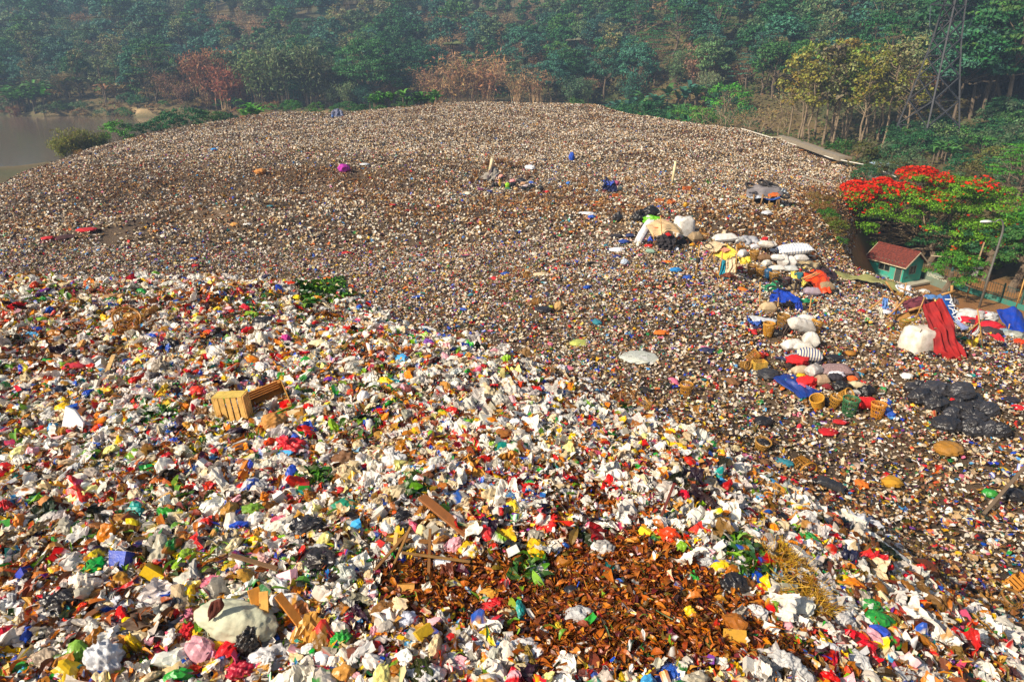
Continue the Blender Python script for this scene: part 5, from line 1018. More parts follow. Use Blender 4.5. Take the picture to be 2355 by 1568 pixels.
def drain():
    # concrete channel wall, white handrail pipe and planks beyond the far edge of the mound
    a, b = P(1795, 318, 150), P(1935, 368, 118); o = thing('concrete_drain', 'pale concrete drain wall beyond the edge of the mound', 'wall', tuple(a)); mb = MB(); mb.beam((0, 0, .2), b - a + np.array([0, 0, .2]), 1.0, .8); mb.build('coping', M['paint'], o, hx('8f8472')); mb = MB(); mb.beam((1.5, 3, -.1), b - a + np.array([1.5, 3, -.1]), 3.4, .3); mb.build('bed', M['paint'], o, hx('8c7a62'))
    pts = [(1700, 303, 157, 0), (1704, 299, 157, 1), (1760, 316, 150, 1), (1830, 338, 139, 1), (1860, 349, 133, 1), (1910, 368, 121, 1), (1985, 383, 112, 1), (2010, 390, 110, 1), (2060, 412, 103, 1)]; mb = MB(); q = [P(u, v, y) + np.array([0, 0, .3]) for u, v, y, _ in pts]; mb.tube([x - q[0] for x in q], .08, 7); o = mb.build('white_pipe', M['paint'], None, hx('e0dccf'), True, loc=tuple(q[0])); tag(o, 'long white pipe running along the far edge of the mound', 'pipe')
    for u0, v0, u1, v1, y, c, l in ((1770, 318, 1822, 322, 148, 'd8cfae', 'pale plank lying across the white pipe'), (1838, 349, 1880, 345, 136, 'b8763c', 'brown plank beside the white pipe'), (1735, 316, 1752, 313, 154, 'd8c8a0', 'short pale board under the white pipe'), (1913, 378, 1938, 374, 120, 'b88a4c', 'short brown plank at the lower run of the white pipe'), (1845, 410, 1892, 424, 100, 'd0cab8', 'long pale board lying on the grey slope of the mound')): plank(P(u0, v0, y) + [0, 0, .25], P(u1, v1, y) + [0, 0, .25], .45, .12, l, c)
    p = P(2035, 380, 116); z0 = hz(p[0], p[1]); h = p[2] - z0; o = thing('shed', 'small shed with a pale blue sheet roof half hidden in the scrub', 'shed', (p[0], p[1], z0), .2); mb = MB(); V, F = grid(16, 4); V = V * np.array([4.2, 2.6, 1]); V[:, 2] = h + .2 + .04 * np.cos(np.arange(len(V)) % 16 * 3.14) + .12 * V[:, 1]; mb.raw(V, F); mb.build('roof', M['paint'], o, hx('93a9b8')).modifiers.new('t', 'SOLIDIFY').thickness = .05; mb = MB(); mb.box((0, .1, h / 2 - .2), (3.8, 2.2, h)); mb.build('wall', M['wallpaint'], o, hx('5a625e'))
    for u in (1990, 2010, 2030, 2050, 2075, 2095): at('shrub', u, 398 + random.uniform(-6, 10), 104, random.uniform(26, 40), random.choice(['dusty green', 'dark green', '6f7038']), 'dusty bush half hiding the small blue-roofed shed', 'bushes around the blue-roofed shed', True)
drain()

# ---------------------------------------------------------------- what lies on the dump, group by group
def at_(conv, X, Y): return conv(X, Y)
def lean_to():                                      # beige tarp lean-to with a black curtain, and the sacks round it
    p, k = site(*c1(700, 600)); y = p[1]
    o = thing('tarp_shelter', 'beige tarpaulin lean-to with a black curtain, sheltering a crouching person', 'shelter', tuple(p))
    sheetpx('roof_sheet', [[(420, 240), (540, 215), (640, 188), (740, 205), (850, 275)], [(465, 305), (580, 280), (700, 262), (810, 290), (950, 370)], [(540, 428), (610, 405), (710, 360), (800, 345), (900, 390)]], c1, (y + 2.2, y + 1.0, y - .1), M['tarp'], hx('d9b98a'), o, wr=.07, seed=3)
    sheetpx('curtain', [[(590, 425), (720, 375), (838, 420)], [(592, 500), (720, 490), (838, 500)], [(605, 570), (710, 590), (800, 612)]], c1, (y - .15, y - .3, y - .35), M['cloth'], hx('26242a'), o, wr=.08, seed=4, freq=5)
    sheetpx('red_flap', [[(695, 380), (750, 362)], [(730, 415), (785, 405)]], c1, (y - .4, y - .42), M['cloth'], hx('d01a1c'), o, n=8, m=8, wr=.02)
    for a in ((545, 430, 560, 560), (838, 420, 820, 600), (640, 190, 660, 420)): pole_px(o, 'pole', *c1(*a[:2]), *c1(*a[2:]), y - .1, y - .1, .03)
    sheetpx('orange_patch', [[(510, 318), (560, 296), (620, 300)], [(520, 326), (570, 318), (612, 318)]], c1, (y + .82, y + .72), M['tarp'], hx('df5a20'), o, n=6, m=8, wr=.01)
    blob(*c1(350, 225), 30, 33, 'glossy black bin bag, leftmost of the two behind the beige lean-to', '17181b', mat='blackbag', name='bin_bag', tie=True); blob(*c1(500, 140), 38, 26, 'long glossy black bin bag topmost behind the beige lean-to', '17181b', mat='blackbag', name='bin_bag'); blob(*c1(65, 215), 24, 24, 'dark grey bin bag slumped apart from the beige lean-to', '2b2b30', mat='blackbag', name='bin_bag', tie=True)
    blob(*c1(530, 255), 46, 24, 'bright lime-green bag behind the beige lean-to', '6fc21c', depth=.5)
    mb = MB(); V, F = sack_me(2.1, .62, .62, 77); o2 = mesh_np('sack', V, F, M['sack'], None, True); o2.color = (*hx('d2d4d8'), 1); q = G(*c1(345, 520)); o2.location = q + np.array([.45, .5, .85]); o2.rotation_euler = (0, -.95, .5); tag(o2, 'long pale cylindrical sack leaning against the beige lean-to', 'sack')
    blob(*c1(350, 550), 15, 14, 'cream crumpled bag at the foot of the leaning cylindrical sack', 'dccfb4')
    bulk(*c1(940, 395), 42, 42, 'bulging white bulk bag behind the beige lean-to', .2, 'dcd8d0', .9); sack(*c1(1095, 500), 28, 27, 'wrinkled brown woven sack beside the white bulk bag', 'a08866', .4, depth=.8, wr=.12)
    for X, Y, h, kk, r_, l in ((1160, 400, 14, 2, (.5, .3, 0), 'broken orange basket heaped behind the brown woven sack'), (1210, 470, 17, 0, (0, .2, 1), 'dark bamboo basket next to the brown woven sack'), (1240, 410, 10, 3, (1.2, 0, 1), 'torn basket rim lying beside the brown woven sack')): basket(*c1(X, Y), h, l, 'a8762a', kk, r_)
    sack(*c1(500, 640), 21, 11, 'pale sage-green sack lying in front of the lean-to entrance', '8fae98', -.3, mat='cloth'); tyre(*c1(722, 655), 24, 'black tyre lying at the foot of the black curtain', (.06, 0, 0))
    q = G(*c1(492, 545)); person(q + np.array([0, .1, 0]), R(60), 1.5, 'person in a blue shirt crouching under the beige lean-to', SQUAT, '1f4fc8', '2a2a33')
    for X, Y, w_, h_, c, l in ((480, 560, 22, 8, 'c8281f', 'red cloth beside the crouching person'), (920, 520, 26, 12, '2a2a30', 'dark cloth bundle under the white bulk bag'), (1060, 540, 12, 7, 'e0921c', 'small orange bag by the brown woven sack'), (845, 600, 14, 8, 'e8ecf4', 'white plastic scrap beside the black curtain'), (150, 500, 26, 9, '1f3f8c', 'navy cloth on the litter near the cylindrical sack'), (230, 420, 22, 8, '20305c', 'dark blue cloth crumpled near the cylindrical sack'), (50, 420, 30, 7, '26242c', 'black rag flat on the litter below the dark grey bin bag'), (65, 605, 40, 7, 'e4e6ee', 'white strip of fabric on the litter near the lean-to'), (160, 790, 20, 16, 'a8b4c4', 'grey and blue upright sheet of plastic on the open litter'), (60, 695, 20, 6, '1e2c6c', 'navy rag below the white fabric strip'), (840, 880, 26, 11, '1878b8', 'turquoise-blue crumpled cloth near the first bamboo pole')): blob(*c1(X, Y), w_, h_, l, c, 'cloth', 'cloth', 'discarded_cloth')
def bulk(u, v, wpx, hpx, label, yaw, col, taper=.85, stripes=False):
    p, k = site(u, v); W, H = wpx * k, hpx * k; r = np.random.default_rng(int(u)); n = 24; pr = []; V, F = [], []
    for j in range(12):
        z = j / 11; q = .5 * (1 - (1 - taper) * z) * (1 + .10 * math.sin(z * 3.1)) * (1 if j < 11 else .8)
        for i in range(n):
            a = i * 2 * math.pi / n; e = (abs(math.cos(a)) ** 5 + abs(math.sin(a)) ** 5) ** (-1 / 5); V.append((math.cos(a) * q * e * W, math.sin(a) * q * e * W * .85, z * H + .04 * H * math.sin(3 * a + z)))
    V.append((0, 0, H * .97)); V = np.array(V); V[:, :2] *= (1 + .035 * ridge(V / W * 2, r, 4, 2, 5) + .02 * ridge(V / W * 2, r, 4, 8, 14))[:, None]
    for j in range(11): F += [(j * n + i, j * n + (i + 1) % n, (j + 1) * n + (i + 1) % n, (j + 1) * n + i) for i in range(n)]
    o = thing('bulk_bag', label, 'bulk bag', tuple(p + [0, 0, -.05]), yaw); mb = MB(); mb.raw(V, F + [(11 * n + i, 11 * n + (i + 1) % n, 12 * n) for i in range(n)]); mb.build('bag', M['sack'], o, hx(col), True); mb = MB()
    for a in (.8, 2.4, 3.9, 5.5): x, y_ = math.cos(a) * .46 * W, math.sin(a) * .4 * W; mb.tube([(x * 1.06, y_ * 1.06, H * .2), (x * 1.05, y_ * 1.05, H * .6), (x, y_, H), (x * .8, y_ * .9, H * 1.08), (x * .7, y_ * .7, H)], .02, 4)
    mb.build('straps', M['cloth'], o, hx('7a6a58')); return o
M['print'] = obj_mat('printed_sack', .7, .3, '8a7355', 2.6, 45, .3, .006)
def stripe_mat(name, c1_, c2_, scale, axis, th):
    m, t, b = new_mat(name); tc = node(t, 'ShaderNodeTexCoord'); w_ = node(t, 'ShaderNodeTexWave'); w_.bands_direction = axis; w_.inputs['Scale'].default_value = scale; t.links.new(tc.outputs['Object'], w_.inputs[0]); f = ramp(t, w_.outputs[0], [(th, (0, 0, 0)), (th + .05, (1, 1, 1))]); c = mixc(t, f, hx(c1_), hx(c2_)); t.links.new(c, b.inputs['Base Color']); b.inputs['Roughness'].default_value = .8; bump(t, b, noise_tex(t, 40, 3), .3, .005); return m
M['stripe'] = stripe_mat('striped_cloth', 'cfc6b4', '2a4078', 2.6, 'X', .62); M['stripe2'] = stripe_mat('blue_striped_sack', 'e6e2da', '6f86b0', 1.6, 'X', .82)
def yellow_shelter():
    p, k = site(*c2(370, 520)); y = p[1]; o = thing('tarp_shelter', 'low shelter of yellow and beige sheets on bamboo poles with a turquoise side flap', 'shelter', tuple(p))
    sheetpx('beige_sheet', [[(128, 200), (190, 165), (240, 138)], [(180, 225), (240, 190), (300, 160)], [(240, 250), (290, 215), (345, 170)]], c2, (y + 2.6, y + 2.0, y + 1.4), M['tarp'], hx('c9b08c'), o, wr=.05, seed=2)
    sheetpx('yellow_sheet', [[(220, 268), (280, 215), (340, 172)], [(280, 290), (340, 250), (400, 205)], [(340, 315), (400, 290), (455, 245)]], c2, (y + 1.9, y + 1.2, y + .6), M['tarp'], hx('e2c648'), o, wr=.06, seed=5)
    sheetpx('printed_panel', [[(272, 214), (320, 190)], [(330, 245), (388, 222)]], c2, (y + 1.62, y + 1.05), M['stripe3'], hx('c08890'), o, n=10, m=10, wr=.02)
    sheetpx('turquoise_flap', [[(302, 318), (345, 315)], [(292, 385), (342, 390)], [(283, 455), (338, 430)]], c2, (y + .5, y + .35, y + .2), M['cloth'], hx('1f93a8'), o, wr=.03)
    sheetpx('beige_flap', [[(345, 315), (400, 305), (445, 290)], [(345, 370), (400, 365), (440, 360)], [(338, 430), (390, 425), (425, 430)]], c2, (y + .5, y + .3, y + .15), M['cloth'], hx('d6bf9c'), o, wr=.05, freq=4)
    for a in ((105, 215, 75, 445), (312, 262, 264, 512), (440, 218, 434, 432), (205, 270, 140, 342), (280, 450, 328, 532), (236, 285, 240, 345)): pole_px(o, 'pole', *c2(*a[:2]), *c2(*a[2:]), y + .3, y, .035)
    mb = MB(); q = P(*c2(95, 318), y + .2) - p; mb.raw(ICO[2][0] * np.array([.14, .14, .22]) + q, ICO[2][1]); mb.build('pole_wrapping', M['cloth'], o, hx('1c1a1c'))
    t = add('tyre', TY[1], None, hx('232122'), tuple(P(*c2(185, 202), y + 1.7) + [0, 0, .09]), (.45, .2, 0)); t.scale = (.62,) * 3; tag(t, 'worn tyre weighing down the beige sheet of the yellow shelter', 'tyre')
    tag(sheetpx('pennant', [[(448, 285), (500, 290), (560, 280)], [(460, 320), (520, 325), (578, 325)], [(478, 352), (520, 345), (550, 335)]], c2, (y + .5, y + .3, y + .1), M['tarp'], hx('e2c83a'), wr=.06), 'yellow sheet trailing between the yellow shelter and the baskets', 'sheet')
    sheet_on(*c2(355, 490), 48, 24, 'rust-brown cloth spread on the ground beneath the yellow shelter', '7a3a1c', 'cloth'); blob(*c2(470, 400), 16, 10, 'dark red rags beside the yellow shelter', '9c1c22', 'cloth', 'cloth', 'discarded_cloth')
def sheet_on(u, v, wpx, hpx, label, col, mat='tarp', name='spread_sheet', cat='sheet', yaw=0., lift=.12, amp=.10, n=5):
    """a cloth or tarp lying on the rubbish"""
    p, k = site(u, v); q, _ = site(u, v - hpx); w_ = wpx * k; d = max(.3, min(np.hypot(*(q - p)[:2]), w_ * 1.2)); r = np.random.default_rng(int(u + v)); c, s = math.cos(yaw), math.sin(yaw); g = []
    for i in range(n):
        row = []
        for j in range(n): x = (j / (n - 1) - .5) * w_ * (1 + .15 * r.normal()); yy = (i / (n - 1)) * d * (1 + .1 * r.normal()); X, Y = p[0] + x * c - yy * s, p[1] + x * s + yy * c; row.append((X, Y, hz(X, Y) + lift + amp * r.normal() * .6 + .03))
        g.append(row)
    return tag(sheet(name, g, M[mat], hx(col), wr=amp * .6, seed=int(u)), label, cat)
def sorting_place():                                # baskets, sacks and the orange-covered heap around the standing person
    for X, Y, h, kk, r_, c, l, f in ((450, 212, 15, 0, (.9, .2, .4), 'b07a26', 'orange bamboo basket lying tipped beside the printed white sack', None), (590, 312, 22, 0, (0, .05, 1), 'a87a2a', 'bamboo basket behind the yellow pennant sheet, under a tray', None), (570, 440, 23, 0, (0, 0, 0), 'a8782c', 'bamboo basket nearest the yellow shelter in the row of full baskets', '6a5440'), (650, 467, 24, 1, (0, 0, 2), 'b08032', 'full bamboo basket next to the blue barrel', '7a6850'), (766, 512, 25, 1, (0, .06, .6), 'a87c30', 'bamboo basket full of scraps on the near side of the blue barrel', 'b0a48c'), (885, 545, 21, 4, (0, 0, .3), '4c3038', 'dark purple basket behind the standing person', '6a5a60')): basket(*c2(X, Y), h, l, c, kk, r_, f)
    p, k = site(*c2(713, 482)); o = thing('barrel', 'blue plastic barrel standing in the row of baskets', 'barrel', tuple(p)); H = 24 * k; mb = MB(); mb.raw(*lathe([(.01, 0), (.30 * H, 0), (.36 * H, .3 * H), (.36 * H, .7 * H), (.33 * H, H), (.30 * H, H), (.3 * H, .3 * H), (.01, .25 * H)], 20)); mb.build('body', M['plastic'], o, hx('1d5a86'), True); mb = MB(); [mb.tube([(math.cos(a) * .37 * H, math.sin(a) * .37 * H, z * H) for a in np.linspace(0, 6.3, 21)], .03 * H, 5) for z in (.3, .7)]; mb.build('hoop', M['plastic'], o, hx('1a5078'), True)
    S = [(330, 150, 52, 20, 'e8e6e2', .05, 'white printed sack lying on the rubbish behind the yellow shelter', 'sack', 0), (460, 165, 24, 16, 'e4e2de', .3, 'white knotted bundle beside the printed sack', 'plastic', 0), (690, 262, 33, 17, 'e6ddd0', -.1, 'cream sack resting on a brown one below the red-shirted person', 'sack', 16), (690, 325, 30, 18, '7c5a3a', .1, 'brown sack beneath a cream one below the red-shirted person', 'sack', 0), (705, 372, 20, 17, 'e2dccf', .5, 'small folded white sack in front of the brown one', 'sack', 0), (795, 362, 28, 15, 'eae8e4', -.2, 'white sack lying on top of another in the middle of the sack heap', 'sack', 12), (850, 365, 20, 29, 'e6e2dc', 1.2, 'upright white sack in the middle of the sack heap', 'sack', 0), (920, 372, 18, 26, 'e8e4de', 1.4, 'upright white sack behind the standing person', 'sack', 0), (800, 408, 34, 13, 'e4e2dc', -.12, 'flat white sack at the bottom of the sack heap', 'sack', 0), (915, 412, 34, 13, 'c8cfcf', -.25, 'greenish printed sack lying behind the standing person', 'sack', 0), (1010, 330, 32, 18, 'e0dcd6', .2, 'wrinkled white sack below the giant one', 'sack', 0), (490, 290, 23, 20, 'dcdad6', .7, 'white bag standing between the yellow sheet and the basket', 'sack', 0), (745, 212, 23, 14, 'e2dfda', -.2, 'white sack beside the red-shirted person', 'sack', 4), (600, 216, 18, 13, 'e8e8ee', .2, 'white cloth bundle before the red-shirted person', 'cloth', 0), (775, 245, 20, 9, 'd4d8dc', -.1, 'flat pale sack below the red-shirted person', 'sack', 0), (1110, 628, 36, 20, 'a898a8', -.15, 'lavender sack under the orange cover', 'sack', 0), (1085, 560, 40, 22, '9a7c54', .1, 'tan sack under the orange cover', 'sack', 0), (1230, 600, 34, 26, 'a08866', .1, 'brown sack hidden under the orange cover', 'sack', 0), (950, 590, 24, 18, '9a8866', .4, 'khaki sack behind the standing person', 'sack', 0), (1285, 590, 14, 18, 'd8cdb8', 1.2, 'pale sack end poking out beyond the orange cover', 'sack', 0)]
    for X, Y, w_, h_, c, yw, l, m_, lf in S: sack(*c2(X, Y), w_, h_, l, c, yw, random.uniform(-.1, .1), 'sack', m_, lf)
    sack(*c2(945, 290), 74, 26, 'giant white sack with blue stripes propped on the sack heap', 'e8e4dc', -.08, -.12, mat='stripe2', lift=8)
    sheetpx_(c2, [[(395, 130), (470, 100), (560, 95), (650, 150)], [(440, 160), (520, 150), (590, 160), (660, 150)], [(480, 190), (540, 185), (600, 190), (655, 165)]], (820, 210), (1.4, .8, .3), 'tarp', 'a8aab0', 'crumpled grey tarpaulin stretched behind the red-shirted person', .12)
    sheetpx_(c2, [[(975, 345), (1060, 320), (1150, 335), (1172, 372)], [(970, 365), (1050, 350), (1120, 365), (1180, 395)], [(985, 390), (1050, 395), (1110, 398), (1160, 405)]], (1080, 400), (1.2, .6, .1), 'tarp', 'b8a47c', 'beige crumpled sheet draped at the end of the sack heap', .12)
    p, k = site(*c2(1150, 610)); y = p[1]
    tag(sheetpx('cover_sheet', [[(1022, 430), (1080, 412), (1150, 403), (1225, 415)], [(1040, 480), (1120, 450), (1200, 440), (1262, 470)], [(1075, 500), (1140, 520), (1225, 520), (1282, 540)], [(1150, 560), (1165, 610), (1240, 612), (1292, 602)]], c2, (y + 1.9, y + 1.2, y + .3, y - .35), M['tarp'], hx('f04a12'), wr=.07, seed=8), 'bright orange-red cover draped over a heap of sacks beside the standing person', 'cover')
    tag(sheetpx('cover_sheet', [[(1130, 400), (1180, 380), (1230, 390), (1330, 430)], [(1150, 420), (1220, 410), (1290, 440), (1345, 470)], [(1200, 440), (1260, 455), (1300, 480), (1340, 485)]], c2, (y + 2.6, y + 2.2, y + 1.8), M['tarp'], hx('3c2a30'), wr=.07, seed=9), 'dark brown sheet behind the orange-red cover', 'cover'); tag(sheetpx('cover_sheet', [[(925, 425), (960, 415), (990, 440)], [(935, 460), (980, 470), (1040, 500)], [(1010, 520), (1040, 550), (1075, 505)]], c2, (y + 1.0, y + .6, y + .2), M['tarp'], hx('e0cf5a'), wr=.06, seed=7), 'yellow plastic sheet between the standing person and the orange cover', 'cover')
    for X, Y, w_, ry, l in ((1078, 402, 1.0, 1.9, 'tyre resting on the far edge of the orange-red cover'), (1220, 412, .8, 2.2, 'tyre on the dark brown sheet by the orange cover')): t = add('tyre', TY[1], None, hx('1f1d1e'), tuple(P(*c2(X, Y), y + ry) + [0, 0, .1]), (.35, .15, 0)); t.scale = (w_,) * 3; tag(t, l, 'tyre')
    a, b = P(*c2(1032, 478), y + .9), P(*c2(1162, 424), y + 1.0); plank(a, b, .1, .05, 'wooden stick laid across the orange-red cover', 'c09a62', 'stick', 'stick'); plank(a + [.15, -.15, -.02], b + [.1, -.2, 0], .08, .05, 'second thinner stick laid across the orange-red cover, on its near side', 'a8824c', 'stick', 'stick')
    person(G(*c2(980, 606)), R(168), 1.56, 'standing person in a red cap, teal shirt and dark trousers beside the orange cover', {**STAND, 'elr': (-.3 + .57, -.18, 1.12)}, '17636e', '241f22', hat=True)
    q = G(*c2(682, 232)); person(q + [0, 0, -.25], R(185), 1.5, 'person in a red shirt and black cap standing among the sacks', {**STAND, 'wrl': (-.16, -.3, .95), 'wrr': (.16, -.3, .95), 'elr': (.25, -.08, 1.05)}, 'c81420', '241c1c', hat=True, hatcol='141214')
    blob(*c2(860, 212), 6, 12, 'small red bottle standing on the brown slope', 'c8141c', 'bottle', 'plastic', 'bottle')
    # green patterned tarp and the blue tarp shelter
    p, k = site(*c2(880, 780)); y = p[1]; o = thing('tarp_shelter', 'blue tarpaulin shelter on poles, weighed down with tyres', 'shelter', tuple(p))
    sheetpx('roof_sheet', [[(770, 590), (840, 565), (905, 585)], [(735, 630), (830, 615), (930, 610)], [(738, 655), (840, 655), (1010, 655)], [(742, 688), (860, 690), (985, 700)]], c2, (y + 1.9, y + 1.3, y + .7, y + .3), M['tarp'], hx('1243b4'), o, wr=.07, seed=6); sheetpx('hanging_cloth', [[(965, 690), (1005, 680), (1030, 690)], [(965, 740), (1000, 750), (1032, 755)], [(955, 800), (985, 815), (1025, 805)], [(950, 845), (975, 850), (1005, 852)]], c2, (y + .35, y + .3, y + .25, y + .2), M['cloth'], hx('1238a0'), o, wr=.06, seed=2); sheetpx('brown_patch', [[(815, 600), (870, 605), (925, 612)], [(820, 630), (890, 638), (960, 655)]], c2, (y + 1.75, y + 1.2), M['cloth'], hx('b08a78'), o, wr=.03, n=8, m=12); sheetpx('dark_patch', [[(880, 680), (940, 685)], [(885, 728), (925, 725)]], c2, (y + .28, y + .2), M['cloth'], hx('16131a'), o, n=8, m=8, wr=.04)
    for a in ((650, 560, 645, 752), (908, 722, 880, 880), (1102, 698, 1080, 850), (812, 690, 808, 745)): pole_px(o, 'pole', *c2(*a[:2]), *c2(*a[2:]), y + .3, y, .035)
    tag(sheetpx('patterned_sheet', [[(640, 545), (720, 530), (800, 495)], [(670, 570), (770, 560), (860, 530)], [(715, 598), (790, 585), (850, 560)]], c2, (y + 3.2, y + 2.6, y + 2.0), M['green_print'], hx('1f7a4a'), wr=.05), 'green and white patterned sheet stretched beside the blue shelter', 'sheet'); tag(sheetpx('patterned_sheet', [[(1005, 665), (1070, 655), (1140, 680)], [(1020, 700), (1080, 695), (1130, 692)]], c2, (y + 1.0, y + .7), M['green_print'], hx('1f7a4a'), wr=.03, n=10), 'green and white patterned strip at the far corner pole of the blue shelter', 'sheet')
    for X, Y, yy, l in ((785, 598, 1.75, 'tyre on the blue shelter roof, on the side away from the hanging cloth'), (866, 566, 1.95, 'tyre on the far edge of the blue shelter roof'), (826, 520, 2.4, 'tyre lying on the green patterned sheet')): t = add('tyre', TY[1], None, hx('1d1b1c'), tuple(P(*c2(X, Y), y + yy) + [0, 0, .1]), (.2, .1, 0)); t.scale = (.95,) * 3; tag(t, l, 'tyre')
    tyre(*c2(735, 852), 31, 'tyre with a stick across it under the blue shelter', (.05, 0, 0), 0); plankpx(*c2(725, 855), *c2(790, 800), 3, 'stick poking out of the tyre under the blue shelter', '7a5a3a', .1, .35, name='stick', cat='stick'); sack(*c2(716, 782), 34, 26, 'beige tied bundle under the edge of the blue shelter', 'cdb48c', .1, wr=.1)
    sheet_on(*c2(700, 893), 56, 10, 'white board and blue plastic lying below the tyre', 'dfe3e6', 'tarp', 'white_board', 'board', amp=.02)
    sheet_on(*c5(55, 1205), 24, 12, 'blue and white plastic sheet beside the upright basket', '1f55b0', 'tarp')
    for X, Y, h, kk, r_, w_, l in ((152, 1272, 33, 4, (0, 0, 0), .85, 'tall yellow bamboo basket standing alone near the white sacks'), (268, 1203, 32, 0, (.05, .05, 0), .9, 'brown bamboo basket at the pole of the blue shelter'), (540, 1248, 30, 1, (-.2, .35, 0), .95, 'golden bamboo basket tilted behind the white sacks')): basket(*c5(X, Y), h, l, 'c08a28' if kk else '9a7024', kk, r_, w=w_)
    basket(*c5(560, 1268), 12, 'small golden basket under the tilted one', 'b8842c', 1, (.3, .2, 0))
    W = [(360, 1392, 48, 26, 'e8e4dc', .3, 'white sack at the base of the stack, nearest the black bag', 0, 0), (450, 1402, 44, 22, 'e0dacf', -.2, 'crumpled cream sack at the base of the white stack', 0, 0), (512, 1370, 26, 40, 'e6e2d8', 1.4, 'upright white sack at the end of the stack', 0, 0), (425, 1290, 58, 34, 'e2dcd2', .15, 'large white sack lying across the top of the stack', 16, .35), (470, 1225, 36, 25, 'e8e4dc', -.2, 'white sack on the back of the stack', 14, .2)]
    for X, Y, w_, h_, c, yw, l, lf, tl in W: sack(*c5(X, Y), w_, h_, l, c, yw, tl, lift=lf)
    tag(sheetpx('dark_cloth', [[(300, 1175), (350, 1165), (385, 1180)], [(275, 1220), (310, 1215), (330, 1225)], [(240, 1300), (270, 1310), (300, 1290)]], c5, (site(*c5(300, 1300))[0][1] + 1.0, site(*c5(300, 1300))[0][1] + .4, site(*c5(300, 1300))[0][1]), M['cloth'], hx('4a3c34'), wr=.07), 'dark brown cloth draped on the side of the white sack stack', 'cloth'); blob(*c5(232, 1278), 24, 17, 'black plastic bag beside the white sack stack', '1a1a1e', mat='blackbag', name='bin_bag')
    blob(*c5(10, 1352), 9, 10, 'orange and yellow ball on the litter above the basket group', 'f08a18', 'ball', 'plastic', 'ball', amp=.02, depth=1)
def sheetpx_(conv, rows, foot, dy, mat, col, label, wr, name='tarpaulin', cat='tarpaulin'):
    y = site(*conv(*foot))[0][1]; return tag(sheetpx(name, rows, conv, [y + d for d in dy], M[mat], hx(col), wr=wr), label, cat)
def print_mat(name, a, b_, s):
    m, t, b = new_mat(name); tc = node(t, 'ShaderNodeTexCoord'); v = node(t, 'ShaderNodeTexVoronoi'); v.inputs['Scale'].default_value = s; t.links.new(tc.outputs['Object'], v.inputs['Vector']); c = mixc(t, ramp(t, v.outputs['Distance'], [(.30, (0, 0, 0)), (.36, (1, 1, 1))]), hx(a), hx(b_)); t.links.new(c, b.inputs['Base Color']); b.inputs['Roughness'].default_value = .6; return m
M['green_print'] = print_mat('green_print', 'dfe0c0', '16744a', 3.5); M['stripe3'] = print_mat('faded_print', 'd8a8a8', 'b8785f', 3)
M['mauve'] = print_mat('speckled_cloth', 'a08a88', '806868', 22)
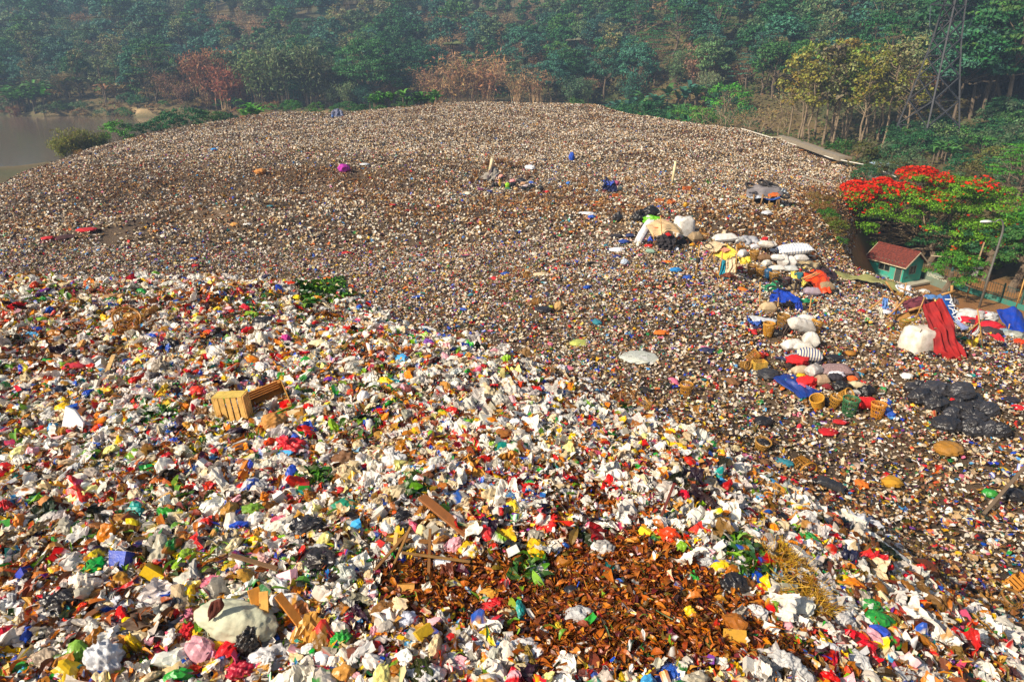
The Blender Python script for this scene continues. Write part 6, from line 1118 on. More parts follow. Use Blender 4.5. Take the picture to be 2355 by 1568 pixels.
def clothes_heap():
    S = [(650, 490, 54, 32, 'ddd8cc', -.2, 'blue and white striped bundle on top of the clothes heap', 'stripe', 6), (590, 585, 38, 24, 'cdb898', .1, 'beige sack bulging under the red cloth on the clothes heap', 'sack', 0), (690, 595, 36, 32, 'dcd2cc', .6, 'translucent white sack in the middle of the clothes heap', 'plastic', 0), (860, 590, 64, 30, 'a08a88', -.12, 'big speckled mauve sack on the clothes heap', 'mauve', 0), (755, 665, 28, 28, 'b09478', 0, 'round tied brown bundle in the clothes heap', 'sack', 0), (1030, 700, 32, 16, 'd8c8a0', -.2, 'cream sack near the black bags on the clothes heap', 'sack', 4), (1010, 745, 26, 14, 'e0dcd4', .2, 'white bag above the red sack', 'plastic', 0), (1100, 845, 46, 29, 'd00c14', -.05, 'bright red stuffed sack beside the end basket', 'cloth', 0), (980, 600, 40, 14, '6a4a48', -.5, 'brown cloth trailing from the mauve sack', 'cloth', 0), (530, 470, 40, 16, '9a98a0', .4, 'grey cloth beside the striped bundle', 'cloth', 0), (740, 500, 22, 12, '2c2c3c', .5, 'dark cloth at the end of the striped bundle', 'cloth', 0)]
    for X, Y, w_, h_, c, yw, l, m_, lf in S: sack(*c6(X, Y), w_, h_, l, c, yw, random.uniform(-.1, .1), 'bundle', m_, lf, name='bundle', wr=.09)
    B = [(560, 525, 54, 20, 'c4141a', 'red cloth thrown over the beige sack of the clothes heap', 'cloth', 10), (640, 665, 44, 26, 'd8181c', 'heap of bright red clothes on the blue tarp', 'cloth', 0), (600, 690, 26, 16, 'e0506a', 'pink clothes at the edge of the red ones on the blue tarp', 'cloth', 0), (690, 705, 14, 10, 'b80c14', 'small dark red garment on the blue tarp', 'cloth', 0), (595, 605, 22, 10, 'd8b01c', 'yellow garment behind the red clothes', 'cloth', 0), (860, 630, 34, 20, '2a2630', 'dark clothes in the middle of the clothes heap', 'cloth', 0), (870, 610, 36, 12, 'e2dfe4', 'white and lilac garment on the dark clothes', 'cloth', 6), (895, 590, 24, 9, 'c01820', 'dark red garment against the mauve sack', 'cloth', 6), (990, 655, 22, 13, 'e0601c', 'orange cloth over the cream sack', 'cloth', 8), (910, 700, 42, 24, '17171a', 'glossy black bin bag nearest the baskets in the clothes heap', 'blackbag', 0), (1105, 745, 40, 28, '151518', 'glossy black bin bag behind the red sack', 'blackbag', 0), (800, 690, 22, 12, '7a1420', 'maroon rags between the round bundle and the black bag', 'cloth', 0), (500, 545, 18, 20, '2a1c1c', 'black cloth hanging at the end of the red cloth', 'cloth', 0), (345, 610, 52, 24, '34353a', 'dark grey tarpaulin crumpled at the corner of the blue tarp', 'tarp', 0), (855, 470, 40, 14, '201e22', 'black plastic beyond the striped bundle', 'blackbag', 0), (800, 835, 24, 22, '1c1c20', 'black plastic bag hanging over the tipped baskets', 'blackbag', 4)]
    for X, Y, w_, h_, c, l, m_, lf in B: blob(*c6(X, Y), w_, h_, l, c, 'cloth' if m_ == 'cloth' else 'bag' if m_ == 'blackbag' else 'tarpaulin', m_, 'discarded_cloth' if m_ == 'cloth' else 'bin_bag' if m_ == 'blackbag' else 'crumpled_tarpaulin', lf, amp=.3)
    g = [[(370, 640), (420, 615), (520, 605), (560, 640)], [(430, 690), (500, 660), (580, 680), (640, 700)], [(520, 745), (580, 725), (660, 730), (720, 730)], [(600, 800), (640, 790), (690, 780), (740, 765)]]; tag(sheet('blue_tarpaulin', [[G(*c6(*q)) + [0, 0, .16] for q in row] for row in g], M['tarp'], hx('143a8c'), wr=.05), 'dark blue tarpaulin spread on the ground with red clothes on it', 'tarpaulin')
    for X, Y, h, kk, r_, w_, c, l in ((735, 838, 31, 4, (.1, -.45, .3), 1.1, 'c8922a', 'solid yellow basket tipped on its side at the end of the basket row'), (835, 838, 30, 0, (.1, .25, 0), 1, 'b8862a', 'open yellow basket leaning behind the solid one'), (905, 775, 25, 1, (.9, .2, .5), 1.3, 'b8852a', 'wide yellow basket lying tipped against the black bag'), (965, 892, 42, 1, (0, .04, 0), .95, '2f6a42', 'green woven basket in the middle of the basket row'), (1188, 912, 35, 0, (0, .05, 1), 1.02, 'c8862a', 'orange-brown open basket standing alone at the end of the row'), (180, 475, 28, 0, (.2, .9, .4), 1, 'a87424', 'bamboo basket tipped over an orange rag near the slatted box'), (128, 522, 20, 1, (1.3, 0, .5), 1.1, 'a87c30', 'bamboo basket lying on its side next to the slatted box')): basket(*c6(X, Y), h, l, c, kk, r_, w=w_)
    crate(*c6(266, 537), 30, 19, 'pale yellow slatted wooden box next to two tipped baskets', (0, 0, .15), 'd0a040'); blob(*c6(268, 450), 26, 14, 'orange-red rag between the tipped baskets', 'd83a14', 'cloth', 'cloth', 'discarded_cloth')
BAGPOS = [(1500, 712, 52, 24), (1640, 740, 62, 34), (1530, 800, 56, 34), (1650, 850, 56, 38), (1835, 790, 60, 42), (1930, 785, 40, 20), (1830, 865, 50, 22), (2050, 900, 46, 34), (1985, 850, 48, 20), (1935, 945, 56, 30), (1765, 930, 40, 30), (1735, 1010, 60, 32), (1935, 1050, 52, 42), (2062, 1062, 36, 40), (2150, 1070, 40, 36)]
def black_pile():
    for i, (X, Y, w_, h_) in enumerate(BAGPOS):
        e = ['flat one at the far end', 'broad one at the far end', 'second from the far end, open side', 'slumped before the broad one', 'tall pointed one at the back', 'flat one behind the tall pointed', 'small one topmost in the middle', 'round one at the back', 'half-buried in the middle back', 'broad one behind the front three', 'narrow one under the small topmost', 'pointed one at the front corner', 'roundest one at the very front', 'wrinkled one between the front two', 'dusty grey one at the near end'][i]
        blob(*c6(X, Y), w_ * 1.06, h_ * 1.15, 'bin bag in the black heap, ' + e, ['2b2c31', '34353b', '26272c'][i % 3], 'bag', 'blackbag', 'bin_bag', 0 if i not in (4, 6) else 6, None, 300 + i, None, .17, 4, i % 3 == 0)
    blob(*c6(1778, 815), 14, 9, 'bright red scrap lying among the black bin bags', 'd0141a', 'cloth', 'cloth', 'discarded_cloth', 8)
def red_tent():
    p, k = site(*c4(640, 860)); y = p[1]; y2 = site(*c4(300, 560))[0][1]; o = thing('tarp_tent', 'tent of a long faded red sheet and a blue banner over crooked sticks', 'tent', tuple(p)); Y_ = y + 2.3
    sheetpx('red_sheet', [[(420, 388), (510, 352), (600, 320)], [(445, 480), (550, 440), (645, 420)], [(480, 570), (590, 540), (690, 520)], [(515, 650), (620, 620), (725, 620)], [(535, 740), (650, 720), (755, 720)], [(560, 805), (690, 800), (800, 790)], [(650, 850), (750, 885), (835, 893)]], c4, (Y_, Y_ - .4, Y_ - .9, Y_ - 1.3, Y_ - 1.7, y + .3, y + .05), M['redcloth'], hx('9c1616'), o, wr=.14, seed=12, n=44)
    sheetpx('maroon_sheet', [[(238, 345), (330, 325), (420, 305), (520, 345)], [(250, 390), (330, 375), (410, 360), (470, 375)], [(290, 432), (340, 425), (390, 410), (420, 395)]], c4, (Y_ + 1.6, Y_ + .9, Y_ + .2), M['cloth'], hx('6a2c38'), o, wr=.06, seed=3)
    sheetpx('blue_sheet', [[(430, 300), (480, 283), (560, 290), (650, 275)], [(480, 325), (530, 320), (570, 320), (610, 315)]], c4, (Y_ + 1.4, Y_ + .5), M['tarp'], hx('5a8cc8'), o, wr=.05, n=12)
    sheetpx('board', [[(195, 465), (300, 440), (415, 415)], [(190, 520), (300, 490), (420, 445)]], c4, (Y_ + .6, Y_ + .3), M['cloth'], hx('9a7038'), o, wr=.02, n=8)
    A, B, C_, D_ = P(*c4(600, 318), Y_ + .1), P(*c4(668, 275), Y_ + .45), P(*c4(745, 520), Y_ - .6), P(*c4(690, 515), Y_ - .75)
    b = sheet('banner', [[A, (A + B) / 2, B], [A * .5 + D_ * .5, (A + B + C_ + D_) / 4, (B + C_) / 2], [D_, (C_ + D_) / 2, C_]], M['tarp'], hx('1558ac'), o, wr=.0, n=10, m=6)
    ux = (D_ - A); L = float(np.linalg.norm(ux)); uy = B - A; Wd = float(np.linalg.norm(uy)); nrm = np.cross(ux, uy); nrm /= np.linalg.norm(nrm); nrm *= -1 if nrm[1] > 0 else 1
    off = A - p + nrm * .05; m4 = frame4(off + ux * .05 + uy * .14, ux, uy)
    text('MAP', Wd * .98, b, m4, 'eef0f0'); text('MARI', Wd * .3, b, frame4(off + ux * .88 + uy * .2, ux, uy), 'eef0f0')
    e = sheet('banner_border', [[B + nrm * .02, B * .94 + A * .06 + nrm * .02], [C_ + nrm * .02, C_ * .94 + D_ * .06 + nrm * .02]], M['tarp'], hx('e8eaea'), o, wr=0, n=6, m=3)
    sheetpx('banner_tail', [[(690, 515), (720, 520), (748, 520)], [(740, 560), (780, 560), (800, 560)], [(780, 605), (820, 600), (850, 578)]], c4, (Y_ - .75, Y_ - 1.0, Y_ - 1.1), M['tarp'], hx('8a96c0'), o, wr=.04, n=12, m=8)
    for a, yy, r_ in (((125, 212, 218, 348), Y_ + .6, .04), ((266, 235, 233, 345), Y_ + .8, .03), ((0, 380, 92, 305), Y_ + .8, .05), ((228, 370, 108, 497), Y_ + .2, .05), ((195, 395, 178, 510), Y_ + .3, .045), ((686, 258, 680, 372), Y_ + .5, .06), ((655, 272, 718, 254), Y_ + .4, .055), ((422, 365, 345, 548), Y_ - .1, .03), ((360, 412, 415, 395), Y_, .06), ((262, 245, 420, 300), Y_ + .7, .03), ((120, 315, 230, 350), Y_ + .7, .04)): pole_px(o, 'pole', *c4(*a[:2]), *c4(*a[2:]), yy, yy, r_, 'a87c44')
    tag(sheetpx('hanging_cloth', [[(75, 315), (100, 298), (118, 318)], [(62, 360), (90, 370), (115, 365)], [(68, 410), (92, 420), (118, 410)]], c4, (Y_ + .75, Y_ + .6, Y_ + .5), M['cloth'], hx('5a84c4'), wr=.07), 'blue tie-dyed cloth hanging on the outermost stick of the red tent', 'cloth'); tag(sheetpx('hanging_cloth', [[(20, 405), (45, 395), (70, 400)], [(35, 440), (55, 440), (72, 445)], [(50, 500), (62, 505), (75, 500)]], c4, (Y_ + .7, Y_ + .6, Y_ + .5), M['cloth'], hx('c8c4b0'), wr=.05), 'pale rag hanging below the blue tie-dyed cloth', 'cloth')
    bulk(*c4(378, 778), 70, 56, 'big square white bulk bag tied with cord in front of the red tent', .25, 'ded6c8', .82)
    basket(*c4(246, 598), 26, 'bamboo basket standing in the entrance of the red tent', 'a87e2c', 0, (0, .1, 0), '8a9a3c'); basket(*c4(150, 708), 24, 'ragged round bamboo basket beside the bulk bag', 'a8762c', 2, (.15, .1, 0)); basket(*c4(285, 355), 14, 'bamboo basket with red rags behind the red tent', 'b08a3a', 0, (.1, 0, 0), 'b81c1c'); basket(*c4(208, 310), 14, 'bamboo basket under a white plastic sheet behind the red tent', 'b08a3a', 1, (0, .1, 0)); basket(*c4(435, 300), 11, 'small tilted basket behind the maroon sheet', 'a07c34', 1, (.4, .3, 0))
    sheetpx_(c4, [[(178, 205), (250, 195), (330, 230)], [(190, 240), (260, 250), (328, 262)], [(230, 262), (280, 280), (325, 300)]], (260, 320), (1.0, .6, .2), 'tarp', 'd4d6da', 'white plastic sheet heaped over baskets behind the red tent', .12)
    for X, Y, w_, h_, c, l in ((120, 560, 22, 10, 'a8804a', 'torn brown cardboard at the corner of the red tent'), (350, 530, 20, 10, '8a8a28', 'olive cloth under the brown board of the red tent'), (175, 470, 30, 12, '3a5a9a', 'blue rags under the hanging cloth'), (100, 460, 20, 12, 'c8ccd8', 'white rags under the hanging cloth'), (820, 545, 44, 20, 'c4142c', 'crimson clothes bundle nearest the banner tail'), (950, 510, 48, 26, 'c81430', 'crimson clothes heap topmost beyond the banner'), (960, 560, 46, 16, '2f4a4e', 'dark teal cloth across the crimson heap'), (870, 560, 30, 16, '3a2428', 'dark brown cloth in the crimson heap'), (1030, 600, 52, 22, 'c81028', 'bright crimson bundle at the front of the crimson heap'), (1030, 640, 50, 18, '3c3034', 'dark striped band of cloth under the crimson bundle'), (850, 500, 60, 26, 'd6d4d0', 'white plastic heap behind the crimson clothes'), (1010, 530, 40, 30, 'd8d6d4', 'white translucent plastic behind the crimson heap, on the yard side'), (1300, 735, 30, 16, 'e0461a', 'orange-red plastic near the blue awning'), (1160, 640, 30, 16, '8fa4b0', 'blue-grey plastic below the blue awning'), (440, 270, 24, 9, 'c8c4c0', 'pale plastic scraps behind the maroon sheet'), (780, 690, 24, 10, '2f7a5a', 'green scraps inside the yellow sheet'), (1240, 670, 40, 18, 'b0b4a8', 'grey plastic rags under the blue awning')): blob(*c4(X, Y), w_, h_, l, c, 'cloth', 'cloth' if c[0] in 'c23' else 'plastic', 'discarded_cloth', amp=.28)
    tag(sheetpx('red_cloth', [[(985, 625), (1060, 640), (1120, 640)], [(1040, 660), (1100, 665), (1140, 660)], [(1090, 690), (1130, 700), (1158, 705)]], c4, (y + 2.9, y + 2.5, y + 2.0), M['cloth'], hx('d01828'), wr=.05, n=12), 'red cloth running down the slope from the crimson heap', 'cloth')
    q = site(*c4(950, 790))[0][1]; o = thing('flag', 'limp red and white flag on crossed sticks above a yellow sheet', 'flag', tuple(site(*c4(950, 790))[0]))
    sheetpx('red_half', [[(902, 475), (935, 465)], [(895, 540), (935, 530)], [(862, 640), (905, 600)]], c4, (q + .6, q + .5, q + .4), M['cloth'], hx('d0202c'), o, wr=.04, n=12, m=8); sheetpx('white_half', [[(935, 530), (930, 560)], [(905, 600), (930, 620)], [(868, 645), (900, 660)]], c4, (q + .5, q + .42, q + .35), M['cloth'], hx('e8e4e0'), o, wr=.04, n=12, m=8)
    for a in ((925, 470, 968, 782), (930, 540, 750, 685), (880, 640, 850, 800), (945, 620, 925, 700)): pole_px(o, 'pole', *c4(*a[:2]), *c4(*a[2:]), q + .45, q + .1, .03, 'b08a50')
    tag(sheetpx('yellow_sheet', [[(820, 685), (880, 690), (935, 655)], [(795, 755), (860, 750), (925, 710)], [(810, 800), (850, 790), (890, 770)], [(828, 838), (842, 820), (860, 800)]], c4, (q + .5, q + .3, q + .15, q + .1), M['tarp'], hx('e0c030'), wr=.05), 'yellow plastic sheet slung between the sticks beside the red tent', 'sheet')
    t = tyre(*c4(525, 845), 30, 'half-buried tyre at the edge of the red sheet', (.5, .35, .3)); tyre(*c4(838, 432), 18, 'tyre lying on the rim of the dirt yard by the street lamp', (.05, 0, 0))
    tag(sheetpx('grey_sheet', [[(690, 295), (720, 320), (745, 345)], [(690, 370), (725, 375), (758, 378)]], c4, (Y_ + 1.6, Y_ + 1.4), M['cloth'], hx('5a5658'), wr=.04, n=8), 'grey cloth sagging behind the banner of the red tent', 'cloth')
    q = site(*c4(1260, 655))[0][1]; o = thing('awning', 'bright blue tarpaulin awning tied up at one corner', 'awning', tuple(site(*c4(1260, 655))[0])); sheetpx('blue_sheet', [[(1088, 425), (1170, 412), (1262, 398), (1330, 480)], [(1110, 480), (1190, 500), (1275, 480), (1350, 545)], [(1150, 540), (1220, 570), (1290, 570), (1370, 600)], [(1205, 598), (1260, 620), (1320, 625), (1400, 620)]], c4, (q + 1.8, q + 1.0, q + .4, q), M['tarp'], hx('0f3fae'), o, wr=.04, freq=5); pole_px(o, 'pole', *c4(1326, 195), *c4(1262, 400), q + 1.4, q + 1.4, .035); pole_px(o, 'pole', *c4(1195, 595), *c4(1180, 655), q + .1, q + .1, .03)
M['redcloth'] = obj_mat('faded_red_cloth', .85, .75, '4a0c10', 1.1, 40, .3, .006)
def hut():
    p, k = site(*cH(1680, 375)); y = p[1]; o = thing('tarp_hut', 'patchwork hut of tarps and planks on posts, with tyres on its roof', 'hut', tuple(p))
    sheetpx('roof_sheet', [[(1480, 205), (1580, 190), (1700, 195), (1815, 240)], [(1470, 250), (1580, 225), (1700, 225), (1800, 260)], [(1465, 292), (1560, 290), (1660, 300), (1765, 292)]], cH, (y + 3.2, y + 1.8, y + .3), M['tarp'], hx('8a8484'), o, wr=.1, seed=3)
    sheetpx('beige_patch', [[(1545, 270), (1605, 232), (1640, 255)], [(1560, 282), (1605, 265), (1650, 285)], [(1600, 300), (1640, 305), (1670, 312)]], cH, (y + 1.5, y + .9, y + .1), M['cloth'], hx('c8a068'), o, wr=.05, n=10, m=10); sheetpx('orange_patch', [[(1645, 265), (1700, 255), (1755, 262)], [(1660, 300), (1710, 290), (1762, 285)]], cH, (y + 1.2, y + .15), M['tarp'], hx('d86a20'), o, wr=.04, n=8, m=10); sheetpx('blue_edge', [[(1610, 300), (1680, 312), (1760, 290)], [(1640, 318), (1690, 325), (1755, 305)]], cH, (y + .1, y), M['tarp'], hx('2a52a0'), o, wr=.03, n=6); sheetpx('white_patch', [[(1470, 285), (1530, 290), (1590, 285)], [(1490, 305), (1550, 310), (1600, 300)]], cH, (y + .4, y + .2), M['tarp'], hx('b8c0cc'), o, wr=.05, n=6); sheetpx('dark_patch', [[(1485, 255), (1560, 250)], [(1500, 280), (1570, 272)]], cH, (y + 1.1, y + .7), M['tarp'], hx('2c2a30'), o, wr=.05, n=6); sheetpx('side_sheet', [[(1780, 215), (1830, 270)], [(1760, 250), (1815, 290)]], cH, (y + 2, y + 1.4), M['tarp'], hx('d8dcdc'), o, wr=.08, n=8)
    for a in ((1605, 300, 1590, 365), (1745, 300, 1750, 378), (1735, 300, 1722, 375), (1668, 310, 1660, 360), (1530, 300, 1525, 345)): pole_px(o, 'post', *cH(*a[:2]), *cH(*a[2:]), y + .2, y, .09, '8a6c48')
    sheetpx('back_cloth', [[(1520, 300), (1640, 305), (1760, 300)], [(1520, 350), (1640, 370), (1760, 380)]], cH, (y + 2.6, y + 2.4), M['cloth'], hx('2a2220'), o, wr=.05, n=8)
    for X, Y, yy, w_, l in ((1508, 212, 2.9, 1.3, 'tyre on the back corner of the patchwork hut roof'), (1612, 186, 3.1, 1.2, 'tyre on the ridge of the patchwork hut roof'), (1692, 212, 2.5, 1.2, 'tyre in the middle of the patchwork hut roof'), (1650, 190, 3.3, 1.0, 'smallest tyre on the patchwork hut roof'), (1785, 292, .9, 1.3, 'tyre hanging off the end of the patchwork hut roof')): t = add('tyre', TY[0], None, hx('201e20'), tuple(P(*cH(X, Y), y + yy) + [0, 0, .12]), (.3, .15, 0)); t.scale = (w_,) * 3; tag(t, l, 'tyre')
    plank(P(*cH(1415, 292), y + 1), P(*cH(1475, 303), y + .6), .3, .2, 'weathered beam jutting from the patchwork hut', 'a88a4c', 'beam', 'beam'); basket(*cH(1672, 392), 12, 'basket standing under the patchwork hut roof', 'a8843a', 1); basket(*cH(1735, 415), 10, 'brown basket lying in front of the patchwork hut', '8a6430', 0, (.8, 0, 0)); blob(*cH(1768, 388), 9, 8, 'green bag beside the patchwork hut post', '1f8a5a'); blob(*cH(1640, 445), 24, 10, 'white plastic sheet on the slope below the patchwork hut', 'd8dce0'); plank(P(*cH(1700, 205), y + 2.8), P(*cH(1530, 230), y + 2.2), .14, .08, 'long board lying on the patchwork hut roof', 'b8aca0')
def far_camp():
    p, k = site(*c3(200, 245)); y = p[1]; o = thing('tarp_tent', 'ragged grey tent sheet hung from one stout post on the far plain', 'tent', tuple(p))
    sheetpx('sheet', [[(180, 180), (215, 150), (235, 122), (262, 145), (286, 165)], [(150, 200), (195, 185), (225, 170), (258, 180), (276, 190)], [(115, 216), (160, 225), (205, 240), (235, 228), (258, 218)]], c3, (y + 1.5, y + .8, y), M['cloth'], hx('8f887e'), o, wr=.12, seed=4); sheetpx('dark_panel', [[(205, 150), (232, 125)], [(195, 190), (222, 185)], [(180, 218), (205, 215)]], c3, (y + 1.1, y + .6, y + .1), M['cloth'], hx('4c3f44'), o, wr=.05, n=10, m=6); pole_px(o, 'post', *c3(228, 82), *c3(205, 185), y + 1.2, y + 1.2, .22, 'd8c49c'); pole_px(o, 'guy_pole', *c3(110, 220), *c3(95, 235), y, y, .06)
    person(G(*c3(287, 288)) , R(-60), 1.75, 'person in a pale pink shirt and yellow trousers bending by the grey tent', BEND, 'd8b8a8', 'c8a03c', hat=True, hatcol='2a3a6a')
    for X, Y, w_, h_, c, l in ((237, 284, 9, 12, '1c1c20', 'black sack standing nearest the grey tent'), (262, 284, 9, 12, '1c1c20', 'black sack standing against the bending person'), (310, 288, 14, 10, '1a1a1e', 'black bag behind the bending person'), (382, 280, 18, 12, '18181c', 'black bag next to the yellow-green bag'), (450, 250, 22, 12, '22222a', 'dark bag beyond the pink bundle'), (460, 300, 20, 7, '26262a', 'flat black bag in front of the beige box'), (530, 300, 16, 12, '16161a', 'black bag beneath the blue cloth'), (525, 322, 18, 8, '1a1a1c', 'black bag lowest in the bag heap by the earth patch'), (600, 310, 15, 12, '17171a', 'pointed black bag at the end of the bag heap'), (630, 85, 18, 6, '1c2030', 'dark navy rag on the pale slope above the bag heap'), (1135, 368, 9, 9, '1c1c1e', 'black bucket-like bag in front of the blue tarp heap')): blob(*c3(X, Y), w_, h_, l, c, 'bag', 'blackbag', 'bin_bag', amp=.2)
    for X, Y, w_, h_, c, l in ((345, 290, 10, 14, '8fc81e', 'yellow-green bag upright in the bag heap'), (350, 306, 15, 7, '1f6a44', 'green cloth at the foot of the yellow-green bag'), (385, 250, 14, 9, 'e09090', 'pink bundle in the bag heap'), (470, 270, 16, 9, 'b08a68', 'tan bundle in the bag heap'), (530, 262, 12, 8, '1f4fa8', 'blue cloth in the bag heap'), (490, 290, 16, 9, 'b8a8a8', 'grey-white bundle in the bag heap'), (412, 308, 12, 7, 'c8a06a', 'beige box-like bundle in front of the bag heap'), (570, 325, 18, 6, 'd8ccb8', 'cream bundle at the low end of the bag heap'), (650, 328, 10, 6, 'c81420', 'red rag past the pointed black bag'), (545, 330, 14, 5, 'c8b8a0', 'pale sack at the foot of the blue-topped black bag'), (840, 82, 13, 22, '1548b0', 'bright blue tarpaulin scrap on the pale slope'), (812, 268, 10, 9, '3a78c8', 'small blue plastic bag between the two basket groups'), (45, 345, 16, 8, 'd8d0b8', 'coil of pale hose on the plain below the grey tent'), (300, 215, 14, 9, 'e09a8a', 'salmon cloth beside the grey tent'), (520, 150, 24, 12, 'd8d8dc', 'white plastic sheet under an upturned basket'), (140, 310, 14, 6, '6a2a5a', 'purple rag on the plain below the grey tent'), (210, 322, 14, 5, '1f2f7a', 'navy rag on the plain below the grey tent')): blob(*c3(X, Y), w_, h_, l, c, 'bag' if 'bag' in l else 'cloth', 'cloth', 'discarded_cloth', amp=.25)
    g = [(105, 210, 12), (148, 248, 9), (172, 285, 10), (190, 120, 12), (270, 100, 12), (300, 95, 12), (345, 100, 13), (375, 130, 10), (410, 130, 9), (446, 95, 9), (450, 122, 9), (452, 150, 8), (505, 135, 9), (320, 178, 9), (290, 160, 9), (500, 220, 11), (545, 180, 9), (95, 180, 10), (150, 150, 12), (230, 140, 10)]
    for i, (X, Y, h) in enumerate(g): basket(*c3(X, Y), h, 'small brown basket in the jumble of baskets around the grey tent', ['8a5a24', '7a4c1c', 'a06c28', '6e4420'][i % 4], [0, 2, 3, 1][i % 4], (random.uniform(-.8, .8), random.uniform(-.8, .8), i), group='baskets around the grey tent')
    for i, (X, Y, h) in enumerate(((540, 365, 15), (690, 325, 12), (790, 335, 11), (825, 325, 11), (900, 345, 12), (880, 345, 10), (900, 285, 10), (940, 265, 11), (945, 295, 10), (980, 300, 10), (850, 250, 9), (815, 235, 8), (1210, 355, 10), (1240, 345, 10), (1275, 245, 11), (1325, 245, 9), (960, 230, 9), (930, 235, 9), (890, 240, 8), (1300, 300, 9), (780, 290, 8))): basket(*c3(X, Y), h, 'small brown basket scattered around the blue tarp heap on the far plain', ['8a5a24', '7a4c1c', 'a06c28'][i % 3], [0, 2, 3, 1][i % 4], (random.uniform(-.9, .9), random.uniform(-.9, .9), i), group='baskets around the blue tarp heap')
    for i, (u, v, h) in enumerate(((1530, 428, 8), (1560, 425, 9), (1575, 422, 8), (1600, 428, 8), (1610, 420, 7), (1548, 432, 7), (1590, 435, 7), (1560, 483, 9), (1620, 440, 8), (1500, 372, 8), (1395, 355, 7), (1370, 352, 7), (1330, 330, 6))): basket(u, v, h, 'small brown basket scattered near the pale upright post', ['8a5a24', '7a4c1c'][i % 2], [0, 2, 3][i % 3], (random.uniform(-.9, .9), random.uniform(-.9, .9), i), group='baskets near the pale post')
    y = site(*c3(1130, 330))[0][1]; tag(sheetpx('tarpaulin', [[(1082, 235), (1115, 212), (1140, 245), (1165, 232)], [(1085, 260), (1120, 270), (1150, 275), (1185, 275)], [(1075, 300), (1115, 315), (1150, 325), (1190, 315)]], c3, (y + 1.6, y + .8, y), M['tarp'], hx('17204c'), wr=.16, seed=5), 'heap of dark navy tarpaulin propped up on the far plain', 'tarpaulin'); tag(sheetpx('tarpaulin', [[(1078, 235), (1100, 230), (1120, 250)], [(1100, 262), (1140, 275), (1170, 235)]], c3, (y + 1.5, y + .7), M['tarp'], hx('1a44b0'), wr=.08, n=10), 'bright blue sheet on top of the dark navy tarpaulin heap', 'tarpaulin'); blob(*c3(1095, 325), 12, 14, 'dark red rags hanging at the side of the navy tarpaulin heap', '6a2a2a', 'cloth', 'cloth', 'discarded_cloth'); blob(*c3(1212, 310), 8, 12, 'pale green crate-like tub beside the navy tarpaulin heap', 'a8c0b0', 'tub', 'plastic', 'tub', amp=.08); blob(*c3(1180, 270), 16, 12, 'pink and purple rags topping the navy tarpaulin heap', 'a04a6a', 'cloth', 'cloth', 'discarded_cloth')
    for u, v, w_, h_, rz, l in ((1415, 455, 12, 9, .2, 'orange wooden box in front of the navy tarpaulin heap'), (1579, 438, 17, 9, .2, 'orange wooden box near the pale upright post'), (1516, 467, 18, 9, -.1, 'orange wooden box on the plain, the squat one of a pair'), (1540, 470, 16, 12, .9, 'orange wooden box on the plain, the tilted one of a pair'), (1085, 420, 12, 9, .5, 'brown wooden box left of the grey tent'.replace('left of', 'a little way before'))): crate(u, v, w_, h_, l, (0 if 'tilted' not in l else .5, 0, rz), 'c0601a' if 'orange' in l else '8a5a30')
    blob(1576, 476, 10, 13, 'yellow jerrycan-like tub standing on the plain', 'd8a01c', 'tub', 'plastic', 'tub', amp=.08)
    p = G(1546, 420); k = site(1546, 420)[1]; mb = MB(); mb.tube([(0, 0, -.3), (.25 * 48 * k * .3, 0, 48 * k)], [.17, .16], 10); tag(mb.build('post', M['paint'], None, hx('e0cfa0'), True, loc=tuple(p)), 'pale upright post leaning on the far plain among small baskets', 'post')
    y = site(775, 270)[0][1]; tag(sheetpx('tarpaulin', [[(762, 258), (772, 250), (782, 252), (790, 266)], [(762, 265), (772, 262), (782, 262), (793, 270)], [(764, 271), (772, 272), (782, 271), (796, 273)]], lambda a, b: (a, b), (y + 1.5, y + .8, y), M['tarp'], hx('5d6480'), wr=.25), 'grey-blue tarpaulin bundle alone on the skyline of the mound', 'tarpaulin'); blob(765, 271, 6, 8, 'bright blue bag at the side of the skyline tarpaulin', '2a6ab8')
    for u, v, w_, h_, c, l in ((792, 395, 26, 22, 'b02aa0', 'pile of magenta and violet plastic on the far slope'), (600, 400, 26, 14, 'b87a38', 'torn brown cardboard on the brown slope'), (493, 346, 16, 6, '2f86c8', 'sky-blue plastic sheet on the far slope'), (838, 380, 26, 5, 'c8ccd0', 'pale plastic strip on the far slope'), (690, 448, 14, 8, '1c1c22', 'black bag on the trench edge'), (1700, 350, 14, 8, '3a2a24', 'dark rag high on the grey slope'), (540, 520, 20, 10, 'c89048', 'orange-brown cardboard on the plain'), (200, 530, 46, 6, 'b80f1c', 'long dark red cloth along the trench'), (150, 548, 50, 8, '3a1418', 'dark cloth along the trench below the red one'), (110, 550, 26, 7, 'c41824', 'red cloth at the end of the trench'), (1350, 495, 40, 9, 'dcdce0', 'pale plastic sheeting near the dark grey bin bag'), (1360, 502, 18, 9, '1d50b0', 'blue cloth beside the pale plastic sheeting')): blob(u, v, w_, h_, l, c, 'cloth', 'cloth', 'discarded_cloth', amp=.3)
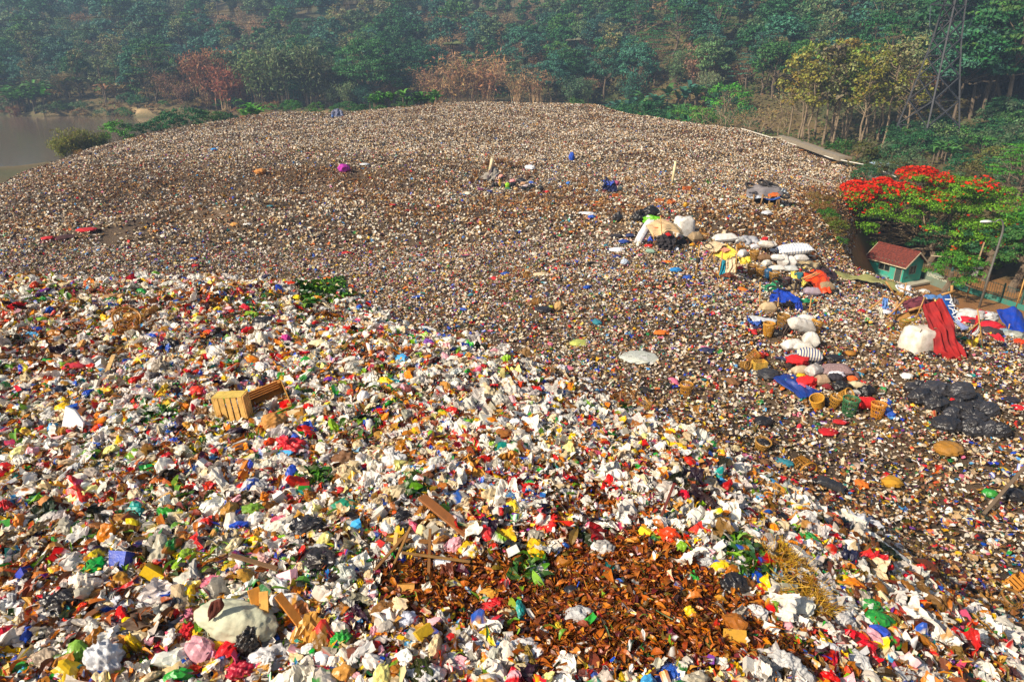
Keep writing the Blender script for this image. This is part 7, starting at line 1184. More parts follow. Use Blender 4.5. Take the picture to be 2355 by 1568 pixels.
def loose_on_plain():
    basket(1576, 910, 33, 'tall golden bamboo basket standing alone on the open plain', 'b8822a', 0, (0, .03, 0), w=.95); basket(1600, 947, 22, 'crushed bamboo basket lying below the tall golden one', 'b07a26', 3, (1.1, .3, .4), w=1.3); basket(1415, 930, 42, 'big dark broken basket lying on the mound edge', '7a4c1c', 3, (1.0, .3, .5), w=1.1); basket(1470, 945, 30, 'pale broken basket leaning on the dark broken one', 'b08030', 2, (.7, .5, 1)); basket(1835, 1070, 36, 'round golden basket lying mouth down near the black roll', 'b07a24', 2, (1.7, .2, .3), w=1.35); basket(1750, 1030, 22, 'flat basket holding black plastic', 'a87c34', 0, (.2, .1, 0), '222226', w=1.8); basket(1210, 640, 20, 'small basket lying on the plain beside a pale board', '9a6a28', 2, (1.2, .4, 0)); basket(1225, 700, 20, 'woven basket lying next to black plastic in the middle of the plain', '9a6c2a', 0, (1.3, .2, 1)); basket(2305, 1395, 40, 'old basket beside the broken orange box near the frame edge'.replace('frame edge', 'lower slope'), '8a5e22', 2, (.3, .2, 0), w=1.3); basket(290, 775, 62, 'big torn straw-coloured basket on the crest of the near mound', 'a06a20', 3, (.5, .4, .2), w=1.0); basket(350, 735, 32, 'dark tipped basket behind the torn straw-coloured one', '7a4e1c', 2, (1.2, .3, .4))
    sheet_on(2285, 1478, 66, 30, 'torn golden woven mat on the lower slope', 'a87c34', 'bamboo', 'woven_mat', 'mat', amp=.07)
    for u, v, w_, l, k in ((1366, 613, 36, 'black tyre lying on the open plain nearest the crest', 0), (2280, 1188, 42, 'tyre under a driftwood branch on the slope', 0), (2052, 1080, 46, 'thin bicycle tyre half sunk in the litter below the black heap', 1), (2045, 1228, 40, 'thin dark tyre beside the white plastic', 1), (1048, 608, 28, 'thin tyre on the plain behind the mound crest', 1), (1040, 760, 22, 'small tyre on the plain near the foot of the mound', 1)): tyre(u, v, w_, l, (.15, .1, 0), k)
    p, k = site(1908, 1125); V, F = sack_me(62 * k, 30 * k, 28 * k, 5, wr=.07); o = mesh_np('plastic_roll', V, F, M['blackbag'], None, True); o.color = (*hx('2a2c31'), 1); o.location = p + [0, 0, 12 * k]; o.rotation_euler = (0, .25, -.45); tag(o, 'fat black plastic roll lying on the slope', 'roll')
    sack(2045, 1290, 74, 34, 'long white sack lying on the slope below white plastic', 'd4d0c8', -.9, .2, wr=.09); sheet_on(2010, 1222, 66, 40, 'sheet of crumpled white plastic on the slope above the long white sack', 'dfe0e4', 'plastic', amp=.12)
    for u, v, w_, h_, c, l, m_ in ((1250, 715, 40, 12, '26242a', 'black plastic in the middle of the plain', 'blackbag'), (1285, 712, 22, 24, 'b8935c', 'tan paper sack end standing in the middle of the plain', 'sack'), (1266, 710, 14, 10, 'b8bc2a', 'yellow-green bag beside the tan paper sack', 'plastic'), (1245, 632, 38, 5, 'd8c49c', 'pale board beside the small lying basket', 'sack'), (1470, 825, 90, 12, 'd8dcd0', 'long wispy strip of white plastic on the plain', 'plastic'), (1332, 792, 46, 12, 'c8d06a', 'yellow and white printed plastic on the plain', 'plastic'), (1755, 975, 44, 22, '1c1c20', 'open black suitcase-like case on the plain', 'blackbag'), (2330, 1145, 50, 28, '222226', 'black umbrella-like bag on the slope', 'blackbag'), (2275, 1140, 30, 20, '2fa03a', 'bright green and teal plastic beside the black umbrella-like bag', 'plastic'), (2085, 868, 30, 12, 'e6e6e2', 'white bundle just above the black heap', 'sack'), (2050, 1115, 48, 24, 'b8861c', 'golden yellow sheet on the slope', 'cloth'), (2180, 1040, 66, 30, '9a6a1c', 'ochre torn cardboard below the black heap', 'sack'), (2190, 1045, 22, 16, '2a2226', 'dark case on the ochre cardboard', 'blackbag'), (2325, 925, 36, 16, '2a262c', 'dark case at the side of the slope beyond the black heap', 'blackbag'), (2340, 940, 30, 10, 'd01428', 'red rag beside the dark case', 'cloth'), (1905, 995, 44, 8, 'b80f1c', 'dark red rag strip on the plain below the baskets', 'cloth'), (1838, 985, 12, 14, 'c8283a', 'red bundle on the plain below the baskets', 'cloth'), (1955, 815, 26, 10, 'a06c1c', 'brown wooden block on the plain near the black plastic', 'wood'), (1985, 858, 16, 12, '7a4a1c', 'brown box on the plain beside the teal rag', 'wood'), (1975, 862, 22, 8, '2a86a8', 'teal rag on the plain beside the brown box', 'cloth'), (2000, 1195, 24, 12, '1c2040', 'navy cloth on the slope', 'cloth'), (1870, 1300, 46, 26, '1e1e30', 'black and white spotted cloth on the slope', 'cloth'), (2000, 1430, 36, 22, '222428', 'dark netted bag on the lower slope', 'blackbag'), (2170, 1450, 60, 34, '4a2c14', 'curved dark brown bark-like board on the lower slope', 'wood'), (2205, 1460, 26, 18, '9a2a3a', 'maroon bag on the lower slope', 'plastic'), (2080, 1320, 20, 24, 'e8c81c', 'bright yellow bag on the slope', 'plastic'), (2075, 1395, 22, 16, '2450c0', 'blue bag on the slope below the yellow one', 'plastic'), (2120, 1310, 60, 26, '6a3014', 'heap of dark brown fibre on the slope', 'bamboo')): blob(u, v, w_, h_, l, c, 'cloth' if m_ == 'cloth' else 'bag' if m_ in ('plastic', 'blackbag') else 'scrap', m_, {'cloth': 'discarded_cloth', 'plastic': 'plastic_bag', 'blackbag': 'bin_bag', 'sack': 'paper_sack', 'wood': 'wood_block', 'bamboo': 'fibre_clump'}[m_], amp=.2)
    o = crate(2325, 1350, 46, 36, 'broken orange wooden box on the lower slope', (.4, .3, .6), 'c07a1c'); plankpx(2260, 1190, 2345, 1120, 8, 'driftwood branch leaning over the tyre on the slope', '6a5a48', .15, .9, name='branch', cat='branch')
    plankpx(1390, 690, 1420, 683, 5, 'dark plank lying on the open plain', '4a2a1c'); plankpx(2240, 1222, 2350, 1225, 4, 'pale thin pole lying on the slope', 'd8c8b8')
    # saplings growing out of the rubbish
    for u, v, h, l, c in ((962, 492, 90, 'bare brown sapling growing on the plain beyond the mound', '7a6a38'), (1180, 765, 90, 'thin sapling with a small green tip growing from the mound edge', '5a7a2c'), (2105, 1290, 60, 'leafless twiggy weed on the slope', '6a5a40'), (1628, 425, 14, 'small green weed on the far plain', '4a9a2a'), (2060, 640, 60, 'slim yellow-green sapling at the rim near the sack heap', '8a9a3c')):
        p, k = site(u, v); H = h * k; r = np.random.default_rng(u); o = thing('sapling', l, 'sapling', tuple(p)); mb = MB(); limb(mb, (0, 0, -.2), (r.normal() * .05, 0, H), .03 * max(1, p[1] / 30), .012 * max(1, p[1] / 30), r); tips = [np.array([r.normal() * .18 * H, r.normal() * .18 * H, H * r.uniform(.35, 1)]) for _ in range(12)]; [limb(mb, (0, 0, max(.1, t[2] - .15 * H)), t, .012, .005, r, n=3) for t in tips]; mb.build('stem', M['bark'], o, hx('7a6040')); add('leaves', crown_mesh('leaves', [clumps(np.array(tips), np.full(12, .08 * H), 7, .1 * max(1, p[1] / 30), r, 1)], M['leaf']), o, hx(c))
lean_to(); yellow_shelter(); sorting_place(); clothes_heap(); black_pile(); red_tent(); hut(); far_camp(); loose_on_plain()

# ---------------------------------------------------------------- big pieces on the near mound
def near_mound():
    B = lambda X, Y, w_, h_, c, l, m_='plastic', cv=cA, nm='plastic_bag', ct='bag', **k: blob(*cv(X, Y), w_, h_, l, c, ct, m_, nm, **k)
    o = crate(*cA(1565, 1355), 76, 34, 'upright pale slatted crate standing on end in the vegetable waste', (-1.42, 1.5, .1), 'e0b060', .95); o.location.z += 36 * site(*cA(1565, 1355))[1]
    crate(*cA(1815, 1255), 96, 44, 'brown open slatted crate tipped over behind the upright one', (.65, -.25, .45), 'a87026', .75, lift=8)
    blob(*cA(1850, 1385), 66, 50, 'crumpled tan paper bag just below the slatted crates', 'b07a34', 'paper bag', 'sack', 'paper_bag', amp=.26, sub=4)
    p, k = site(*cA(485, 1430)); f = [cA(*q) for q in ((402, 1425), (440, 1218), (500, 1245), (560, 1330), (548, 1432))]; A_ = [P(u, v, p[1] + .1 * (i in (1, 2))) - p for i, (u, v) in enumerate(f)]; mb = MB(); n_ = np.array([.1, -1, .25]); n_ /= np.linalg.norm(n_); F = [tuple(range(5)), (9, 8, 7, 6, 5)] + [(i, i + 5, (i + 1) % 5 + 5, (i + 1) % 5) for i in range(5)]; mb.raw(A_ + [a - n_ * .06 for a in A_], F); ob = mb.build('foam_slab', M['foam'], None, hx('f4f4f4'), loc=tuple(p)); tag(ob, 'white triangular slab of polystyrene foam standing upright on the mound', 'foam'); plankpx(*cA(487, 1420), *cA(480, 1345), 4, 'short stick leaning against the foam slab', '7a4a1c', .05, .3, name='stick', cat='stick')
    B(1950, 1545, 74, 52, 'e02838', 'bright red translucent plastic bag below the tan paper bag', sub=4, tie=True); B(2010, 1570, 56, 30, 'e87c88', 'pink translucent bag under the bright red one', sub=4)
    B(1780, 690, 56, 32, '26262a', 'rounded dark grey bag on the far part of the near mound', 'blackbag', nm='bin_bag'); B(1150, 850, 42, 36, '201e20', 'shredded black plastic bag near the torn basket', 'blackbag', nm='bin_bag', amp=.4); B(480, 910, 60, 26, '1c1c1e', 'flat black plastic heap beside the red net', 'blackbag', nm='bin_bag', amp=.4); B(530, 990, 66, 28, 'a8142a', 'crimson netting heap beside the two pale planks', 'cloth', nm='discarded_cloth', ct='net'); B(1260, 1075, 38, 34, 'a8a898', 'round greyish clear bag full of waste below the pale planks', sub=4, tie=True); B(1080, 1000, 50, 44, 'a89a88', 'big grubby clear bag beside the pale planks', sub=4, tie=True); B(390, 1170, 52, 34, '2a3042', 'pointed dark slate-blue sheet of plastic', 'blackbag', amp=.35); B(2150, 850, 54, 32, 'e0d4a4', 'cream pillow-like foam bag on the middle mound', 'sack'); B(1930, 815, 26, 34, 'b02a80', 'magenta and green striped bag', 'cloth'); B(2040, 960, 28, 20, 'd81a22', 'small red bag beside the white tub'); B(2060, 915, 24, 14, 'f0f0ee', 'white tub beside the small red bag', 'foam', nm='tub', ct='tub', amp=.06)
    B(1880, 990, 24, 20, 'b8843c', 'open brown cardboard tube', 'sack', nm='cardboard_tube', ct='tube', amp=.08); plankpx(*cA(600, 905), *cA(660, 1000), 8, 'pale plank lying across the crimson netting', 'd8b070', .12); plankpx(*cA(780, 940), *cA(710, 1055), 9, 'second pale plank, steeper, beside the round greyish bag', 'd8b070', .25, .1); B(580, 1090, 32, 16, 'e02a5a', 'pink carton with white print', 'plastic', nm='carton', ct='carton', amp=.06)
    B(60, 1215, 30, 18, '7fd0b0', 'mint-green carton on the mound edge', nm='carton', ct='carton', amp=.06); B(895, 1370, 42, 18, '1f8a4a', 'green and white packaging bag in front of the foam slab'); B(1510, 1500, 40, 26, 'd87078', 'rose-pink translucent bag above the red one', sub=4); B(1450, 1490, 48, 36, 'c8c8c4', 'big clear bag beside the rose-pink one', sub=4, tie=True); B(1480, 1340, 36, 26, '9aa8a0', 'grey-green clear bag at the foot of the upright crate'); B(1160, 1420, 36, 26, '1e1c1e', 'black bag above the orange carrots', 'blackbag', nm='bin_bag', amp=.35); B(900, 1520, 70, 30, '232630', 'long dark plastic sheet at the middle of the mound', 'blackbag', nm='bin_bag', amp=.35); B(830, 1480, 60, 44, 'c8a884', 'clear bag of brown waste beside the long dark sheet', sub=4, tie=True); B(980, 1490, 28, 22, '8a5a30', 'brown coconut husk on the mound', 'sack', nm='coconut', ct='coconut', amp=.05); B(340, 1320, 52, 30, 'd8d4cc', 'crumpled white plastic bag beside the foam slab', sub=4); B(2130, 1300, 50, 34, 'd8cfc4', 'white bag with tan contents beyond the tan paper bag', sub=4)
    B(45, 430, 44, 42, 'd01424', 'round crimson plastic bag at the mound side', cv=cB, sub=4, tie=True); B(80, 540, 36, 30, 'b81838', 'crimson string basket just below the round crimson bag', 'bamboo', cv=cB, nm='net_bag', ct='net'); B(495, 650, 34, 22, 'c80f1e', 'glossy red plastic bag beside the yellow pouch', cv=cB); B(350, 420, 54, 50, 'b07236', 'folded tan cardboard standing in the litter', 'sack', cv=cB, nm='cardboard', ct='cardboard', amp=.35); B(1760, 570, 46, 30, 'f0ece4', 'white foam food tray', 'foam', cv=cB, nm='foam_tray', ct='tray', amp=.06); B(1890, 565, 44, 36, 'efe9df', 'white foam box beside the food tray', 'foam', cv=cB, nm='foam_tray', ct='tray', amp=.06); B(2060, 560, 84, 48, '222228', 'big shiny black bin bag below the red plastic', 'blackbag', cv=cB, nm='bin_bag', sub=4); B(1990, 450, 42, 42, 'd41c14', 'bright red plastic bag draped behind the shiny black one', cv=cB, sub=4); B(2310, 430, 70, 44, '1f8f6c', 'emerald-green bag with brown straps', 'tarp', cv=cB, sub=4, amp=.14); B(2130, 770, 92, 44, '2e2a2c', 'spread of charcoal-black plastic on the middle mound', 'blackbag', cv=cB, nm='bin_bag', sub=4, amp=.4); B(1780, 780, 72, 40, 'd8a8a0', 'clear bag with orange-red contents', cv=cB, sub=4, tie=True); B(1070, 680, 56, 36, '9a961c', 'olive-yellow plastic bag crumpled beyond the yellow printed pouch', cv=cB, sub=4); B(1450, 360, 40, 30, 'f0d018', 'bright yellow plastic bag with white edges', cv=cB); B(580, 960, 76, 60, 'e6d8c4', 'large cream paper heap beside the black plastic', 'sack', cv=cB, sub=4); B(220, 960, 58, 40, 'd8cfc4', 'knotted white bag beyond the black plastic', cv=cB, sub=4, tie=True); B(110, 1090, 60, 56, 'c8c8cc', 'big clear plastic bag, tied, at the mound side', cv=cB, sub=4, tie=True)
    B(430, 1070, 90, 52, '1f1d20', 'big ribbed heap of black plastic on the lower mound', 'blackbag', cv=cB, nm='bin_bag', sub=4, amp=.4); B(680, 1090, 70, 36, '1c1c22', 'black plastic sheet beside a teal lid', 'blackbag', cv=cB, nm='bin_bag', sub=4, amp=.35); B(1180, 1100, 52, 56, '1c2030', 'navy-black plastic bag beside the white bags', 'blackbag', cv=cB, nm='bin_bag', sub=4, amp=.35); B(735, 990, 30, 20, '1f9a9c', 'teal drink lid with an orange mark', cv=cB, nm='lid', ct='lid', amp=.03)
    B(830, 1100, 58, 48, 'dcdce4', 'round white knotted bag, nearer the dark board', cv=cB, sub=4, tie=True); B(980, 1110, 50, 40, 'd4d4d6', 'translucent white bag beside the round knotted one', cv=cB, sub=4, tie=True); B(390, 1080, 100, 30, 'e8eaf0', 'long white carrier bag on the lower mound', cv=cB, sub=4); B(560, 1170, 50, 36, 'd8e0d8', 'white bag with green print, on the lower mound', cv=cB, sub=4, tie=True); B(430, 1190, 48, 34, 'd4d8dc', 'pale bag with a blue and green label', cv=cB, sub=4)
    # pale stuffed sack with a rust patch, splintered boards and black plastic
    blob(*cB(1610, 1235), 200, 92, 'large pale grey-green stuffed sack with a rust-brown patch, lying on the lower mound', 'b2b59c', 'sack', 'sack', 'sack', 6, None, 41, -.25, .11, 4, False, .5); tag(sheet('rust_cloth', [[P(*cB(*q), site(*cB(1460, 1150))[0][1] - .35) for q in row] for row in (((1420, 1020), (1490, 990)), ((1400, 1080), (1500, 1060)), ((1405, 1150), (1440, 1120)))], M['cloth'], hx('5a2418'), wr=.02, n=8, m=8), 'rust-brown cloth stuck on the large pale sack', 'cloth')
    B(1690, 1380, 56, 78, '2a2622', 'dirty black plastic wrapped over the broken crate boards', 'blackbag', cv=cB, nm='bin_bag', sub=4, amp=.4, lift=8); B(1280, 1270, 46, 44, 'c01020', 'deep red cloth next to the large pale sack', 'cloth', cv=cB, nm='discarded_cloth', sub=4, amp=.35); B(1300, 1390, 50, 40, 'd4d4d8', 'round clear bag in front of the orange boards', cv=cB, sub=4, tie=True)
    for a, w_, l, c, z1, z2 in (((1370, 1330, 1500, 1420), 17, 'orange board with rough edges beside the round clear bag', 'c8842c', .12, .12), ((1430, 1285, 1560, 1370), 16, 'upper orange board beside the large pale sack', 'b87428', .2, .15), ((1740, 1140, 1800, 1290), 26, 'wide orange crate board under the black plastic', 'd08a2c', .5, .1), ((1810, 1160, 1790, 1290), 20, 'pale crate board beside the wide orange one', 'e0a850', .5, .1), ((1900, 1160, 2060, 1260), 20, 'orange plank slanting down from the large pale sack', 'c87c28', .45, .12), ((1630, 1110, 1920, 1140), 12, 'splintered grey board across the top of the large pale sack', '7a5a3a', .95, .8), ((1240, 1270, 1090, 1370), 30, 'flat orange-yellow board near the deep red cloth', 'd0861c', .1, .1), ((800, 1390, 1120, 1220), 9, 'long yellow-brown pole lying across the lower mound', 'a86c1c', .15, .2), ((1460, 1410, 1610, 1380), 26, 'mauve printed board in front of the orange boards', '8a5a68', .1, .1), ((420, 1270, 690, 1150), 18, 'long dark brown bark strip on the lower mound', '6a3c14', .12, .2), ((40, 45, 320, 55), 12, 'brown stick lying across the mound side', '9a5c20', .1, .12)): plankpx(*cB(*a[:2]), *cB(*a[2:]), w_, l, c, z1, z2)
    sheet_on(*cB(880, 1290), 150, 44, 'curved dark brown sheet of board on the lower mound', '4a3626', 'wood', 'curved_board', 'board', amp=.08); sheet_on(*cB(950, 1345), 140, 30, 'slate-coloured sheet under the curved dark board', '2e2e36', 'blackbag', amp=.05)
    B(720, 1480, 90, 90, 'd4d6da', 'big printed white carrier bag, torn, at the bottom of the mound', cv=cB, sub=4); B(780, 1540, 50, 34, 'c8cc4a', 'yellow-green translucent bag below the torn printed one', cv=cB, sub=4); B(1620, 1540, 70, 50, 'b81838', 'round raspberry-red bag beside the white print bag', cv=cB, sub=4); B(1820, 1450, 90, 56, 'eceaea', 'white bag with red lettering beside the raspberry bag', cv=cB, sub=4, tie=True); B(1200, 1520, 70, 46, 'c0a878', 'beige egg-tray carton at the bottom of the mound', 'sack', cv=cB, nm='egg_tray', ct='egg tray', amp=.12); B(330, 1450, 76, 50, 'b8a48c', 'brown-tinted clear bag at the bottom of the mound', cv=cB, sub=4); B(170, 1480, 50, 28, '2a9a3a', 'green and orange snack bag at the bottom of the mound', cv=cB); B(70, 1240, 50, 40, 'e0d8cc', 'white round bag with yellow tape', cv=cB, sub=4); B(2310, 1330, 50, 50, '2aa838', 'bright green plastic on the lower mound', cv=cB, sub=4, amp=.35); B(2170, 1440, 44, 40, 'f0f0f4', 'white tub and paper near the bright green plastic', 'foam', cv=cB, nm='tub', ct='tub', amp=.08); B(2330, 900, 50, 64, 'd0d4ca', 'tall clear bag of white and green wrappers', cv=cB, sub=4, tie=True)
    # yellow printed pouch
    p, k = site(*cB(745, 670)); o = thing('pouch', 'yellow and white printed pouch with red lettering lying on the mound', 'pouch', tuple(p + np.array([0, .1, .12]))); o.rotation_euler = (.55, .1, .45); mb = MB(); V, F = sack_me(40 * k, 28 * k, 6 * k, 3); mb.raw(V, F); mb.build('pack', M['plastic'], o, hx('f2cf1c'), True); mb = MB(); mb.box((0, 0, 3 * k), (30 * k, 12 * k, .012)); mb.build('label_panel', M['paint'], o, hx('f0ece4')); text('Fortune', 8.2 * k, o, Matrix.Translation((-14 * k, -3 * k, 3 * k + .01)), 'c8141c')
    p, k = site(*cM(395, 955)); o = thing('pouch', 'flat turquoise bag with white marking on the middle mound', 'bag', tuple(p + np.array([0, .1, .14]))); o.rotation_euler = (.5, .1, -.3); mb = MB(); V, F = sack_me(58 * k, 24 * k, 8 * k, 9); mb.raw(V, F); mb.build('pack', M['plastic'], o, hx('2aa8b0'), True); text('IOI', 12 * k, o, Matrix.Translation((-10 * k, -4 * k, 4 * k)), 'eaf2f0')
    B(180, 1050, 30, 48, 'd8d8d8', 'upright wedge of white paper board on the middle mound', 'foam', cv=cM, amp=.15, nm='paper_board', ct='board'); B(610, 790, 36, 22, 'c80f14', 'bright red cloth on the crest of the middle mound', 'cloth', cv=cM, nm='discarded_cloth'); B(85, 720, 62, 16, 'd41418', 'long red cloth on the far part of the near mound', 'cloth', cv=cM, nm='discarded_cloth'); B(250, 600, 26, 22, 'c81420', 'red bag beside the small yellow bag', cv=cM); B(195, 600, 24, 16, 'f0cc14', 'small yellow bag beside the red one', cv=cM); B(770, 615, 30, 14, 'f0d014', 'yellow wrapper at the mound crest', cv=cM); B(430, 760, 50, 22, 'd83a3a', 'tangled red netting on the middle mound', 'cloth', cv=cM, nm='discarded_cloth', ct='net'); B(1520, 960, 30, 24, 'd0141a', 'red bag high on the mound edge', cv=cM); B(1170, 990, 44, 40, 'd8d0c4', 'tall crumpled cream bag on the mound edge', cv=cM, sub=4, tie=True); B(1390, 1010, 32, 22, '6aa8cc', 'light blue bag beside the framed card', cv=cM); B(1080, 1060, 34, 40, 'd8d4c8', 'wrinkled white bag near the rose cloth', cv=cM, sub=4); B(840, 890, 34, 16, 'c8781c', 'orange cloth in the middle of the mound', 'cloth', cv=cM, nm='discarded_cloth'); B(1510, 840, 30, 30, 'd4d4d8', 'clear bag standing on the mound crest', cv=cM, sub=4, tie=True); B(1360, 850, 24, 26, '222226', 'black bag standing on the mound crest', 'blackbag', cv=cM, nm='bin_bag'); B(610, 1180, 34, 26, 'b0782c', 'brown husk among green coconuts', 'sack', cv=cM, nm='coconut', ct='coconut', amp=.1); B(690, 1120, 26, 22, '9ab02c', 'green coconut, upper of the two on the mound', 'sack', cv=cM, nm='coconut', ct='coconut', amp=.05); B(715, 1190, 22, 16, 'a8b83a', 'green coconut, lower of the two on the mound', 'sack', cv=cM, nm='coconut', ct='coconut', amp=.05)
    p, k = site(*cM(1430, 1085)); o = thing('picture_card', 'small blue card in a red frame lying on the mound edge', 'card', tuple(p + np.array([0, 0, .12]))); o.rotation_euler = (.9, .1, -.1); mb = MB(); mb.box((0, 0, 0), (36 * k, 20 * k, .015)); mb.build('frame', M['paint'], o, hx('c8141c')); mb = MB(); mb.box((0, 0, .004), (30 * k, 14 * k, .015)); mb.build('card', M['paint'], o, hx('1a4a9a'))
    # by the leaf heap
    B(270, 75, 60, 60, 'd8d6d4', 'big clear bag with white contents beside the brown paper', cv=cP, sub=4, tie=True); B(80, 60, 60, 44, '6a4424', 'crumpled dark brown paper heap', 'sack', cv=cP, nm='paper_heap', ct='paper', amp=.35); B(165, 250, 52, 36, 'e8e4dc', 'white round bag beside the emerald-green one', cv=cP, sub=4, tie=True); B(295, 280, 50, 36, '1e1e22', 'black bag with red trim above the cream block', 'blackbag', cv=cP, nm='bin_bag', amp=.35); B(375, 350, 30, 56, 'd8c48c', 'upright cream-yellow foam block', 'foam', cv=cP, nm='foam_block', ct='foam', amp=.06); B(255, 330, 46, 50, 'd4d8d8', 'tall clear bag beside the pink box', cv=cP, sub=4, tie=True); B(190, 345, 30, 28, 'e87ab0', 'pink box with a white panel', nm='carton', cv=cP, ct='carton', amp=.06); B(505, 420, 46, 16, 'e0c0a8', 'rolled white and red packaging beside the branches', cv=cP, nm='packaging', ct='packaging', amp=.06); B(495, 460, 38, 18, 'e8e4dc', 'white crushed paper beside the branches', cv=cP, nm='packaging', ct='packaging'); B(315, 680, 58, 46, 'd8dcec', 'white plastic basin-like bag on the leaf heap', cv=cP, sub=4); B(760, 790, 72, 40, 'e4e0dc', 'white torn bag in the middle of the leaf heap', cv=cP, sub=4, amp=.35); B(580, 790, 60, 36, 'e0e0e4', 'white sheet of plastic by the lower leaf heap', cv=cP, sub=4, amp=.35); B(950, 560, 44, 30, '1c2028', 'dark flat board on the leaf heap', 'blackbag', cv=cP, amp=.15); B(1065, 400, 56, 40, 'd4cfc8', 'clear crumpled bag beyond the leaf heap', cv=cP, sub=4); B(970, 280, 44, 26, 'ecebe8', 'white paper sheet beyond the leaf heap', 'foam', cv=cP, nm='paper_board', ct='board', amp=.2); B(1270, 320, 76, 34, '17171a', 'large black plastic under a stick by the leaf heap', 'blackbag', cv=cP, nm='bin_bag', sub=4, amp=.35); B(1080, 860, 40, 30, 'b80f1c', 'deep red plastic at the bottom of the leaf heap', cv=cP, amp=.4); B(930, 870, 70, 36, 'd8d0c8', 'long clear plastic with yellow tape at the bottom of the leaf heap', cv=cP, sub=4, amp=.35); B(95, 760, 40, 36, '3a241c', 'dark brown basin beside the bright green plastic', 'sack', cv=cP, nm='basin', ct='basin', amp=.06); B(405, 735, 32, 20, '8a5ac0', 'violet carton with white print', cv=cP, nm='carton', ct='carton', amp=.06); B(370, 880, 40, 40, 'c8281a', 'red cloth at the bottom of the mound', 'cloth', cv=cP, nm='discarded_cloth', amp=.35); B(700, 650, 44, 30, 'd0b890', 'pale crust-like foam on the leaf heap', 'foam', cv=cP, nm='foam_block', ct='foam', amp=.2)
    for a, w_, l, c, z1, z2 in (((375, 240, 550, 355), 24, 'broad brown plank at the top of the leaf heap', '8a5222', .3, .15), ((300, 460, 560, 485), 7, 'long curved branch lying along the leaf heap', '8a6430', .3, .25), ((190, 500, 330, 385), 8, 'crooked branch, longest of those beside the black bag', '7a5424', .15, .35), ((250, 500, 335, 380), 6, 'thin branch beside the longest crooked one', '8a6028', .1, .4), ((400, 500, 410, 400), 7, 'forked stick standing by the rolled packaging', '7a5020', .1, .45), ((265, 440, 280, 395), 9, 'short pale stake by the branches', 'd0a860', .1, .35), ((1270, 330, 1330, 250), 6, 'dark red stick stuck in the black plastic', '5a1c14', .1, .6), ((240, 385, 400, 395), 12, 'flat brown board behind the branches', '8a5a24', .2, .2)): plankpx(*cP(*a[:2]), *cP(*a[2:]), w_, l, c, z1, z2, name='branch' if 'branch' in l or 'stick' in l else 'plank', cat='branch' if 'branch' in l or 'stick' in l else 'plank')
    for X, Y, w_, h_, c, l, m_, nm in ((225, 540, 64, 54, '1c1c20', 'black bag half buried in green cuttings', 'blackbag', 'bin_bag'), (310, 650, 56, 44, 'e4e0dc', 'round white knotted bag at the edge of the leaf heap', 'plastic', 'plastic_bag'), (365, 645, 26, 30, 'ecebea', 'small white bag beside the round knotted one', 'plastic', 'plastic_bag'), (365, 520, 24, 26, 'd8dce0', 'white cup-like bag by the straw', 'plastic', 'plastic_bag'), (320, 285, 44, 24, 'e8c424', 'yellow printed bag on the upper slope', 'plastic', 'plastic_bag'), (345, 305, 30, 22, '7a1424', 'maroon bag under the yellow printed one', 'plastic', 'plastic_bag'), (400, 275, 50, 26, '1c1c20', 'black shoe-like bags beside the yellow printed one', 'blackbag', 'bin_bag'), (320, 250, 36, 16, '2a3aa0', 'indigo sheet above the yellow printed bag', 'plastic', 'plastic_bag'), (430, 400, 34, 20, 'e03a6a', 'hot pink bag on the slope', 'plastic', 'plastic_bag'), (300, 850, 50, 46, '9a1418', 'dark red plastic deep in the leaf heap', 'plastic', 'plastic_bag'), (590, 790, 66, 34, 'eceaec', 'white paper bags below the straw', 'plastic', 'plastic_bag'), (640, 680, 50, 40, 'd8d4d0', 'white carrier bag with a red mark, below the straw', 'plastic', 'plastic_bag'), (650, 630, 60, 34, 'c8c4b8', 'torn clear sheet at the end of the straw', 'plastic', 'plastic_bag'), (490, 660, 36, 16, 'e4e8ec', 'squashed clear bottle at the end of the straw', 'plastic', 'bottle'), (650, 770, 34, 26, 'd8a8a0', 'pale pink bag beside the dark red board', 'plastic', 'plastic_bag'), (60, 820, 24, 18, 'f0f0ec', 'small white printed paper on the leaf heap', 'foam', 'packaging'), (150, 120, 26, 24, 'd81840', 'crimson bag on the upper slope', 'plastic', 'plastic_bag'), (215, 190, 36, 18, 'e0481c', 'orange plastic on the upper slope', 'plastic', 'plastic_bag'), (290, 65, 22, 16, '1f8a3a', 'green bag on the upper slope', 'plastic', 'plastic_bag')): B(X, Y, w_, h_, c, l, m_, cv=cR, nm=nm, ct='bag' if 'bag' in nm else nm, sub=4 if w_ > 40 else 3, tie='round' in l)
    sheet_on(*cR(730, 850), 80, 70, 'dark red-brown board lying at the foot of the slope', '4a1c14', 'wood', 'flat_board', 'board', amp=.02, yaw=-.3); plankpx(*cR(650, 810), *cR(790, 890), 10, 'yellow plank along the edge of the dark red-brown board', 'c8862c', .12, .1); plankpx(*cR(310, 195), *cR(450, 270), 9, 'brown plank on the upper slope', '8a5a2c', .12, .12)
    # everything else big enough to be told apart: bags, cloths, cartons in the rubbish
    LM = [('torn straw-coloured basket', 290, 740), ('slatted crates', 600, 930), ('polystyrene foam slab', 163, 970), ('emerald-green bag', 795, 1170), ('large pale sack', 560, 1430), ('round crimson bag', 20, 1170), ('turquoise bag', 908, 895), ('leaf heap', 1250, 1400), ('green leafy cuttings on the crest', 730, 670), ('broken baskets on the mound edge', 1440, 920), ('blue and white wrappers', 1110, 1120), ('straw', 1850, 1370), ('yellow printed pouch', 255, 1255), ('torn printed carrier bag', 250, 1530), ('dark red-brown board', 1985, 1540), ('yellow printed bag', 1740, 1200)]
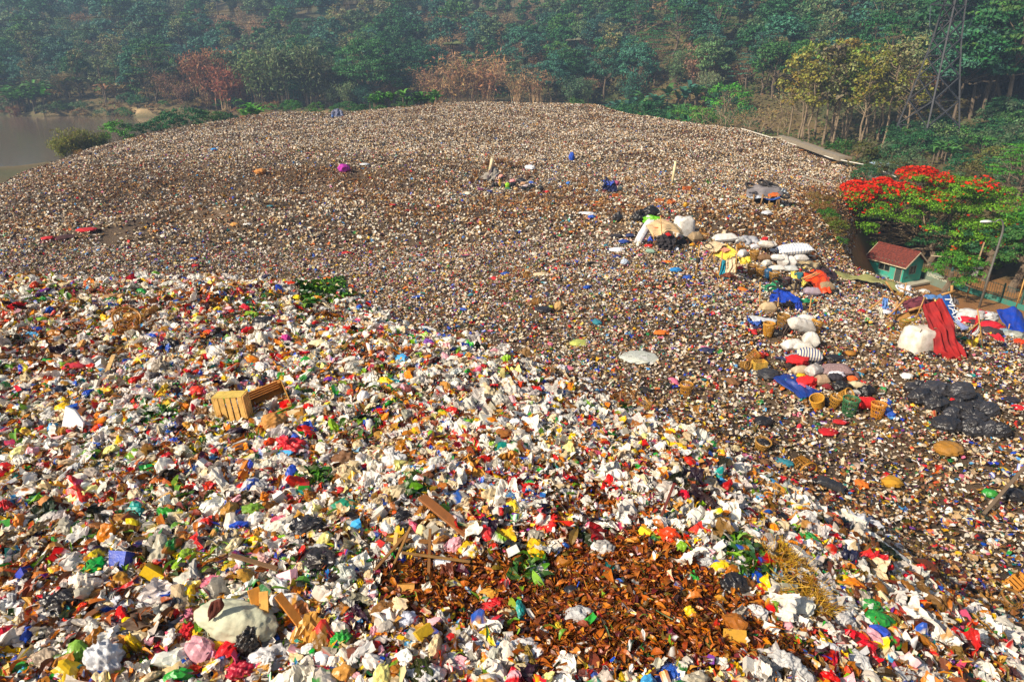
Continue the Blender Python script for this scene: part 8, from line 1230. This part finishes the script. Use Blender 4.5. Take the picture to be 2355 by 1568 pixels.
    cols = [('white', 'e8e6e2', 22), ('clear', 'c4c4c4', 22), ('cream', 'd8c8a4', 10), ('red', 'd0161e', 10), ('pink', 'e07c94', 4), ('black', '1e1e22', 7), ('yellow', 'f0c81c', 7), ('blue', '2458b8', 6), ('green', '2f9e44', 5), ('brown', '9a6a34', 6), ('grubby grey', '9a948a', 8), ('light blue', '86b8d8', 3)]
    ME = {}
    for i in range(10): V, F, _ = t_bag(4, 200 + i, .26, .62); ME['plastic', i] = mesh_np('plastic_bag', V, F, M['plastic'], None, True, link=False); ME['blackbag', i] = mesh_np('plastic_bag', V, F, M['blackbag'], None, True, link=False)
    for i in range(6): V, F, _ = t_sheet(22, 230 + i, .7, .2); ME['flat', i] = mesh_np('plastic_sheet', V, F, M['plastic'], None, True, link=False)
    wt = np.array([c[2] for c in cols], float); cnt = {}; n = 0
    while n < 380:
        y = math.sqrt(random.uniform(5.2 ** 2, 21 ** 2)); x = random.uniform(-.8, .8) * y
        if not inpoly(np.array([x]), np.array([y]), FRESH)[0] or (inpoly(np.array([x]), np.array([y]), PIT)[0] and random.random() < .85): continue
        p = np.array([x, y, hz(x, y)]); u, v = uv(p)
        if not (-30 < u < 2385 and v < 1610): continue
        c = cols[rng.choice(len(cols), p=wt / wt.sum())]; fl = random.random() < .38; kind = 'plastic_sheet' if fl else 'plastic_bag'
        if cnt.get(kind, 0) > (150 if fl else 245): continue
        cnt[kind] = cnt.get(kind, 0) + 1; lm = min(LM, key=lambda q: (q[1] - u) ** 2 + ((q[2] - v) * 1.5) ** 2)[0]; m_ = 'blackbag' if c[0] == 'black' else 'plastic'
        o = add(kind, ME['flat', random.randrange(6)] if fl else ME[m_, random.randrange(10)], None, tuple(np.clip(np.array(hx(c[1])) * random.uniform(.8, 1.12), 0, .9)), tuple(p + [0, 0, .05 if fl else .07]), (random.uniform(-.35, .35), random.uniform(-.35, .35), random.uniform(0, 6.3))); s = random.uniform(.24, .46) * (1.25 if fl else 1); o.scale = (s, s, s * random.uniform(.7, 1.1))
        l = f"{'crumpled ' + c[0] + ' sheet of plastic' if fl else 'scrunched ' + c[0] + ' plastic bag'} near the {lm}"; tag(o, l, 'plastic sheet' if fl else 'bag', 'loose litter: ' + l); n += 1
    # rags and bags strewn over the plain
    V, F, _ = t_bag(3, 260, .34, .4); rag = [mesh_np('rag', *t_bag(3, 260 + i, .36, .38)[:2], M['cloth'], None, True, link=False) for i in range(6)]; pc = [('blue', '1f4ea8'), ('black', '1c1b20'), ('red', 'b81a20'), ('white', 'dcdad6'), ('brown', '7a5432'), ('teal', '2a7a88'), ('navy', '1c2448'), ('pink', 'd06a88'), ('orange', 'd8701c')]
    PL = [('blue tarp shelter', 1805, 690), ('beige lean-to', 1520, 545), ('clothes heap', 1840, 880), ('red tent', 2130, 760), ('black heap of bin bags', 2190, 950), ('tall golden basket', 1576, 890), ('near mound crest', 900, 620), ('trench', 500, 500), ('grey tent', 1130, 420), ('fat black plastic roll', 1908, 1110)]
    n = 0
    while n < 170:
        y = math.sqrt(random.uniform(13 ** 2, 84 ** 2)) if random.random() < .6 else random.uniform(14, 50); x = random.uniform(-.78, .78) * y
        if inpoly(np.array([x]), np.array([y]), FRESH)[0] or rim_dist(x, y)[0] < 1: continue
        p = np.array([x, y, hz(x, y)]); u, v = uv(p); c = random.choice(pc); lm = min(PL, key=lambda q: (q[1] - u) ** 2 + ((q[2] - v) * 1.5) ** 2)[0]; o = add('rag', random.choice(rag), None, hx(c[1]), tuple(p + [0, 0, .05]), (0, 0, random.uniform(0, 6.3))); s = random.uniform(.35, .8); o.scale = (s, s * .8, s * .7); l = f'{c[0]} rag trodden into the litter near the {lm}'; tag(o, l, 'rag', 'loose rags: ' + l); n += 1
near_mound()

# ---------------------------------------------------------------- haze: the smoky air over the whole valley
def haze():
    mb = MB(); mb.box((0, 640, 74), (1900, 1420, 150)); m = D.materials.new('haze'); m.use_nodes = True; t = m.node_tree; t.nodes.remove(t.nodes['Principled BSDF'])
    v = t.nodes.new('ShaderNodeVolumePrincipled'); v.inputs['Color'].default_value = (.50, .70, 1.0, 1); v.inputs['Density'].default_value = .00042; v.inputs['Anisotropy'].default_value = .1
    t.links.new(v.outputs[0], t.nodes['Material Output'].inputs['Volume']); o = mb.build('haze', m); o['kind'] = 'stuff'
haze()
